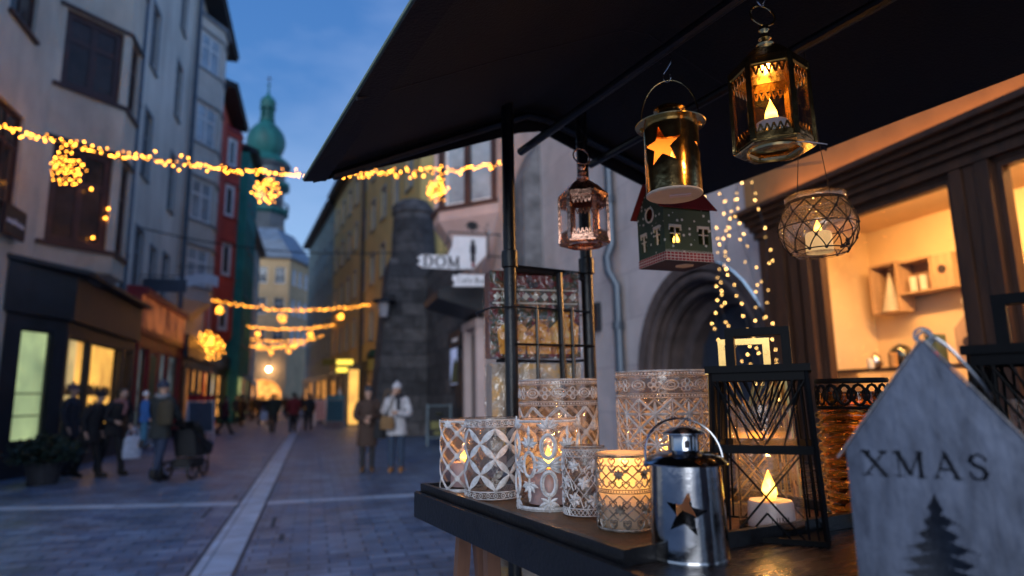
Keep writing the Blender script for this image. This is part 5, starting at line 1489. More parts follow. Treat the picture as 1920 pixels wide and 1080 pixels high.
tTr = thing('tray', 'black rimmed tray with woven copper mat holding five glass candle jars', 'tray', at(0, 0, 1.2755), SA)
mb = MB(); mb.box((.81, 1.1, .003), (.51, .75, .005)); mb.build('tray_mat', M['trayfloor'], tTr, smooth=0)
mb = MB()
for c, s_ in (((.543, 1.1, .011), (.012, .776, .022)), ((1.073, 1.1, .011), (.012, .776, .022)), ((.808, 1.479, .011), (.518, .012, .022)), ((.808, .721, .011), (.518, .012, .022))): mb.box(c, s_)
mb.build('tray_rim', M['black'], tTr, smooth=0)
TZ = 1.2815

t = thing('trestle', 'brown wooden trestle standing under the far end of the table', 'trestle', at(.66, 1.47, 0), SA)
mb = MB()
for dx, dy in ((-.07, .02), (.10, .02), (-.05, -.32)): mb.bar((.0 + dx * .2, dy * .4, 1.2), (dx * 1.5, dy, .0), .032, .022, (0, 1, 0))
mb.build('leg', M['brownwood'], t, smooth=0)
mb = MB(); mb.bar((0, -.25, 1.205), (0, .12, 1.205), .07, .05); mb.build('crossbar', M['brownwood'], t, smooth=0)

# rack of wire cradles on the two posts, with wrapped packs standing in it
t = thing('wire_rack', 'black tube rack with vertical bars between the stall posts', 'rack', at(.98, 1.6, 0), SA)
mb = MB()
mb.tube([(-.135, -.0, 1.862), (.10, 0, 1.858), (.128, 0, 1.84), (.132, 0, 1.78)], .012, 8)
mb.tube([(.02, -.018, 1.855), (.028, -.02, 1.24)], .010, 8)
for x, z0, z1 in ((-.062, 1.75, 1.30), (.058, 1.75, 1.30), (-.06, 1.16, .70), (.06, 1.16, .70), (0, 1.16, .70)): mb.tube([(x, -.022, z0), (x, -.024, z1)], .0055, 6)
for z in (1.742, 1.39, 1.16): mb.tube([(-.20, .085, z - .012), (-.22, .05, z - .01), (-.20, -.005, z), (-.12, -.024, z + .004), (.12, -.024, z), (.14, .03, z), (.14, .09, z)], .0032, 6)
for z in (1.64, 1.345, .8): mb.tube([(-.13, -.024, z), (.132, -.024, z)], .004, 6)
for z in (1.60, 1.335, .72): mb.tube([(-.13, .0, z), (-.13, .1, z), (.13, .1, z), (.13, 0, z)], .005, 6)
mb.build('frame', M['steelblack'], t)
def packmat(name, cols, scale, seed):
    m, N, L, b = newmat(name)
    tc = N.new('ShaderNodeTexCoord'); mp = N.new('ShaderNodeMapping'); mp.inputs['Location'].default_value = (seed, seed * 2.1, 0)
    L.new(tc.outputs['Object'], mp.inputs[0])
    vo = N.new('ShaderNodeTexNoise'); vo.inputs['Scale'].default_value = scale; vo.inputs['Detail'].default_value = 3; vo.inputs['Distortion'].default_value = 1.6
    L.new(mp.outputs[0], vo.inputs['Vector'])
    r = N.new('ShaderNodeValToRGB'); r.color_ramp.interpolation = 'EASE'
    e = r.color_ramp.elements
    e[0].position = .28; e[0].color = (*cols[0], 1); e[1].position = .75; e[1].color = (*cols[-1], 1)
    for i, c in enumerate(cols[1:-1]):
        x = e.new(.28 + .47 * (i + 1) / (len(cols) - 1)); x.color = (*c, 1)
    L.new(vo.outputs['Fac'], r.inputs[0]); L.new(r.outputs[0], b.inputs['Base Color'])
    b.inputs['Roughness'].default_value = .5
    return m
film = M['film'] = mat('crinkled_clear_film', (.25, .25, .26), .1, var=.2, scale=30)
def filmmat():
    m, N, L, b = newmat('crinkled_film')
    N.remove(b)
    tc = N.new('ShaderNodeTexCoord'); no = N.new('ShaderNodeTexNoise'); no.inputs['Scale'].default_value = 26; no.inputs['Detail'].default_value = 3; no.inputs['Distortion'].default_value = 1.2
    L.new(tc.outputs['Object'], no.inputs['Vector'])
    bp = N.new('ShaderNodeBump'); bp.inputs['Strength'].default_value = .9; bp.inputs['Distance'].default_value = .012; L.new(no.outputs['Fac'], bp.inputs['Height'])
    tr = N.new('ShaderNodeBsdfTransparent'); gl = N.new('ShaderNodeBsdfGlossy'); gl.inputs['Roughness'].default_value = .12; L.new(bp.outputs[0], gl.inputs['Normal'])
    mx = N.new('ShaderNodeMixShader'); mx.inputs[0].default_value = .12
    L.new(tr.outputs[0], mx.inputs[1]); L.new(gl.outputs[0], mx.inputs[2]); L.new(mx.outputs[0], N['Material Output'].inputs['Surface'])
    return m
FILM = filmmat()
def pack(label, loc, rz, w, h, d, cm, sm_, text=None, figures=False):
    t = thing('napkin_pack', label, 'napkin pack', loc, rz)
    mb = MB(); mb.cur = 0
    for i in range(9):
        y = -d / 2 + d * (i + .5) / 9
        mb.box((0, y, h / 2), (w - .004 * (i % 2), d / 9 * .86, h - .003 * (i % 3)))
    mb.build('napkins', sm_, t, smooth=0)
    mb = MB(); mb.box((0, -d / 2 - .002, h / 2), (w * .99, .003, h * .985)); f = mb.build('printed_front', cm, t, smooth=0)
    if figures:
        mb = MB(); rng = random.Random(5)
        for cx, hh in ((-.27, .74), (.03, .66), (.31, .80)):      # wrapped parcels, candles and a frieze, as printed on the front
            mb.prism([(w * cx - .035, h * .04), (w * cx + .04, h * .04), (w * cx + .046, h * hh * .45), (w * cx + .012, h * hh * .60), (w * cx + .03, h * hh * .66), (w * cx - .02, h * hh * .66), (w * cx - .006, h * hh * .60), (w * cx - .042, h * hh * .42)], -d / 2 - .0055, -d / 2 - .0037)
        mb.build('printed_parcels', packmat('parcel_print', ((.30, .07, .01), (.95, .40, .05), (1.0, .66, .18)), 30, 3), t, smooth=0)
        mb = MB()
        for i in range(9): mb.box((-w * .42 + i * w * .105, -d / 2 - .005, h * .70), (.016, .002, .016), 0, Matrix.Rotation(R(45), 3, 'Y'))
        for dz in (-.02, .02): mb.box((0, -d / 2 - .0045, h * .70 + dz), (w * .94, .002, .004))
        mb.build('printed_frieze', M['offwhite'], t, smooth=0)
    mb = MB(); mb.box((0, 0, h / 2), (w + .008, d + .014, h + .006)); mb.build('wrapping', FILM, t, smooth=0)
    return t
pk1 = packmat('christmas_print', ((.02, .008, .008), (.22, .015, .015), (.03, .045, .012), (.30, .11, .03), (.06, .008, .008)), 14, 1.3)
pk2 = packmat('golden_print', ((.30, .22, .16), (.50, .40, .30), (.75, .45, .15), (.4, .33, .28)), 11, 4.0)
edge = mat('red_napkin_edges', (.22, .10, .09), .8, var=.5, scale=60, stretch=(1, 30, 1))
edge2 = mat('pale_napkin_edges', (.34, .30, .29), .8, var=.4, scale=60, stretch=(1, 30, 1))
pack('upper red napkin pack with golden parcels printed on it', at(.945, 1.652, 1.606), SA + R(-14), .275, .255, .07, pk1, edge, figures=True)
pack('lower pale napkin pack behind the tall jar', at(.945, 1.652, 1.34), SA + R(-14), .27, .25, .07, pk2, edge2)
pack('pale napkin pack in the rack below the table', at(.93, 1.66, .735), SA + R(-10), .25, .42, .07, pk2, edge2)
pack('golden napkin pack beside the rack below the table', at(1.13, 1.72, .70), SA + R(-8), .2, .40, .06, pk1, edge, figures=True)

# ---------------------------------------------------------------- lace work wrapped round a cylinder
def ribbon(mb, pts, nrm, w, t):
    k = len(pts); vs = []
    for i in range(k):
        a, b = pts[max(i - 1, 0)], pts[min(i + 1, k - 1)]
        T = (b - a).normalized(); S_ = T.cross(nrm[i]).normalized()
        ww = w[i] if isinstance(w, (list, tuple)) else w
        vs += [pts[i] - S_ * ww / 2, pts[i] + nrm[i] * t, pts[i] + S_ * ww / 2, pts[i] - nrm[i] * t * .3]
    fs = [(i * 4 + j, i * 4 + (j + 1) % 4, (i + 1) * 4 + (j + 1) % 4, (i + 1) * 4 + j) for i in range(k - 1) for j in range(4)]
    fs += [(3, 2, 1, 0), tuple((k - 1) * 4 + j for j in range(4))]
    mb.add(vs, fs)
class Wrap:
    def __init__(s, r): s.r, s.mb = r, MB()
    def line(s, pts, w, t=.0016, sub=True):
        w = w * 1.2
        q = []
        for (u0, z0), (u1, z1) in zip(pts, pts[1:]):
            n = max(1, int(math.hypot(u1 - u0, z1 - z0) / .008)) if sub else 1
            for i in range(n): q.append((u0 + (u1 - u0) * i / n, z0 + (z1 - z0) * i / n))
        q.append(pts[-1])
        N_ = [Vector((math.cos(u / s.r), math.sin(u / s.r), 0)) for u, z in q]
        ribbon(s.mb, [n_ * s.r + Vector((0, 0, z)) for n_, (u, z) in zip(N_, q)], N_, w, t)
    def ring(s, u, z, rx, rz, w, n=14, t=.0016):
        s.line([(u + rx * math.cos(2 * math.pi * i / n), z + rz * math.sin(2 * math.pi * i / n)) for i in range(n + 1)], w, t, False)
    def band(s, z, w, t=.0016):
        s.line([(2 * math.pi * s.r * i / 60, z) for i in range(61)], w, t, False)
    def petal(s, u0, z0, u1, z1, w, t=.002):
        w = w * 1.1
        n = 7
        pts = [(u0 + (u1 - u0) * i / n, z0 + (z1 - z0) * i / n) for i in range(n + 1)]
        N_ = [Vector((math.cos(u / s.r), math.sin(u / s.r), 0)) for u, z in pts]
        ribbon(s.mb, [m_ * s.r + Vector((0, 0, z)) for m_, (u, z) in zip(N_, pts)], N_, [w * math.sin(math.pi * (i + .35) / (n + .7)) + .0006 for i in range(n + 1)], t)
    def dot(s, u, z, r):
        n_ = Vector((math.cos(u / s.r), math.sin(u / s.r), 0)); c = n_ * s.r + Vector((0, 0, z))
        s.mb.ball(c, r, 8)
    def per(s, n): return [2 * math.pi * s.r * i / n for i in range(n)]

def lattice(W, z0, z1, n, rows, w, knots=.0035, double=False, petals=False):
    C = 2 * math.pi * W.r; du = C / n; dz = (z1 - z0) / rows
    for i in range(n):
        for j in range(rows):
            u, z = i * du, z0 + j * dz
            for a, b in (((u, z), (u + du, z + dz)), ((u + du, z), (u, z + dz))):
                if petals:
                    m_ = ((a[0] + b[0]) / 2, (a[1] + b[1]) / 2)
                    for p, q in ((a, m_), (m_, b)): W.petal(p[0], p[1], q[0], q[1], w)
                elif double:
                    e = w * .75
                    W.line([(a[0] - e, a[1]), (b[0] - e, b[1])], w * .7); W.line([(a[0] + e, a[1]), (b[0] + e, b[1])], w * .7)
                else: W.line([a, b], w)
            if knots:
                W.ring(u + du / 2, z + dz / 2, knots, knots, knots * .7, 10); W.dot(u + du / 2, z + dz / 2, knots * .45)
                W.ring(u, z, knots, knots, knots * .7, 10); W.dot(u, z, knots * .45)
def beadband(W, z, n, r=.0022, wide=.006):
    W.band(z - wide * .55, .0016); W.band(z + wide * .55, .0016)
    for u in W.per(n): W.dot(u, z, r)
def ringband(W, z, n, r):
    W.band(z - r * 1.5, .0022); W.band(z + r * 1.5, .0022)
    for u in W.per(n):
        W.ring(u, z, r, r, .0018, 10); W.dot(u, z, r * .4)
        W.dot(u + math.pi * W.r / n, z + r * .6, r * .28); W.dot(u + math.pi * W.r / n, z - r * .6, r * .28)
def fan(W, u, z, s_, up=1, n=5):
    for i in range(n):
        a = R(-62 + 124 * i / (n - 1))
        W.petal(u, z, u + s_ * math.sin(a), z + up * s_ * math.cos(a) * (1 - .1 * abs(i - n // 2)), s_ * .32, .0026)

def glass_cup(t, r, h, wall=.0028, m=None, name='glass_cup'):
    mb = MB(); mb.lathe([(0, .004), (r - .004, .004), (r - .0008, .008), (r - .0008, h)], 48)
    mb.tube([((r - .0008) * math.cos(R(a)), (r - .0008) * math.sin(R(a)), h) for a in range(0, 360, 9)], .0012, 6, True)
    return mb.build(name, m or M['jarthin'], t, smooth=50)
def led_candle(label, loc, r=.028, h=.04, lit=True, body=None, text=None, rz=0.0, flame=None, fs=1.0):
    t = thing('led_candle', label, 'candle', loc, rz)
    mb = MB(); mb.lathe([(0, 0), (r, 0), (r * 1.02, .003), (r * .97, h - .004), (r * .9, h), (r * .7, h - .003), (0, h - .005)], 28); mb.build('candle_body', body or M['candle'], t, smooth=45)
    f = MB(); f.lathe([(0, 0), (.0055 * fs, .003 * fs), (.0085 * fs, .010 * fs), (.0075 * fs, .018 * fs), (.004 * fs, .027 * fs), (.0012 * fs, .034 * fs), (0, .037 * fs)], 12, (0, 0, h - .004)); f.build('flame', flame or (M['flame'] if lit else M['offwhite']), t)
    if text:
        q = MB(); lettering(q, text, .0085, lambda u, w, d: (math.sin(u / r) * (r * 1.006 - d), -math.cos(u / r) * (r * 1.006 - d), .012 + w), .0006, .16); q.build('lettering', M['ink'], t, smooth=0)
    return t
def lampdot(name, loc, e, col=(1, .44, .11), r=.004):
    l = bpy.data.lights.new(name, 'POINT'); l.energy = e * .5; l.color = (1, .42, .10); l.shadow_soft_size = r
    o = bpy.data.objects.new(name, l); COL.objects.link(o); o.location = loc
    return o

# jar with crossed double ribs
def jar(name, label, loc, r, h, lacem, pattern, rz=0.0, gm=None, gtop=None):
    t = thing(name, label, 'candle jar', loc, SA + rz)
    glass_cup(t, r - .0028, gtop or h, m=gm)
    W = Wrap(r); pattern(W, h); W.mb.build('metal_lace', lacem, t, smooth=50)
    return t
def pat_cross(W, h):
    lattice(W, .006, h - .008, 7, 3, .0030, .0048, double=True)
    W.band(.004, .006); W.band(h - .006, .004)
    for u in W.per(7):
        fan(W, u, h - .020, .018, 1, 5)
def pat_petal(W, h):
    ringband(W, h - .011, 24, .0048); ringband(W, .011, 24, .0048)
    lattice(W, .022, h - .022, 6, 2, .0115, .0034, petals=True)
    C = 2 * math.pi * W.r; du = C / 6; dz = (h - .044) / 2
    for i in range(6):
        for j in range(2):
            for a in range(4):
                pass
def pat_oval(W, h):
    C = 2 * math.pi * W.r; n = 5
    W.band(.004, .007, .002); W.band(h - .004, .004)
    for i in range(n):
        u = C * i / n
        for z in (h * .30, h * .70): W.ring(u, z, .0135, .0215, .0068, 20, .0028); W.ring(u, z, .0125, .0205, .002, 20, .0036)
        fan(W, u, h * .105, .022, -1, 5); fan(W, u, h * .10, .018, 1, 3); fan(W, u, h * .895, .024, 1, 5)
        W.petal(u, h * .93, u, h * .99, .008, .003); W.petal(u, .004, u, h * .09, .008, .003)
        for sx in (-1, 1):
            for a in (-32, -11, 11, 32): W.petal(u, h * .5, u + sx * .030 * math.cos(R(a)), h * .5 + .030 * math.sin(R(a)), .0075, .003)
        v = u + C / n / 2
        for z in (h * .5,):
            W.ring(v, z, .013, .023, .006, 18, .0026)
        fan(W, v, h * .70, .022, 1, 5); fan(W, v, h * .72, .014, -1, 3); fan(W, v, h * .30, .022, -1, 5); fan(W, v, h * .28, .014, 1, 3)
        W.petal(v, h * .10, v, h * .24, .007); W.petal(v, h * .79, v, h * .93, .007); W.dot(v, h * .84, .004); W.dot(u, h * .5, .004)
def pat_flower(W, h):
    for z in (h - .010, .010):
        W.band(z - .006, .0018); W.band(z + .006, .0018)
        C = 2 * math.pi * W.r; m_ = 34
        for i in range(m_):
            u = C * i / m_; d = C / m_
            W.line([(u, z - .005), (u + d, z + .005)], .0012, .0012, False); W.line([(u + d, z - .005), (u, z + .005)], .0012, .0012, False)
    C = 2 * math.pi * W.r; rng = random.Random(2)
    for i in range(7):
        for j in range(3):
            u, z = C * (i + .5 * (j % 2)) / 7, .032 + j * (h - .064) / 2
            for a in range(6): W.petal(u, z, u + .0125 * math.cos(R(60 * a + 20)), z + .0125 * math.sin(R(60 * a + 20)), .0056, .0026)
            W.dot(u, z, .0028)
            sg = 1 if (i + j) % 2 else -1
            W.line([(u + .010, z + .006), (u + .017, z + .014 * sg), (u + .022, z + .010 * sg), (u + .020, z + .003 * sg)], .0022)
            W.line([(u - .008, z - .009), (u - .014, z - .018), (u - .010, z - .024)], .0022)
    lattice(W, .018, h - .018, 7, 2, .0016, 0)
def heart(W, u, z, s_, w):
    pts = []
    for i in range(15):
        a = -math.pi + 2 * math.pi * i / 14 + math.pi / 2 * 0
        x = 16 * math.sin(a) ** 3; y = 13 * math.cos(a) - 5 * math.cos(2 * a) - 2 * math.cos(3 * a) - math.cos(4 * a)
        pts.append((u + x / 16 * s_, z + y / 16 * s_))
    W.line(pts, w, .0016, False)
def pat_heart(W, h):
    C = 2 * math.pi * W.r; n = 13
    W.band(h - .003, .0035); W.band(.003, .004); beadband(W, h * .52, 60, .0015, .005)
    lattice(W, h * .57, h - .016, n, 2, .0019, 0); lattice(W, .018, h * .47, n, 2, .0019, 0)
    for i in range(n):
        u = C * (i + .5) / n
        for z in (h - .0105, .0115): heart(W, u, z, .0062, .0017)
        for z in (h * .615, h * .82, h * .12, h * .36): heart(W, u, z, .0064, .0016)
        if i % 2 == 0:
            for z in (h * .74, h * .29):
                v = C * i / n
                for a in range(8): W.petal(v, z, v + .0085 * math.cos(R(45 * a)), z + .0085 * math.sin(R(45 * a)), .0035, .0022)
                W.dot(v, z, .0022)
def topband(W, h):
    beadband(W, h - .007, 84, .0022, .008); beadband(W, h - .058, 84, .0022, .008)
    C = 2 * math.pi * W.r; n = 9
    for i in range(n):
        u = C * i / n; z = h - .033
        W.ring(u, z, .017, .011, .003, 14, .0022); W.ring(u, z, .009, .005, .0025, 10)
        v = u + C / n / 2
        for a in range(4): W.ring(v + .0085 * math.cos(R(90 * a)), z + .0085 * math.sin(R(90 * a)), .0058, .0058, .0024, 10, .002)
        W.dot(v, z, .003)
    W.band(h - .0005, .003); 
def pat_tall_diamond(W, h):
    topband(W, h); W.band(.004, .006)
    lattice(W, .01, h - .066, 9, 3, .0042, .006, double=True)
    C = 2 * math.pi * W.r
    for i in range(9):
        for j in range(4):
            u, z = C * (i + .5) / 9, .01 + (h - .076) / 3 * j
            if z < h - .075: fan(W, u, z + .004, .020, 1, 5)
def pat_tall_star(W, h):
    topband(W, h); W.band(.004, .006)
    C = 2 * math.pi * W.r; n = 9; du = C / n; rows = max(1, round((h - .07) / du)); dz = (h - .072) / rows
    for i in range(n):
        W.line([(i * du, .004), (i * du, h - .066)], .0022)
        for j in range(rows):
            u, z = i * du, .006 + j * dz
            W.line([(u, z), (u + du, z)], .0022)
            for a, b in (((u, z), (u + du, z + dz)), ((u + du, z), (u, z + dz))): W.line([a, b], .0048, .0022)
            for a in range(8):
                if a % 2 == 0: W.petal(u + du / 2, z + dz / 2, u + du / 2 + du * .42 * math.cos(R(45 * a)), z + dz / 2 + dz * .42 * math.sin(R(45 * a)), .006, .0024)
            W.line([(u + du / 2, z), (u + du, z + dz / 2), (u + du / 2, z + dz), (u, z + dz / 2), (u + du / 2, z)], .0026)
JG = 'lace jars on the tray'
def base(b, a, r): 
    """Centre of a jar whose front touches (b, a) as seen from the street side."""
    l = math.hypot(b, a); return (b + b / l * r, a + a / l * r)
b_, a_ = base(.607, 1.395, .055); jar('candle_jar', 'clear jar with crossed ribs at the far left corner of the tray', at(b_, a_, TZ), .055, .165, M['lace'], pat_cross)
led_candle('lilac lit candle inside the crossed rib jar', at(b_, a_, TZ + .0085), .030, .055, body=M['pinkcandle'])
lampdot('cross_jar_glow', at(b_, a_, TZ + .108), .34, (1, .46, .13))
b_, a_ = base(.610, 1.245, .062); jar('candle_jar', 'empty jar with pointed petal lattice and ringed bands', at(b_, a_, TZ), .062, .170, M['lace'], pat_petal, R(8))
b_, a_ = base(.645, 1.077, .064); jar('candle_jar', 'largest tray jar decorated with ovals and leaf fans', at(b_, a_, TZ), .064, .171, M['lace'], pat_oval, R(-121))
led_candle('lilac lit candle inside the oval decorated jar', at(b_, a_, TZ + .0085), .042, .066, body=M['pinkcandle'], fs=1.3)
lampdot('oval_jar_glow', at(b_, a_, TZ + .130), .42, (1, .46, .13))
b_, a_ = base(.665, .985, .041); jar('candle_jar', 'small jar with raised flowers between criss-cross bands', at(b_, a_, TZ), .041, .122, M['lacesilver'], pat_flower)
b_, a_ = base(.650, .852, .046)
jar('candle_jar', 'glowing frosted jar with brown heart lattice at the tray front', at(b_, a_, TZ), .046, .120, M['laceagd'], pat_heart, 0, M['frost'])
led_candle('lit candle glowing inside the frosted heart jar', at(b_, a_, TZ + .0085), .034, .052, body=M['pinkcandle'], fs=1.3)
lampdot('heart_jar_glow', at(b_, a_, TZ + .114), .42, (1, .55, .12))
jar('tall_jar', 'tall jar with beaded band and diamond ribs beside the rack post', at(.87, 1.40, 1.2755), .098, .26, M['lacesilver'], pat_tall_diamond)
b_, a_ = 1.07, 1.235; jar('tall_jar', 'tall wide jar with star squares behind the steel lantern', at(b_, a_, 1.2755), .112, .275, M['lacesilver'], pat_tall_star)
led_candle('lit candle low inside the star square jar', at(b_, a_, 1.284), .034, .05, fs=1.3)
lampdot('star_jar_glow', at(b_, a_, 1.284 + .112), 1.0, (1, .46, .12))
led_candle('lit candle inside the diamond ribbed tall jar', at(.87, 1.40, 1.284), .034, .05)
lampdot('diamond_jar_glow', at(.87, 1.40, 1.284 + .10), .55, (1, .46, .12))
# ---------------------------------------------------------------- hanging lanterns
def shook(mb, top, bot, r=.0018, w=.010):
    """An S hook from the rail to the handle."""
    t, b = Vector(top), Vector(bot)
    h = t.z - b.z
    pts = [t + Vector((-w * 1.2, 0, -.012)), t + Vector((-w * 1.3, 0, .004)), t + Vector((-.002, 0, .014)), t + Vector((w, 0, .004)), t + Vector((w * .9, 0, -.012)),
           t.lerp(b, .5) + Vector((0, 0, 0)), b + Vector((-w * .8, 0, .016)), b + Vector((-w * .7, 0, .004)), b + Vector((.001, 0, -.003)), b + Vector((w * .7, 0, .006)), b + Vector((w * .7, 0, .013))]
    q, rs = smoothpath(pts, [r] * len(pts), 5)
    mb.tube(q, r, 7)
def hex_lantern(label, loc, rz, r, h, m, rail_dz, cand):
    t = thing('hanging_lantern', label, 'lantern', loc, rz)
    n = 6
    def pt(i, rr, z): a = R(60 * i + 30); return Vector((rr * math.cos(a), rr * math.sin(a), z))
    f = MB()
    for i in range(n):      # corner angles, base band, top band
        f.bar(pt(i, r, 0), pt(i, r * .985, h), .010, .006, up=pt(i, 1, 0))
        for z0, z1 in ((0, .010), (h - .010, h)):
            a, b = pt(i, r * .995, 0), pt(i + 1, r * .995, 0)
            f.bar(a + Vector((0, 0, (z0 + z1) / 2)), b + Vector((0, 0, (z0 + z1) / 2)), .004, z1 - z0)
    f.build('frame', m, t, smooth=0)
    p = MB(); p.lathe([(r * .99, -.006), (r * 1.02, -.004), (r * 1.02, 0), (r * .70, 0.0005), (r * .66, -.002), (r * .70, -.006), (r * .99, -.006)], 6, phase=R(30))
    p.lathe([(r * .66, -.009), (r * .70, -.010), (r * .72, -.006), (r * .66, -.005), (r * .66, -.009)], 28); p.build('base_ring', m, t, smooth=30)
    p = MB(); p.lathe([(0, .0055), (.6 * r, .0055), (.64 * r, .0015), (0, .0015)], 28); p.build('base_plate', m, t, smooth=30)
    for i in range(n):      # pierced trim along the top and bottom of each light, then its glass
        g = MB(); a, b = pt(i, r * .97, 0), pt(i + 1, r * .97, 0); d = b - a; ln = d.length; d.normalize(); nn = Vector((d.y, -d.x, 0))
        def bar2(u0, z0, u1, z1, w=.0032): g.bar(a + d * u0 + Vector((0, 0, z0)), a + d * u1 + Vector((0, 0, z1)), w, .0014, up=nn)
        k = 5
        for j in range(k):
            u0, u1 = .006 + (ln - .012) * j / k, .006 + (ln - .012) * (j + 1) / k; um = (u0 + u1) / 2
            bar2(u0, .012, um, .027); bar2(um, .027, u1, .012)
            bar2(u0, h - .012, um, h - .030); bar2(um, h - .030, u1, h - .012)
            bar2(u0 + .001, h - .024, u0 + (um - u0) * .9, h - .018, .002)
        bar2(.005, .012, ln - .005, .012, .004); bar2(.005, h - .012, ln - .005, h - .012, .004)
        g.build('pierced_trim', m, t, smooth=0)
        q = MB(); a2, b2 = pt(i, r * .94, 0), pt(i + 1, r * .94, 0)
        q.add([a2 + Vector((0, 0, .008)), b2 + Vector((0, 0, .008)), b2 + Vector((0, 0, h - .008)), a2 + Vector((0, 0, h - .008))], [(0, 1, 2, 3)]); q.build('glass_pane', M['sheet'], t, smooth=0)
    c = MB(); c.lathe([(r * 1.03, h), (r * 1.03, h + .004), (r * .62, h + .030), (r * .28, h + .045), (r * .2, h + .048)], 6, phase=R(30)); c.build('roof', m, t, smooth=0)
    c = MB(); z = h + .047
    c.lathe([(.014, z), (.016, z + .004), (.008, z + .009), (.007, z + .012), (.0115, z + .016), (.0115, z + .019), (.006, z + .024), (.006, z + .027), (.010, z + .033), (.0095, z + .039), (.004, z + .043), (0, z + .043)], 16); c.build('finial', m, t)
    c = MB(); rr = .0235; zc = z + .040 + rr
    c.tube([(rr * math.cos(R(a)), .006 * math.sin(R(a)), zc + rr * math.sin(R(a))) for a in range(0, 360, 15)], .0019, 8, True); c.build('ring', m, t)
    c = MB()
    if cand: shook(c, (0, 0, rail_dz), (0, 0, zc + rr))
    else:
        top = Vector((0, 0, rail_dz))
        pts, rs = smoothpath([top + Vector((0, 0, .012)), top + Vector((.012, 0, 0)), top + Vector((-.012, .004, -.02)), Vector((.016, 0, zc + rr + .03)), Vector((-.014, 0, zc + rr + .012)), Vector((0, 0, zc + rr - .002)), Vector((.012, 0, zc + rr + .008))], [.0009] * 7, 5)
        c.tube(pts, .0009, 5)
    c.build('hook', M['silver'] if cand else M['wire'], t)
    return t
RAIL = 2.235
lb, la = .925, .735
hex_lantern('brass hexagonal lantern with lit candle hanging nearest the ceiling rail', at(lb, la, 1.925), R(-8), .067, .148, M['brass'], RAIL - 1.925, True)
t = led_candle('lit candle in the brass hexagonal lantern', at(lb, la, 1.931), .030, .042, fs=1.35)
MB().lathe([(.0308, 0), (.032, 0), (.032, .022), (.0308, .022)], 28, (0, 0, .001)).build('metal_cup', M['silver'], t)
lampdot('brass_lantern_glow', at(lb, la, 2.035), 1.3, (1, .52, .14))
t = thing('price_tag', 'folded paper price tag under the brass hexagonal lantern', 'tag', at(.935, .675, 1.916), SA + R(-20))
mb = MB(); mb.add([(-.02, 0, .0), (.02, .004, .0), (.02, -.022, -.012), (-.02, -.026, -.01), (-.02, 0, .0012), (.02, .004, .0012), (.02, -.022, -.0108), (-.02, -.026, -.0088)], [(0, 1, 2, 3), (7, 6, 5, 4), (0, 4, 5, 1), (1, 5, 6, 2), (2, 6, 7, 3), (3, 7, 4, 0)]); mb.build('paper', M['tag'], t, smooth=0)
lb, la = .925, 1.335
hex_lantern('small aged copper hexagonal lantern hanging beside the rack', at(lb, la, 1.885), R(2), .064, .124, M['copper'], RAIL - 1.885, False)
t = thing('tealight', 'unlit tealight cup in the copper hexagonal lantern', 'candle', at(lb, la, 1.8908), 0)
MB().lathe([(0, 0), (.021, 0), (.022, .018), (.0225, .019), (.021, .019), (.0205, .015), (0, .015)], 24).build('metal_cup', M['silver'], t)
MB().tube([(0, 0, .015), (.0005, 0, .02)], .0008, 5).build('wick', M['wire'], t)

def star_pts(cx, cz, r1, r2, rot=90.0):
    return [(cx + (r1 if i % 2 == 0 else r2) * math.cos(R(rot + 36 * i)), cz + (r1 if i % 2 == 0 else r2) * math.sin(R(rot + 36 * i))) for i in range(10)]
def inside(p, poly):
    x, y = p; c = False; j = len(poly) - 1
    for i in range(len(poly)):
        (xi, yi), (xj, yj) = poly[i], poly[j]
        if (yi > y) != (yj > y) and x < (xj - xi) * (y - yi) / (yj - yi) + xi: c = not c
        j = i
    return c
def pierced_cylinder(mb, r0, r1, z0, z1, holes, nu=300, nz=150):
    """Sheet metal cylinder, cut through wherever a (u, z) cell lies in a hole; u is arc length from the front."""
    C = 2 * math.pi * (r0 + r1) / 2
    vs, fs = [], []
    for j in range(nz + 1):
        z = z0 + (z1 - z0) * j / nz; r = r0 + (r1 - r0) * j / nz
        for i in range(nu):
            a = 2 * math.pi * i / nu - math.pi / 2
            vs.append((r * math.cos(a), r * math.sin(a), z))
    for j in range(nz):
        zc = z0 + (z1 - z0) * (j + .5) / nz
        for i in range(nu):
            u = C * (i + .5) / nu
            u = u - C if u > C / 2 else u
            if any(inside((u - off, zc), poly) for off, poly in holes): continue
            i2 = (i + 1) % nu
            fs.append((j * nu + i, j * nu + i2, (j + 1) * nu + i2, (j + 1) * nu + i))
    mb.add(vs, fs)
def wire_handle(t, m, r, z, top, arc=180, y=0.0, tilt=0.0, rad=.0016, ears=True):
    mb = MB()
    pts = []
    for i in range(21):
        a = math.pi * i / 20
        x = r * math.cos(a); h = (top - z) * math.sin(a) ** .8
        pts.append((x, y + h * math.sin(tilt), z + h * math.cos(tilt)))
    mb.tube(pts, rad, 8)
    if ears:
        for s in (-1, 1): mb.ball((s * r, y, z), rad * 2.6, 8)
    mb.build('handle', m, t)
def back_liner(t, r, z0_, z1_):  # lining added to catch candlelight and brighten the star cutout
    mb = MB(); n = 20
    vs = []
    for i in range(n + 1):
        a = R(-15 + 210 * i / n)
        for z in (z0_, z1_): vs.append((r * math.cos(a), r * math.sin(a), z))
    mb.add(vs, [(2 * i, 2 * i + 2, 2 * i + 3, 2 * i + 1) for i in range(n)])
    mb.build('glow_liner', M['glow_liner'], t)
lb, la = .93, 1.0
z0 = 1.915
t = thing('star_lantern', 'brass can lantern with glowing star cutout hanging from the front rail', 'lantern', at(lb, la, z0), R(-33))
mb = MB(); r = .0585; hh = .158
C = 2 * math.pi * r
st = star_pts(0, .095, .044, .018, 96)
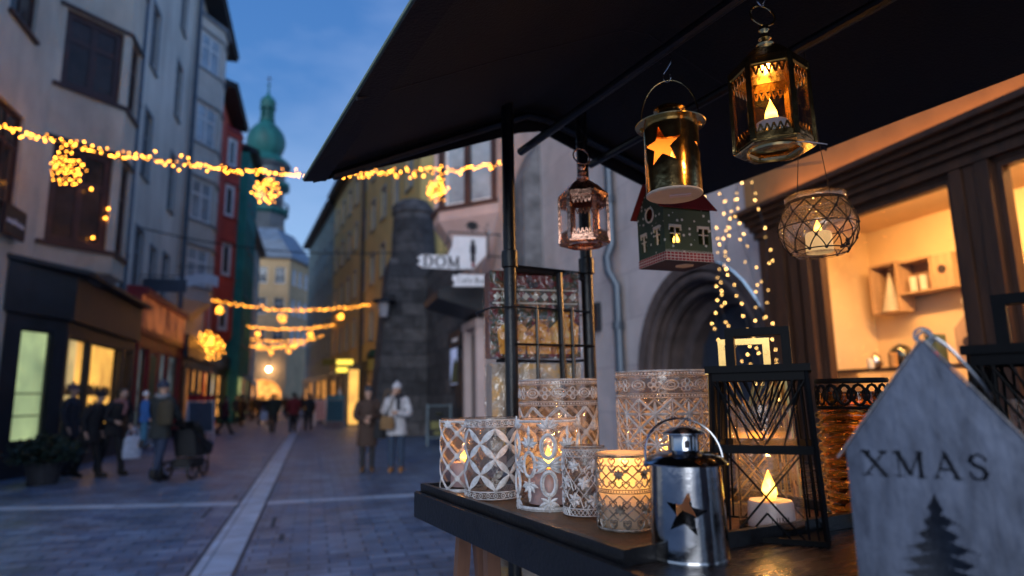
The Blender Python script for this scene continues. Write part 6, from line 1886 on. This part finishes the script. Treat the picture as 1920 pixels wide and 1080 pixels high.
pierced_cylinder(mb, r, r, 0, hh, [(-.020, st), (C * .27, st), (-C * .31, st)])
mb.build('can', M['brass'], t, smooth=40)
back_liner(t, r - .004, .008, hh - .006)
MB().lathe([(0, -.001), (r * .97, -.001), (r + .001, .001), (r + .001, .004), (r * .97, .004), (0, .004)], 40).build('base', M['offwhite'], t, smooth=30)
mb = MB(); mb.box((.012, -.005, -.0022), (.045, .016, .0022)); mb.build('battery_hatch', M['tag'], t, smooth=0)
MB().lathe([(r - .002, hh - .002), (r + .016, hh), (r + .017, hh + .002), (r, hh + .010), (.030, hh + .018), (.026, hh + .02), (.026, hh + .033), (.034, hh + .036), (.034, hh + .039), (.02, hh + .046), (0, hh + .047)], 40).build('lid', M['brass'], t, smooth=35)
wire_handle(t, M['brass'], r + .004, hh - .004, RAIL - z0 - .055, y=0)
mb = MB(); shook(mb, (0, 0, RAIL - z0), (0, 0, RAIL - z0 - .055)); mb.build('hook', M['silver'], t)
led_candle('lit candle inside the brass star lantern', at(lb, la, z0 + .006), .026, .046, fs=1.4)
lampdot('star_lantern_glow', at(lb, la, z0 + .115), .8, (1, .45, .10))

# card house lantern: dark green with dots, red roof
bx, ba = 1.152, 1.25
z0 = 1.826
t = thing('house_lantern', 'green dotted card house lantern with red roof hanging behind the star lantern', 'lantern', at(bx, ba, z0), R(2))
w, d, h = .140, .128, .142
pz = h + .07
def round_poly(cx, cz, r, n=16): return [(cx + r * math.cos(2 * math.pi * i / n), cz + r * math.sin(2 * math.pi * i / n)) for i in range(n)]
side_out = [(0, .0), (d, .0), (d, h), (d / 2, pz), (0, h)]
mb = MB()
mb.cur = 0; wall_panel(mb, (-w / 2, -d / 2), (w / 2, -d / 2), .0, h, [rect(.016, .046, .045, .088), rect(.100, .130, .045, .088)], .003)
wall_panel(mb, (w / 2, d / 2), (-w / 2, d / 2), 0, h, [], 0)
mb.cur = 1; wall_panel(mb, (-w / 2, d / 2), (-w / 2, -d / 2), 0, h, [rect(.018, .042, .04, .085), rect(.082, .106, .045, .09), round_poly(d / 2, .132, .018)], .003, outer=side_out)
wall_panel(mb, (w / 2, -d / 2), (w / 2, d / 2), 0, h, [], 0, outer=side_out)
mb.build('wall', [M['greenlit'], M['greenshade']], t, smooth=0)
mb = MB()
for P0, P1 in (((-w / 2, -d / 2), (w / 2, -d / 2)), ((w / 2, -d / 2), (w / 2, d / 2)), ((w / 2, d / 2), (-w / 2, d / 2)), ((-w / 2, d / 2), (-w / 2, -d / 2))):
    pl_, ln, U, Nn = frame_of(P0, P1)
    mb.add([pl_(u, w_, -.0012) for u, w_ in rect(-.001, ln + .001, 0, .022)], [(0, 1, 2, 3)])
mb.build('checked_band', M['redcheck'], t, smooth=0)
mb = MB()
pl_, ln, U, Nn = frame_of((-w / 2, -d / 2), (w / 2, -d / 2))
for i in range(40): mb.add([pl_(u, w_, -.0016) for u, w_ in ((w * i / 40, .022), (w * (i + .6) / 40, .022), (w * (i + .3) / 40, .029))], [(0, 1, 2)])
def wframe(P0, P1, u0, u1, z0_, z1_, arch=False):
    q, l, U, N_ = frame_of(P0, P1)
    f = MB()
    def bb(a, b, c, e, dd=-.0018): f.add([q(u, w_, k) for k in (dd, .002) for u, w_ in rect(a, b, c, e)], [(0, 1, 2, 3), (7, 6, 5, 4), (0, 4, 5, 1), (1, 5, 6, 2), (2, 6, 7, 3), (3, 7, 4, 0)])
    bb((u0 + u1) / 2 - .0013, (u0 + u1) / 2 + .0013, z0_, z1_); bb(u0, u1, z0_ + (z1_ - z0_) * .55, z0_ + (z1_ - z0_) * .55 + .0024, -.0014)
    bb(u0 - .003, u1 + .003, z1_ - .002, z1_ + .005, -.0022); bb(u0 - .0035, u0, z1_ - .010, z1_ - .002); bb(u1, u1 + .0035, z1_ - .010, z1_ - .002)
    f.build('window_frame', M['board'] if not arch else M['offwhite'], t, smooth=0)
mb.build('lace_edge', M['offwhite'], t, smooth=0)
for a in (.016, .100): wframe((-w / 2, -d / 2), (w / 2, -d / 2), a, a + .030, .045, .088, True)
for a, z in ((.018, .04), (.082, .045)): wframe((-w / 2, d / 2), (-w / 2, -d / 2), a, a + .024, z, z + .045, True)
pl_, ln, U, Nn = frame_of((-w / 2, d / 2), (-w / 2, -d / 2))
MB().tube([pl_(d / 2 + .019 * math.cos(R(a)), .132 + .019 * math.sin(R(a)), -.001) for a in range(0, 360, 18)], .0025, 6, True).build('round_opening_ring', M['offwhite'], t)
mb = MB()
for s in (-1, 1):
    e = Vector((0, s * d / 2, h)); a = Vector((0, 0, pz)); dr = (e - a).normalized()
    lo = e + dr * .011; nn = Vector((0, s * (pz - h), d / 2)).normalized()
    q = [Vector((x, p.y, p.z)) + nn * k for k in (.001, .004) for x, p in ((-w / 2 - .016, a), (w / 2 + .016, a), (w / 2 + .016, lo), (-w / 2 - .016, lo))]
    mb.add(q, [(0, 1, 2, 3), (7, 6, 5, 4), (0, 4, 5, 1), (1, 5, 6, 2), (2, 6, 7, 3), (3, 7, 4, 0)])
mb.build('roof', M['redroof'], t, smooth=0)
mb = MB(); mb.box((0, 0, .0015), (w - .004, d - .004, .003)); mb.build('base', M['board'], t, smooth=0)
mb = MB(); mb.lathe([(0, -.0012), (.026, -.0012), (.026, .0), (0, 0)], 6, (.02, -.01, 0)); mb.build('base_label', M['offwhite'], t, smooth=0)
MB().tube([(0, 0, pz), (0, 0, RAIL - z0 + .012)], .0009, 5).tube([(-.012, 0, RAIL - z0 + .002), (0, 0, RAIL - z0 + .015), (.013, 0, RAIL - z0 + .002), (0, 0, RAIL - z0 - .015)], .0011, 5).build('hanging_wire', M['wire'], t)
led_candle('small lit candle seen through the card house window', at(bx - .035, ba - .045, z0 + .0035), .014, .044, fs=.95)

# netted jar
nb, na = 1.175, .845
z0 = 1.775
t = thing('netted_jar', 'round clear jar wrapped in knotted dark cord net hanging from the rear rail', 'jar', at(nb, na, z0), SA)
pf = [(0, .004), (.040, .004), (.047, .0), (.052, .004), (.066, .022), (.0745, .045), (.0755, .065), (.070, .088), (.060, .104), (.0565, .110), (.0585, .116), (.0595, .125), (.057, .1275)]
inn = [(.0545, .125), (.0535, .112), (.0565, .104), (.0665, .087), (.072, .065), (.071, .046), (.063, .025), (.049, .009), (0, .009)]
MB().lathe(pf, 56).build('glass_jar', M['netglass'], t, smooth=60)
def rad(z):
    for (r0, za), (r1, zb) in zip(pf[2:], pf[3:]):
        if za <= z <= zb: return r0 + (r1 - r0) * (z - za) / max(1e-6, zb - za)
    return .057
mb = MB(); kn = MB(); n = 11
lv = [.006, .030, .058, .086, .108]
def npnt(i, z): a = 2 * math.pi * i / n; rr = rad(z) + .0014; return Vector((rr * math.cos(a), rr * math.sin(a), z))
for L_, (za, zb) in enumerate(zip(lv, lv[1:])):
    for i in range(n):
        o_ = .5 * (L_ % 2)
        for s in (-.5, .5): mb.tube([npnt(i + o_ + s * k / 4, za + (zb - za) * k / 4) for k in range(5)], .0013, 5)
        kn.ball(npnt(i + o_, za), .0034, 7)
for z in (.007, .110, .113): mb.tube([npnt(k / 4, z) for k in range(44)], .0014, 5, True)
mb.tube([npnt(k / 4, .058) for k in range(44)], .0012, 5, True)
for i, z in ((8.2, .018), (8.4, .012), (8.1, .008)): kn.ball(npnt(i, z), .0045, 7)
mb.add(kn.v, kn.f); mb.build('cord_net', M['cord'], t)
mb = MB()
for s in (-1, 1): mb.tube([(s * .056, 0, .114), (s * .030, 0, .27), (s * .012, 0, RAIL - z0 + .012), (0, 0, RAIL - z0 + .015)], .0009, 5)
mb.build('hanging_cord', M['cord'], t)
led_candle('cream candle glowing inside the netted jar', at(nb, na, z0 + .0055), .026, .042, fs=.9, body=M['glowwax'])
lampdot('netted_jar_fill', at(nb, na, z0 + .094), .40)  # added point light in place of shop light refracted by the jar

# ---------------------------------------------------------------- steel star lantern on the table
cb, ca = .645, .705
t = thing('star_lantern', 'shiny steel milk can lantern with star cutouts standing on the table', 'lantern', at(cb, ca, 1.2755), R(-12))
mb = MB(); hh = .128
st = star_pts(0, .066, .030, .0125, 80)
pierced_cylinder(mb, .0525, .0475, 0, hh, [(-.020, st), (.072, st), (-.10, st), (.15, st)])
mb.build('can', M['chrome'], t, smooth=40)

MB().lathe([(0, .001), (.052, .001), (.054, .003), (.0535, .006), (.051, .006), (0, .0055)], 40).build('base', M['chrome'], t)
MB().lathe([(.046, hh - .003), (.058, hh - .002), (.059, hh), (.050, hh + .007), (.036, hh + .013), (.022, hh + .016), (.0215, hh + .017), (.0215, hh + .036), (.030, hh + .038), (.030, hh + .040), (.016, hh + .047), (0, hh + .049)], 40).build('lid', M['chrome'], t, smooth=35)
mb = MB(); mb.lathe([(0, 0), (.0035, .001), (.0035, .009), (0, .011)], 8, (-.003, -.0205, hh + .020)); mb.build('vent_hole', M['ink'], t)
wire_handle(t, M['chrome'], .056, hh - .001, hh + .062, tilt=R(18), rad=.0017)

# ---------------------------------------------------------------- wire cage lanterns
def cage(label, loc, rz, m, sc=1.0, candle=True, group='wire cage lanterns'):
    t = thing('cage_lantern', label, 'lantern', loc, rz, group)
    hb, ht, H = .079 * sc, .069 * sc, .255 * sc
    def cn(i, z):
        k = hb + (ht - hb) * z / H
        return Vector(((-1, 1, 1, -1)[i % 4] * k, (-1, -1, 1, 1)[i % 4] * k, z))
    f = MB()
    for i in range(4):
        f.bar(cn(i, .002), cn(i, H), .0062, .0062); f.bar(cn(i, .004), cn(i + 1, .004), .006, .008)
        f.bar(cn(i, H * .53), cn(i + 1, H * .53), .004, .013); f.bar(cn(i, H - .008), cn(i + 1, H - .008), .006, .014)
    f.build('frame', m, t, smooth=0)
    g = MB()
    for i in range(4):
        a0, a1 = cn(i, H - .012), cn(i + 1, H - .012); b0, b1 = cn(i, H * .53), cn(i + 1, H * .53); c0, c1 = cn(i, .006), cn(i + 1, .006)
        mid = (b0 + b1) / 2; mtop = (a0 + a1) / 2; mb_ = (c0 + c1) / 2
        def ln(p, q): g.tube([p, q], .0017 * sc, 5)
        for u in (0, .12, .25, .37): ln(a0.lerp(a1, u), mid.lerp(mtop, u * 1.05)); ln(a1.lerp(a0, u), mid.lerp(mtop, u * 1.05))
        lowm = mid.lerp(mb_, .28)
        ln(b0.lerp(b1, .10), c1.lerp(c0, .18)); ln(b1.lerp(b0, .10), c0.lerp(c1, .18))
        ln(mid.lerp(mb_, .72), c0.lerp(c1, .30)); ln(mid.lerp(mb_, .72), c1.lerp(c0, .30))
        for u in (.07, .15): ln(a0.lerp(a1, u), c0.lerp(c1, u)); ln(a1.lerp(a0, u), c1.lerp(c0, u))
        ln(a0.lerp(a1, .05), b0.lerp(b1, .30)); ln(a1.lerp(a0, .05), b1.lerp(b0, .30))
    g.build('wire_pattern', m, t, smooth=50)
    p = MB(); p.box((0, 0, H + .004), (2 * ht + .018, 2 * ht + .018, .011)); p.box((0, 0, H - .004), (2 * ht - .004, 2 * ht - .004, .005)); p.build('top_plate', m, t, smooth=0)
    p = MB()
    for s in (-1, 1): p.box((s * .044 * sc, 0, H + .009 + .026 * sc), (.014, .022, .052 * sc))
    p.box((0, 0, H + .009 + .058 * sc), (.102 * sc, .022, .013)); p.build('handle', m, t, smooth=0)
    p = MB(); p.box((0, 0, .003), (2 * hb - .008, 2 * hb - .008, .004)); p.build('base_plate', m, t, smooth=0)
    MB().lathe([(.046 * sc, .006), (.050 * sc, .006), (.050 * sc, .014), (.046 * sc, .014)], 28).build('candle_holder', m, t)
    MB().lathe([(.0500 * sc, .0055), (.0500 * sc, .20 * sc)], 40).build('glass_cylinder', M['chimney'], t)
    return t
cb, ca = .868, .757
rzc = R(-42)
cage('black wire cage lantern with a lit candle on the table', at(cb, ca, 1.2755), rzc, M['blackwire'])
t = led_candle('large white lit candle in the black wire lantern', at(cb, ca, 1.2835), .036, .042, text='LUMI', rz=R(-42) + R(26), fs=1.4)
lampdot('cage_lantern_glow', at(cb, ca, 1.397), .8, (1, .50, .13))
cage('gold wire cage lantern standing behind the black one', at(1.085, .985, 1.2755), R(-36), M['goldwire'], 1.02)
cage('black wire cage lantern half hidden behind the zinc house', at(.955, .385, 1.2755), R(-62), M['blackwire'], 1.04)

# ribbed amber jar with filigree collar
jb, ja = 1.07, .735
t = thing('ribbed_jar', 'ribbed amber glass jar with black filigree collar beside the zinc house', 'jar', at(jb, ja, 1.2755), SA)
r = .064
pf, inn = [(0, .0005)], []
for i in range(10):
    z = .004 + i * .0185
    pf += [(r - .010, z), (r - .003, z + .004), (r, z + .009), (r - .003, z + .0145)]
top = .004 + 10 * .0185
pf += [(r - .010, top), (r - .010, top + .03), (r - .012, top + .031), (r - .0135, top + .03), (r - .0135, .006), (0, .006)]
MB().lathe(pf, 40).build('ribbed_glass', M['amberglass'], t, smooth=60)
W = Wrap(r - .006); zt = top + .004
W.band(zt, .005); W.band(zt + .046, .007)
for u in W.per(16):
    W.ring(u, zt + .022, .011, .017, .004, 12); W.ring(u + math.pi * W.r / 16, zt + .022, .006, .010, .003, 10)
W.mb.build('filigree_collar', M['blackwire'], t, smooth=50)
led_candle('lit candle inside the ribbed amber jar', at(jb, ja, 1.283), .028, .045, fs=1.2)

# ---------------------------------------------------------------- zinc house lantern
t = thing('zinc_house', 'galvanised zinc house lantern cut with XMAS and a fir tree', 'lantern', (.630, .531, 1.2755), R(-52))
w, d, he, ha = .160, .10, .162, .2725
front = [(-w / 2, 0), (w / 2, 0), (w / 2, he), (0, ha), (-w / 2, he)]
st, wd = strokes('XMAS', .0235, .27, 1.0)
st = [(a - wd / 2 - .012, b + .1365, c - wd / 2 - .012, e + .1365, tt) for a, b, c, e, tt in st]
# fir tree silhouette with ragged boughs
rng = random.Random(9)
tree_l, tree_r = [], []
tiers = 7
for i in range(tiers):
    zt = .110 - i * .0125; hw = .010 + i * .0086
    tree_l += [(-.0022 - .0006 * i, zt), (-hw * rng.uniform(.85, 1.1), zt - .0115 - rng.uniform(0, .004)), (-hw * .62, zt - .0088), (-hw * .40, zt - .0145)]
    tree_r += [(.0022 + .0006 * i, zt), (hw * rng.uniform(.85, 1.1), zt - .0115 - rng.uniform(0, .004)), (hw * .62, zt - .0088), (hw * .40, zt - .0145)]
fir = [(0, .116)] + tree_r + [(.004, .0), (-.004, .0)] + tree_l[::-1]
fir = [(x - .006, z + .006) for x, z in fir]
def cut(x, z):
    if .130 < z < .168:
        for a, b, c, e, tt in st:
            dx, dz = c - a, e - b; l2 = dx * dx + dz * dz or 1e-9
            k = max(0, min(1, ((x - a) * dx + (z - b) * dz) / l2))
            if math.hypot(x - a - k * dx, z - b - k * dz) < tt / 2: return True
    return z < .124 and inside((x, z), fir)
mb = MB(); cell = .00125
nx, nz = int(w / cell), int(ha / cell)
vid = {}
vs, fs = [], []
def vert(i, j):
    if (i, j) not in vid:
        vid[(i, j)] = len(vs); vs.append((-w / 2 + i * w / nx, -d / 2, j * ha / nz))
    return vid[(i, j)]
for j in range(nz):
    for i in range(nx):
        x, z = -w / 2 + (i + .5) * w / nx, (j + .5) * ha / nz
        if not inside((x, z), front) or cut(x, z): continue
        fs.append((vert(i, j), vert(i + 1, j), vert(i + 1, j + 1), vert(i, j + 1)))
mb.add(vs, fs)
mb.build('front_sheet', M['zinc'], t, smooth=0)
mb = MB()
mb.add([(x, d / 2, z) for x, z in front], [(0, 1, 2, 3, 4)])
for s in (-1, 1): mb.add([(s * w / 2, -d / 2, 0), (s * w / 2, d / 2, 0), (s * w / 2, d / 2, he), (s * w / 2, -d / 2, he)], [(0, 1, 2, 3)])
mb.add([(-w / 2, -d / 2, .001), (w / 2, -d / 2, .001), (w / 2, d / 2, .001), (-w / 2, d / 2, .001)], [(0, 1, 2, 3)])
mb.build('body_sheet', M['zinc'], t, smooth=0)
mb = MB()
for s in (-1, 1):
    e = Vector((s * w / 2, 0, he)); a = Vector((0, 0, ha)); dr = (e - a).normalized(); nn = Vector((s * (ha - he), 0, w / 2)).normalized(); lo = e + dr * .012
    q = [Vector((p.x, y, p.z)) + nn * k for k in (.0008, .0022) for y, p in ((-d / 2 - .004, a), (d / 2 + .004, a), (d / 2 + .004, lo), (-d / 2 - .004, lo))]
    mb.add(q, [(0, 1, 2, 3), (7, 6, 5, 4), (0, 4, 5, 1), (1, 5, 6, 2), (2, 6, 7, 3), (3, 7, 4, 0)])
mb.build('roof', M['zincroof'], t, smooth=0)
mb = MB()
for y in (-.028, .028): mb.tube([(.0075 * math.cos(R(a)), y, ha + .006 + .0075 * math.sin(R(a))) for a in range(0, 360, 20)], .0016, 7, True)
pts, rs = smoothpath([(0, -.028, ha + .012), (.022, -.028, ha - .008), (.046, -.018, ha - .047), (.052, 0, ha - .060), (.046, .018, ha - .047), (.022, .028, ha - .008), (0, .028, ha + .012)], [.0014] * 7, 5)
mb.tube(pts, .0014, 8); mb.build('handle', M['chrome'], t)

# ---------------------------------------------------------------- in the shop window
def top(o, label, cat, group=None): return tag(o, label, cat, group)
t = thing('crate_shelf', 'pale wooden box shelf on the wall of the lit shop', 'shelf', (5.08, 4.30, 2.42), R(-90))
mb = MB()
def hollow(mb, x0, x1, z0, z1, dd=.18, e=.018):
    mb.box(((x0 + x1) / 2, 0, z0 + e / 2), (x1 - x0, dd, e)); mb.box(((x0 + x1) / 2, 0, z1 - e / 2), (x1 - x0, dd, e))
    mb.box((x0 + e / 2, 0, (z0 + z1) / 2), (e, dd, z1 - z0 - 2 * e)); mb.box((x1 - e / 2, 0, (z0 + z1) / 2), (e, dd, z1 - z0 - 2 * e))
hollow(mb, -.40, -.10, -.24, .22); hollow(mb, -.099, .24, -.10, .20); mb.build('crate', M['lightwood'], t, smooth=0)
mb = MB(); mb.box((-.25, .085, -.01), (.26, .008, .42)); mb.box((.07, .085, .05), (.30, .008, .26)); mb.build('crate_back', mat('crate_inner', (.30, .19, .11), .7), t, smooth=0)
mb = MB(); mb.box((.335, 0, .045), (.18, .17, .29)); mb.build('end_block', M['lightwood'], t, smooth=0)
MB().lathe([(0, 0), (.035, 0), (.035, .01), (0, .01)], 14).build('knob', M['board'], t).matrix_local = Matrix.Translation((.335, -.085, .06)) @ Matrix.Rotation(R(90), 4, 'X')
def paper_tree(label, loc, r, h, m):
    t = thing('paper_tree', label, 'ornament', loc)
    mb = MB(); prof = [(0, 0)]
    for i in range(10):
        z = h * i / 10; prof += [(r * (1 - i / 10), z), (r * (1 - i / 10) * .72, z + h * .07)]
    mb.lathe(prof + [(0, h)], 16); mb.build('tree_body', m, t); return t
paper_tree('white paper tree standing in the tall crate compartment', (5.07, 4.55, 2.20), .10, .36, M['offwhite'])
paper_tree('small grey green tree at the right of the shop shelf', (4.62, 3.28, 1.666), .10, .30, cloth('treegreen', (.10, .13, .09)))
for i, dy in enumerate((0, .10)):
    t = thing('beaded_glass', ('left', 'right')[i] + ' of the two white beaded tumblers in the crate shelf', 'tumbler', (5.05, 4.29 - dy, 2.338), 0, 'beaded tumblers in the crate shelf')
    mb = MB(); mb.lathe([(0, 0), (.032, 0), (.036, .13), (.033, .13), (.03, .006), (0, .006)], 18); mb.build('tumbler_body', M['offwhite'], t)
for i, (x, y, r, lab) in enumerate(((4.60, 4.36, .062, 'silver'), (4.60, 4.10, .095, 'large dark'), (4.58, 3.93, .06, 'small grey'))):
    t = thing('glass_bauble', lab + ' round bauble on the glass shelf of the shop window', 'bauble', (x, y, 1.666), 0, 'baubles on the shop shelf')
    mb = MB(); mb.ball((0, 0, r), r, 20); mb.build('ball', M['silver'] if i != 1 else mat('dark_bauble', (.12, .12, .09), .15, .8), t)
    MB().lathe([(.012, 2 * r - .003), (.012, 2 * r + .012), (0, 2 * r + .014)], 10).build('cap', M['brass'], t)
for i, (y, w, h, m) in enumerate(((3.80, .10, .24, 'treegreen'), (3.50, .19, .36, None), (3.12, .15, .3, None))):
    t = thing('wooden_house', ('narrow dark green box', 'pale wooden house with round hole', 'low wooden house at the far right')[i] + ' on the shop shelf', 'ornament', (4.62, y, 1.666), R(-90))
    mb = MB(); mb.prism([(-w / 2, 0), (w / 2, 0), (w / 2, h * .75), (0, h), (-w / 2, h * .75)] if i else [(-w / 2, 0), (w / 2, 0), (w / 2, h), (-w / 2, h)], -.05, .05); mb.build('block', cloth('treegreen2', (.06, .10, .07)) if i == 0 else M['lightwood'], t, smooth=0)
    if i:
        o = MB().lathe([(0, 0), (w * .2, 0), (w * .2, .006), (0, .006)], 14).build('hole', M['board'], t); o.matrix_local = Matrix.Translation((0, -.05, h * .45)) @ Matrix.Rotation(R(90), 4, 'X')
t = thing('white_reindeer', 'white knitted animal figure on the wall beside the crate shelf', 'ornament', (5.08, 3.72, 2.20), R(-90))
mb = MB()
q, rs = smoothpath([(-.16, 0, -.02), (-.1, 0, .06), (0, 0, .09), (.10, 0, .05), (.13, 0, -.06)], [.02, .05, .06, .055, .03], 5); mb.tube(q, rs, 10)
for x in (-.08, .09): mb.tube([(x, 0, .03), (x + .01, 0, -.13)], [.03, .018], 8)
mb.build('figure_body', M['offwhite'], t)
t = thing('lower_goods', 'row of amber parcels low in the shop window', 'parcels', (4.6, 3.6, .352), R(-90))
mb = MB()
for i in range(6): mb.box((-.75 + i * .3, .02 * (i % 2), .18 + .02 * i), (.22, .25, .36 + .04 * i))
mb.build('parcel', M['lightwood'], t, smooth=0)

rng = random.Random(31)
for i, (y, lab) in enumerate(((4.24, 'ivory pillar candle beside the silver bauble'), (4.02, 'amber pillar candle between two baubles'), (3.66, 'short red pillar candle before the wooden house'), (3.36, 'tall ivory pillar candle beside the wooden house'), (3.02, 'white pillar candle at the far right'))):
    t = thing('pillar_candle', lab + ' on the shop shelf', 'candle', (4.42, y, 1.666), 0, 'pillar candles on the shop shelf')
    h = rng.uniform(.08, .17); r = rng.uniform(.025, .038)
    MB().lathe([(0, 0), (r, 0), (r, h - .004), (r * .9, h), (r * .6, h - .005), (0, h - .006)], 20).build('candle_body', (M['offwhite'], cloth('amberwax', (.55, .28, .08)), cloth('redwax', (.4, .03, .03)), M['offwhite'], M['candle'])[i], t)
    MB().tube([(0, 0, h - .006), (.001, 0, h + .008)], .0012, 5).build('wick', M['wire'], t)
for i, (y, z, lab) in enumerate(((3.55, 2.62, 'upper straw star'), (3.30, 2.45, 'lower straw star'), (4.6, 2.72, 'lone straw star near the left wall'))):
    t = thing('straw_star', lab + ' hanging in the shop window', 'ornament', (4.7, y, z), R(-70), 'straw stars in the shop window')
    mb = MB()
    for a in range(0, 180, 30): mb.bar((-.07 * math.cos(R(a)), 0, -.07 * math.sin(R(a))), (.07 * math.cos(R(a)), 0, .07 * math.sin(R(a))), .006, .003)
    mb.build('straw', M['lightwood'], t, smooth=0)
    MB().tube([(0, 0, .07), (0, 0, 3.0 - z)], .001, 4).build('thread', M['cord'], t)
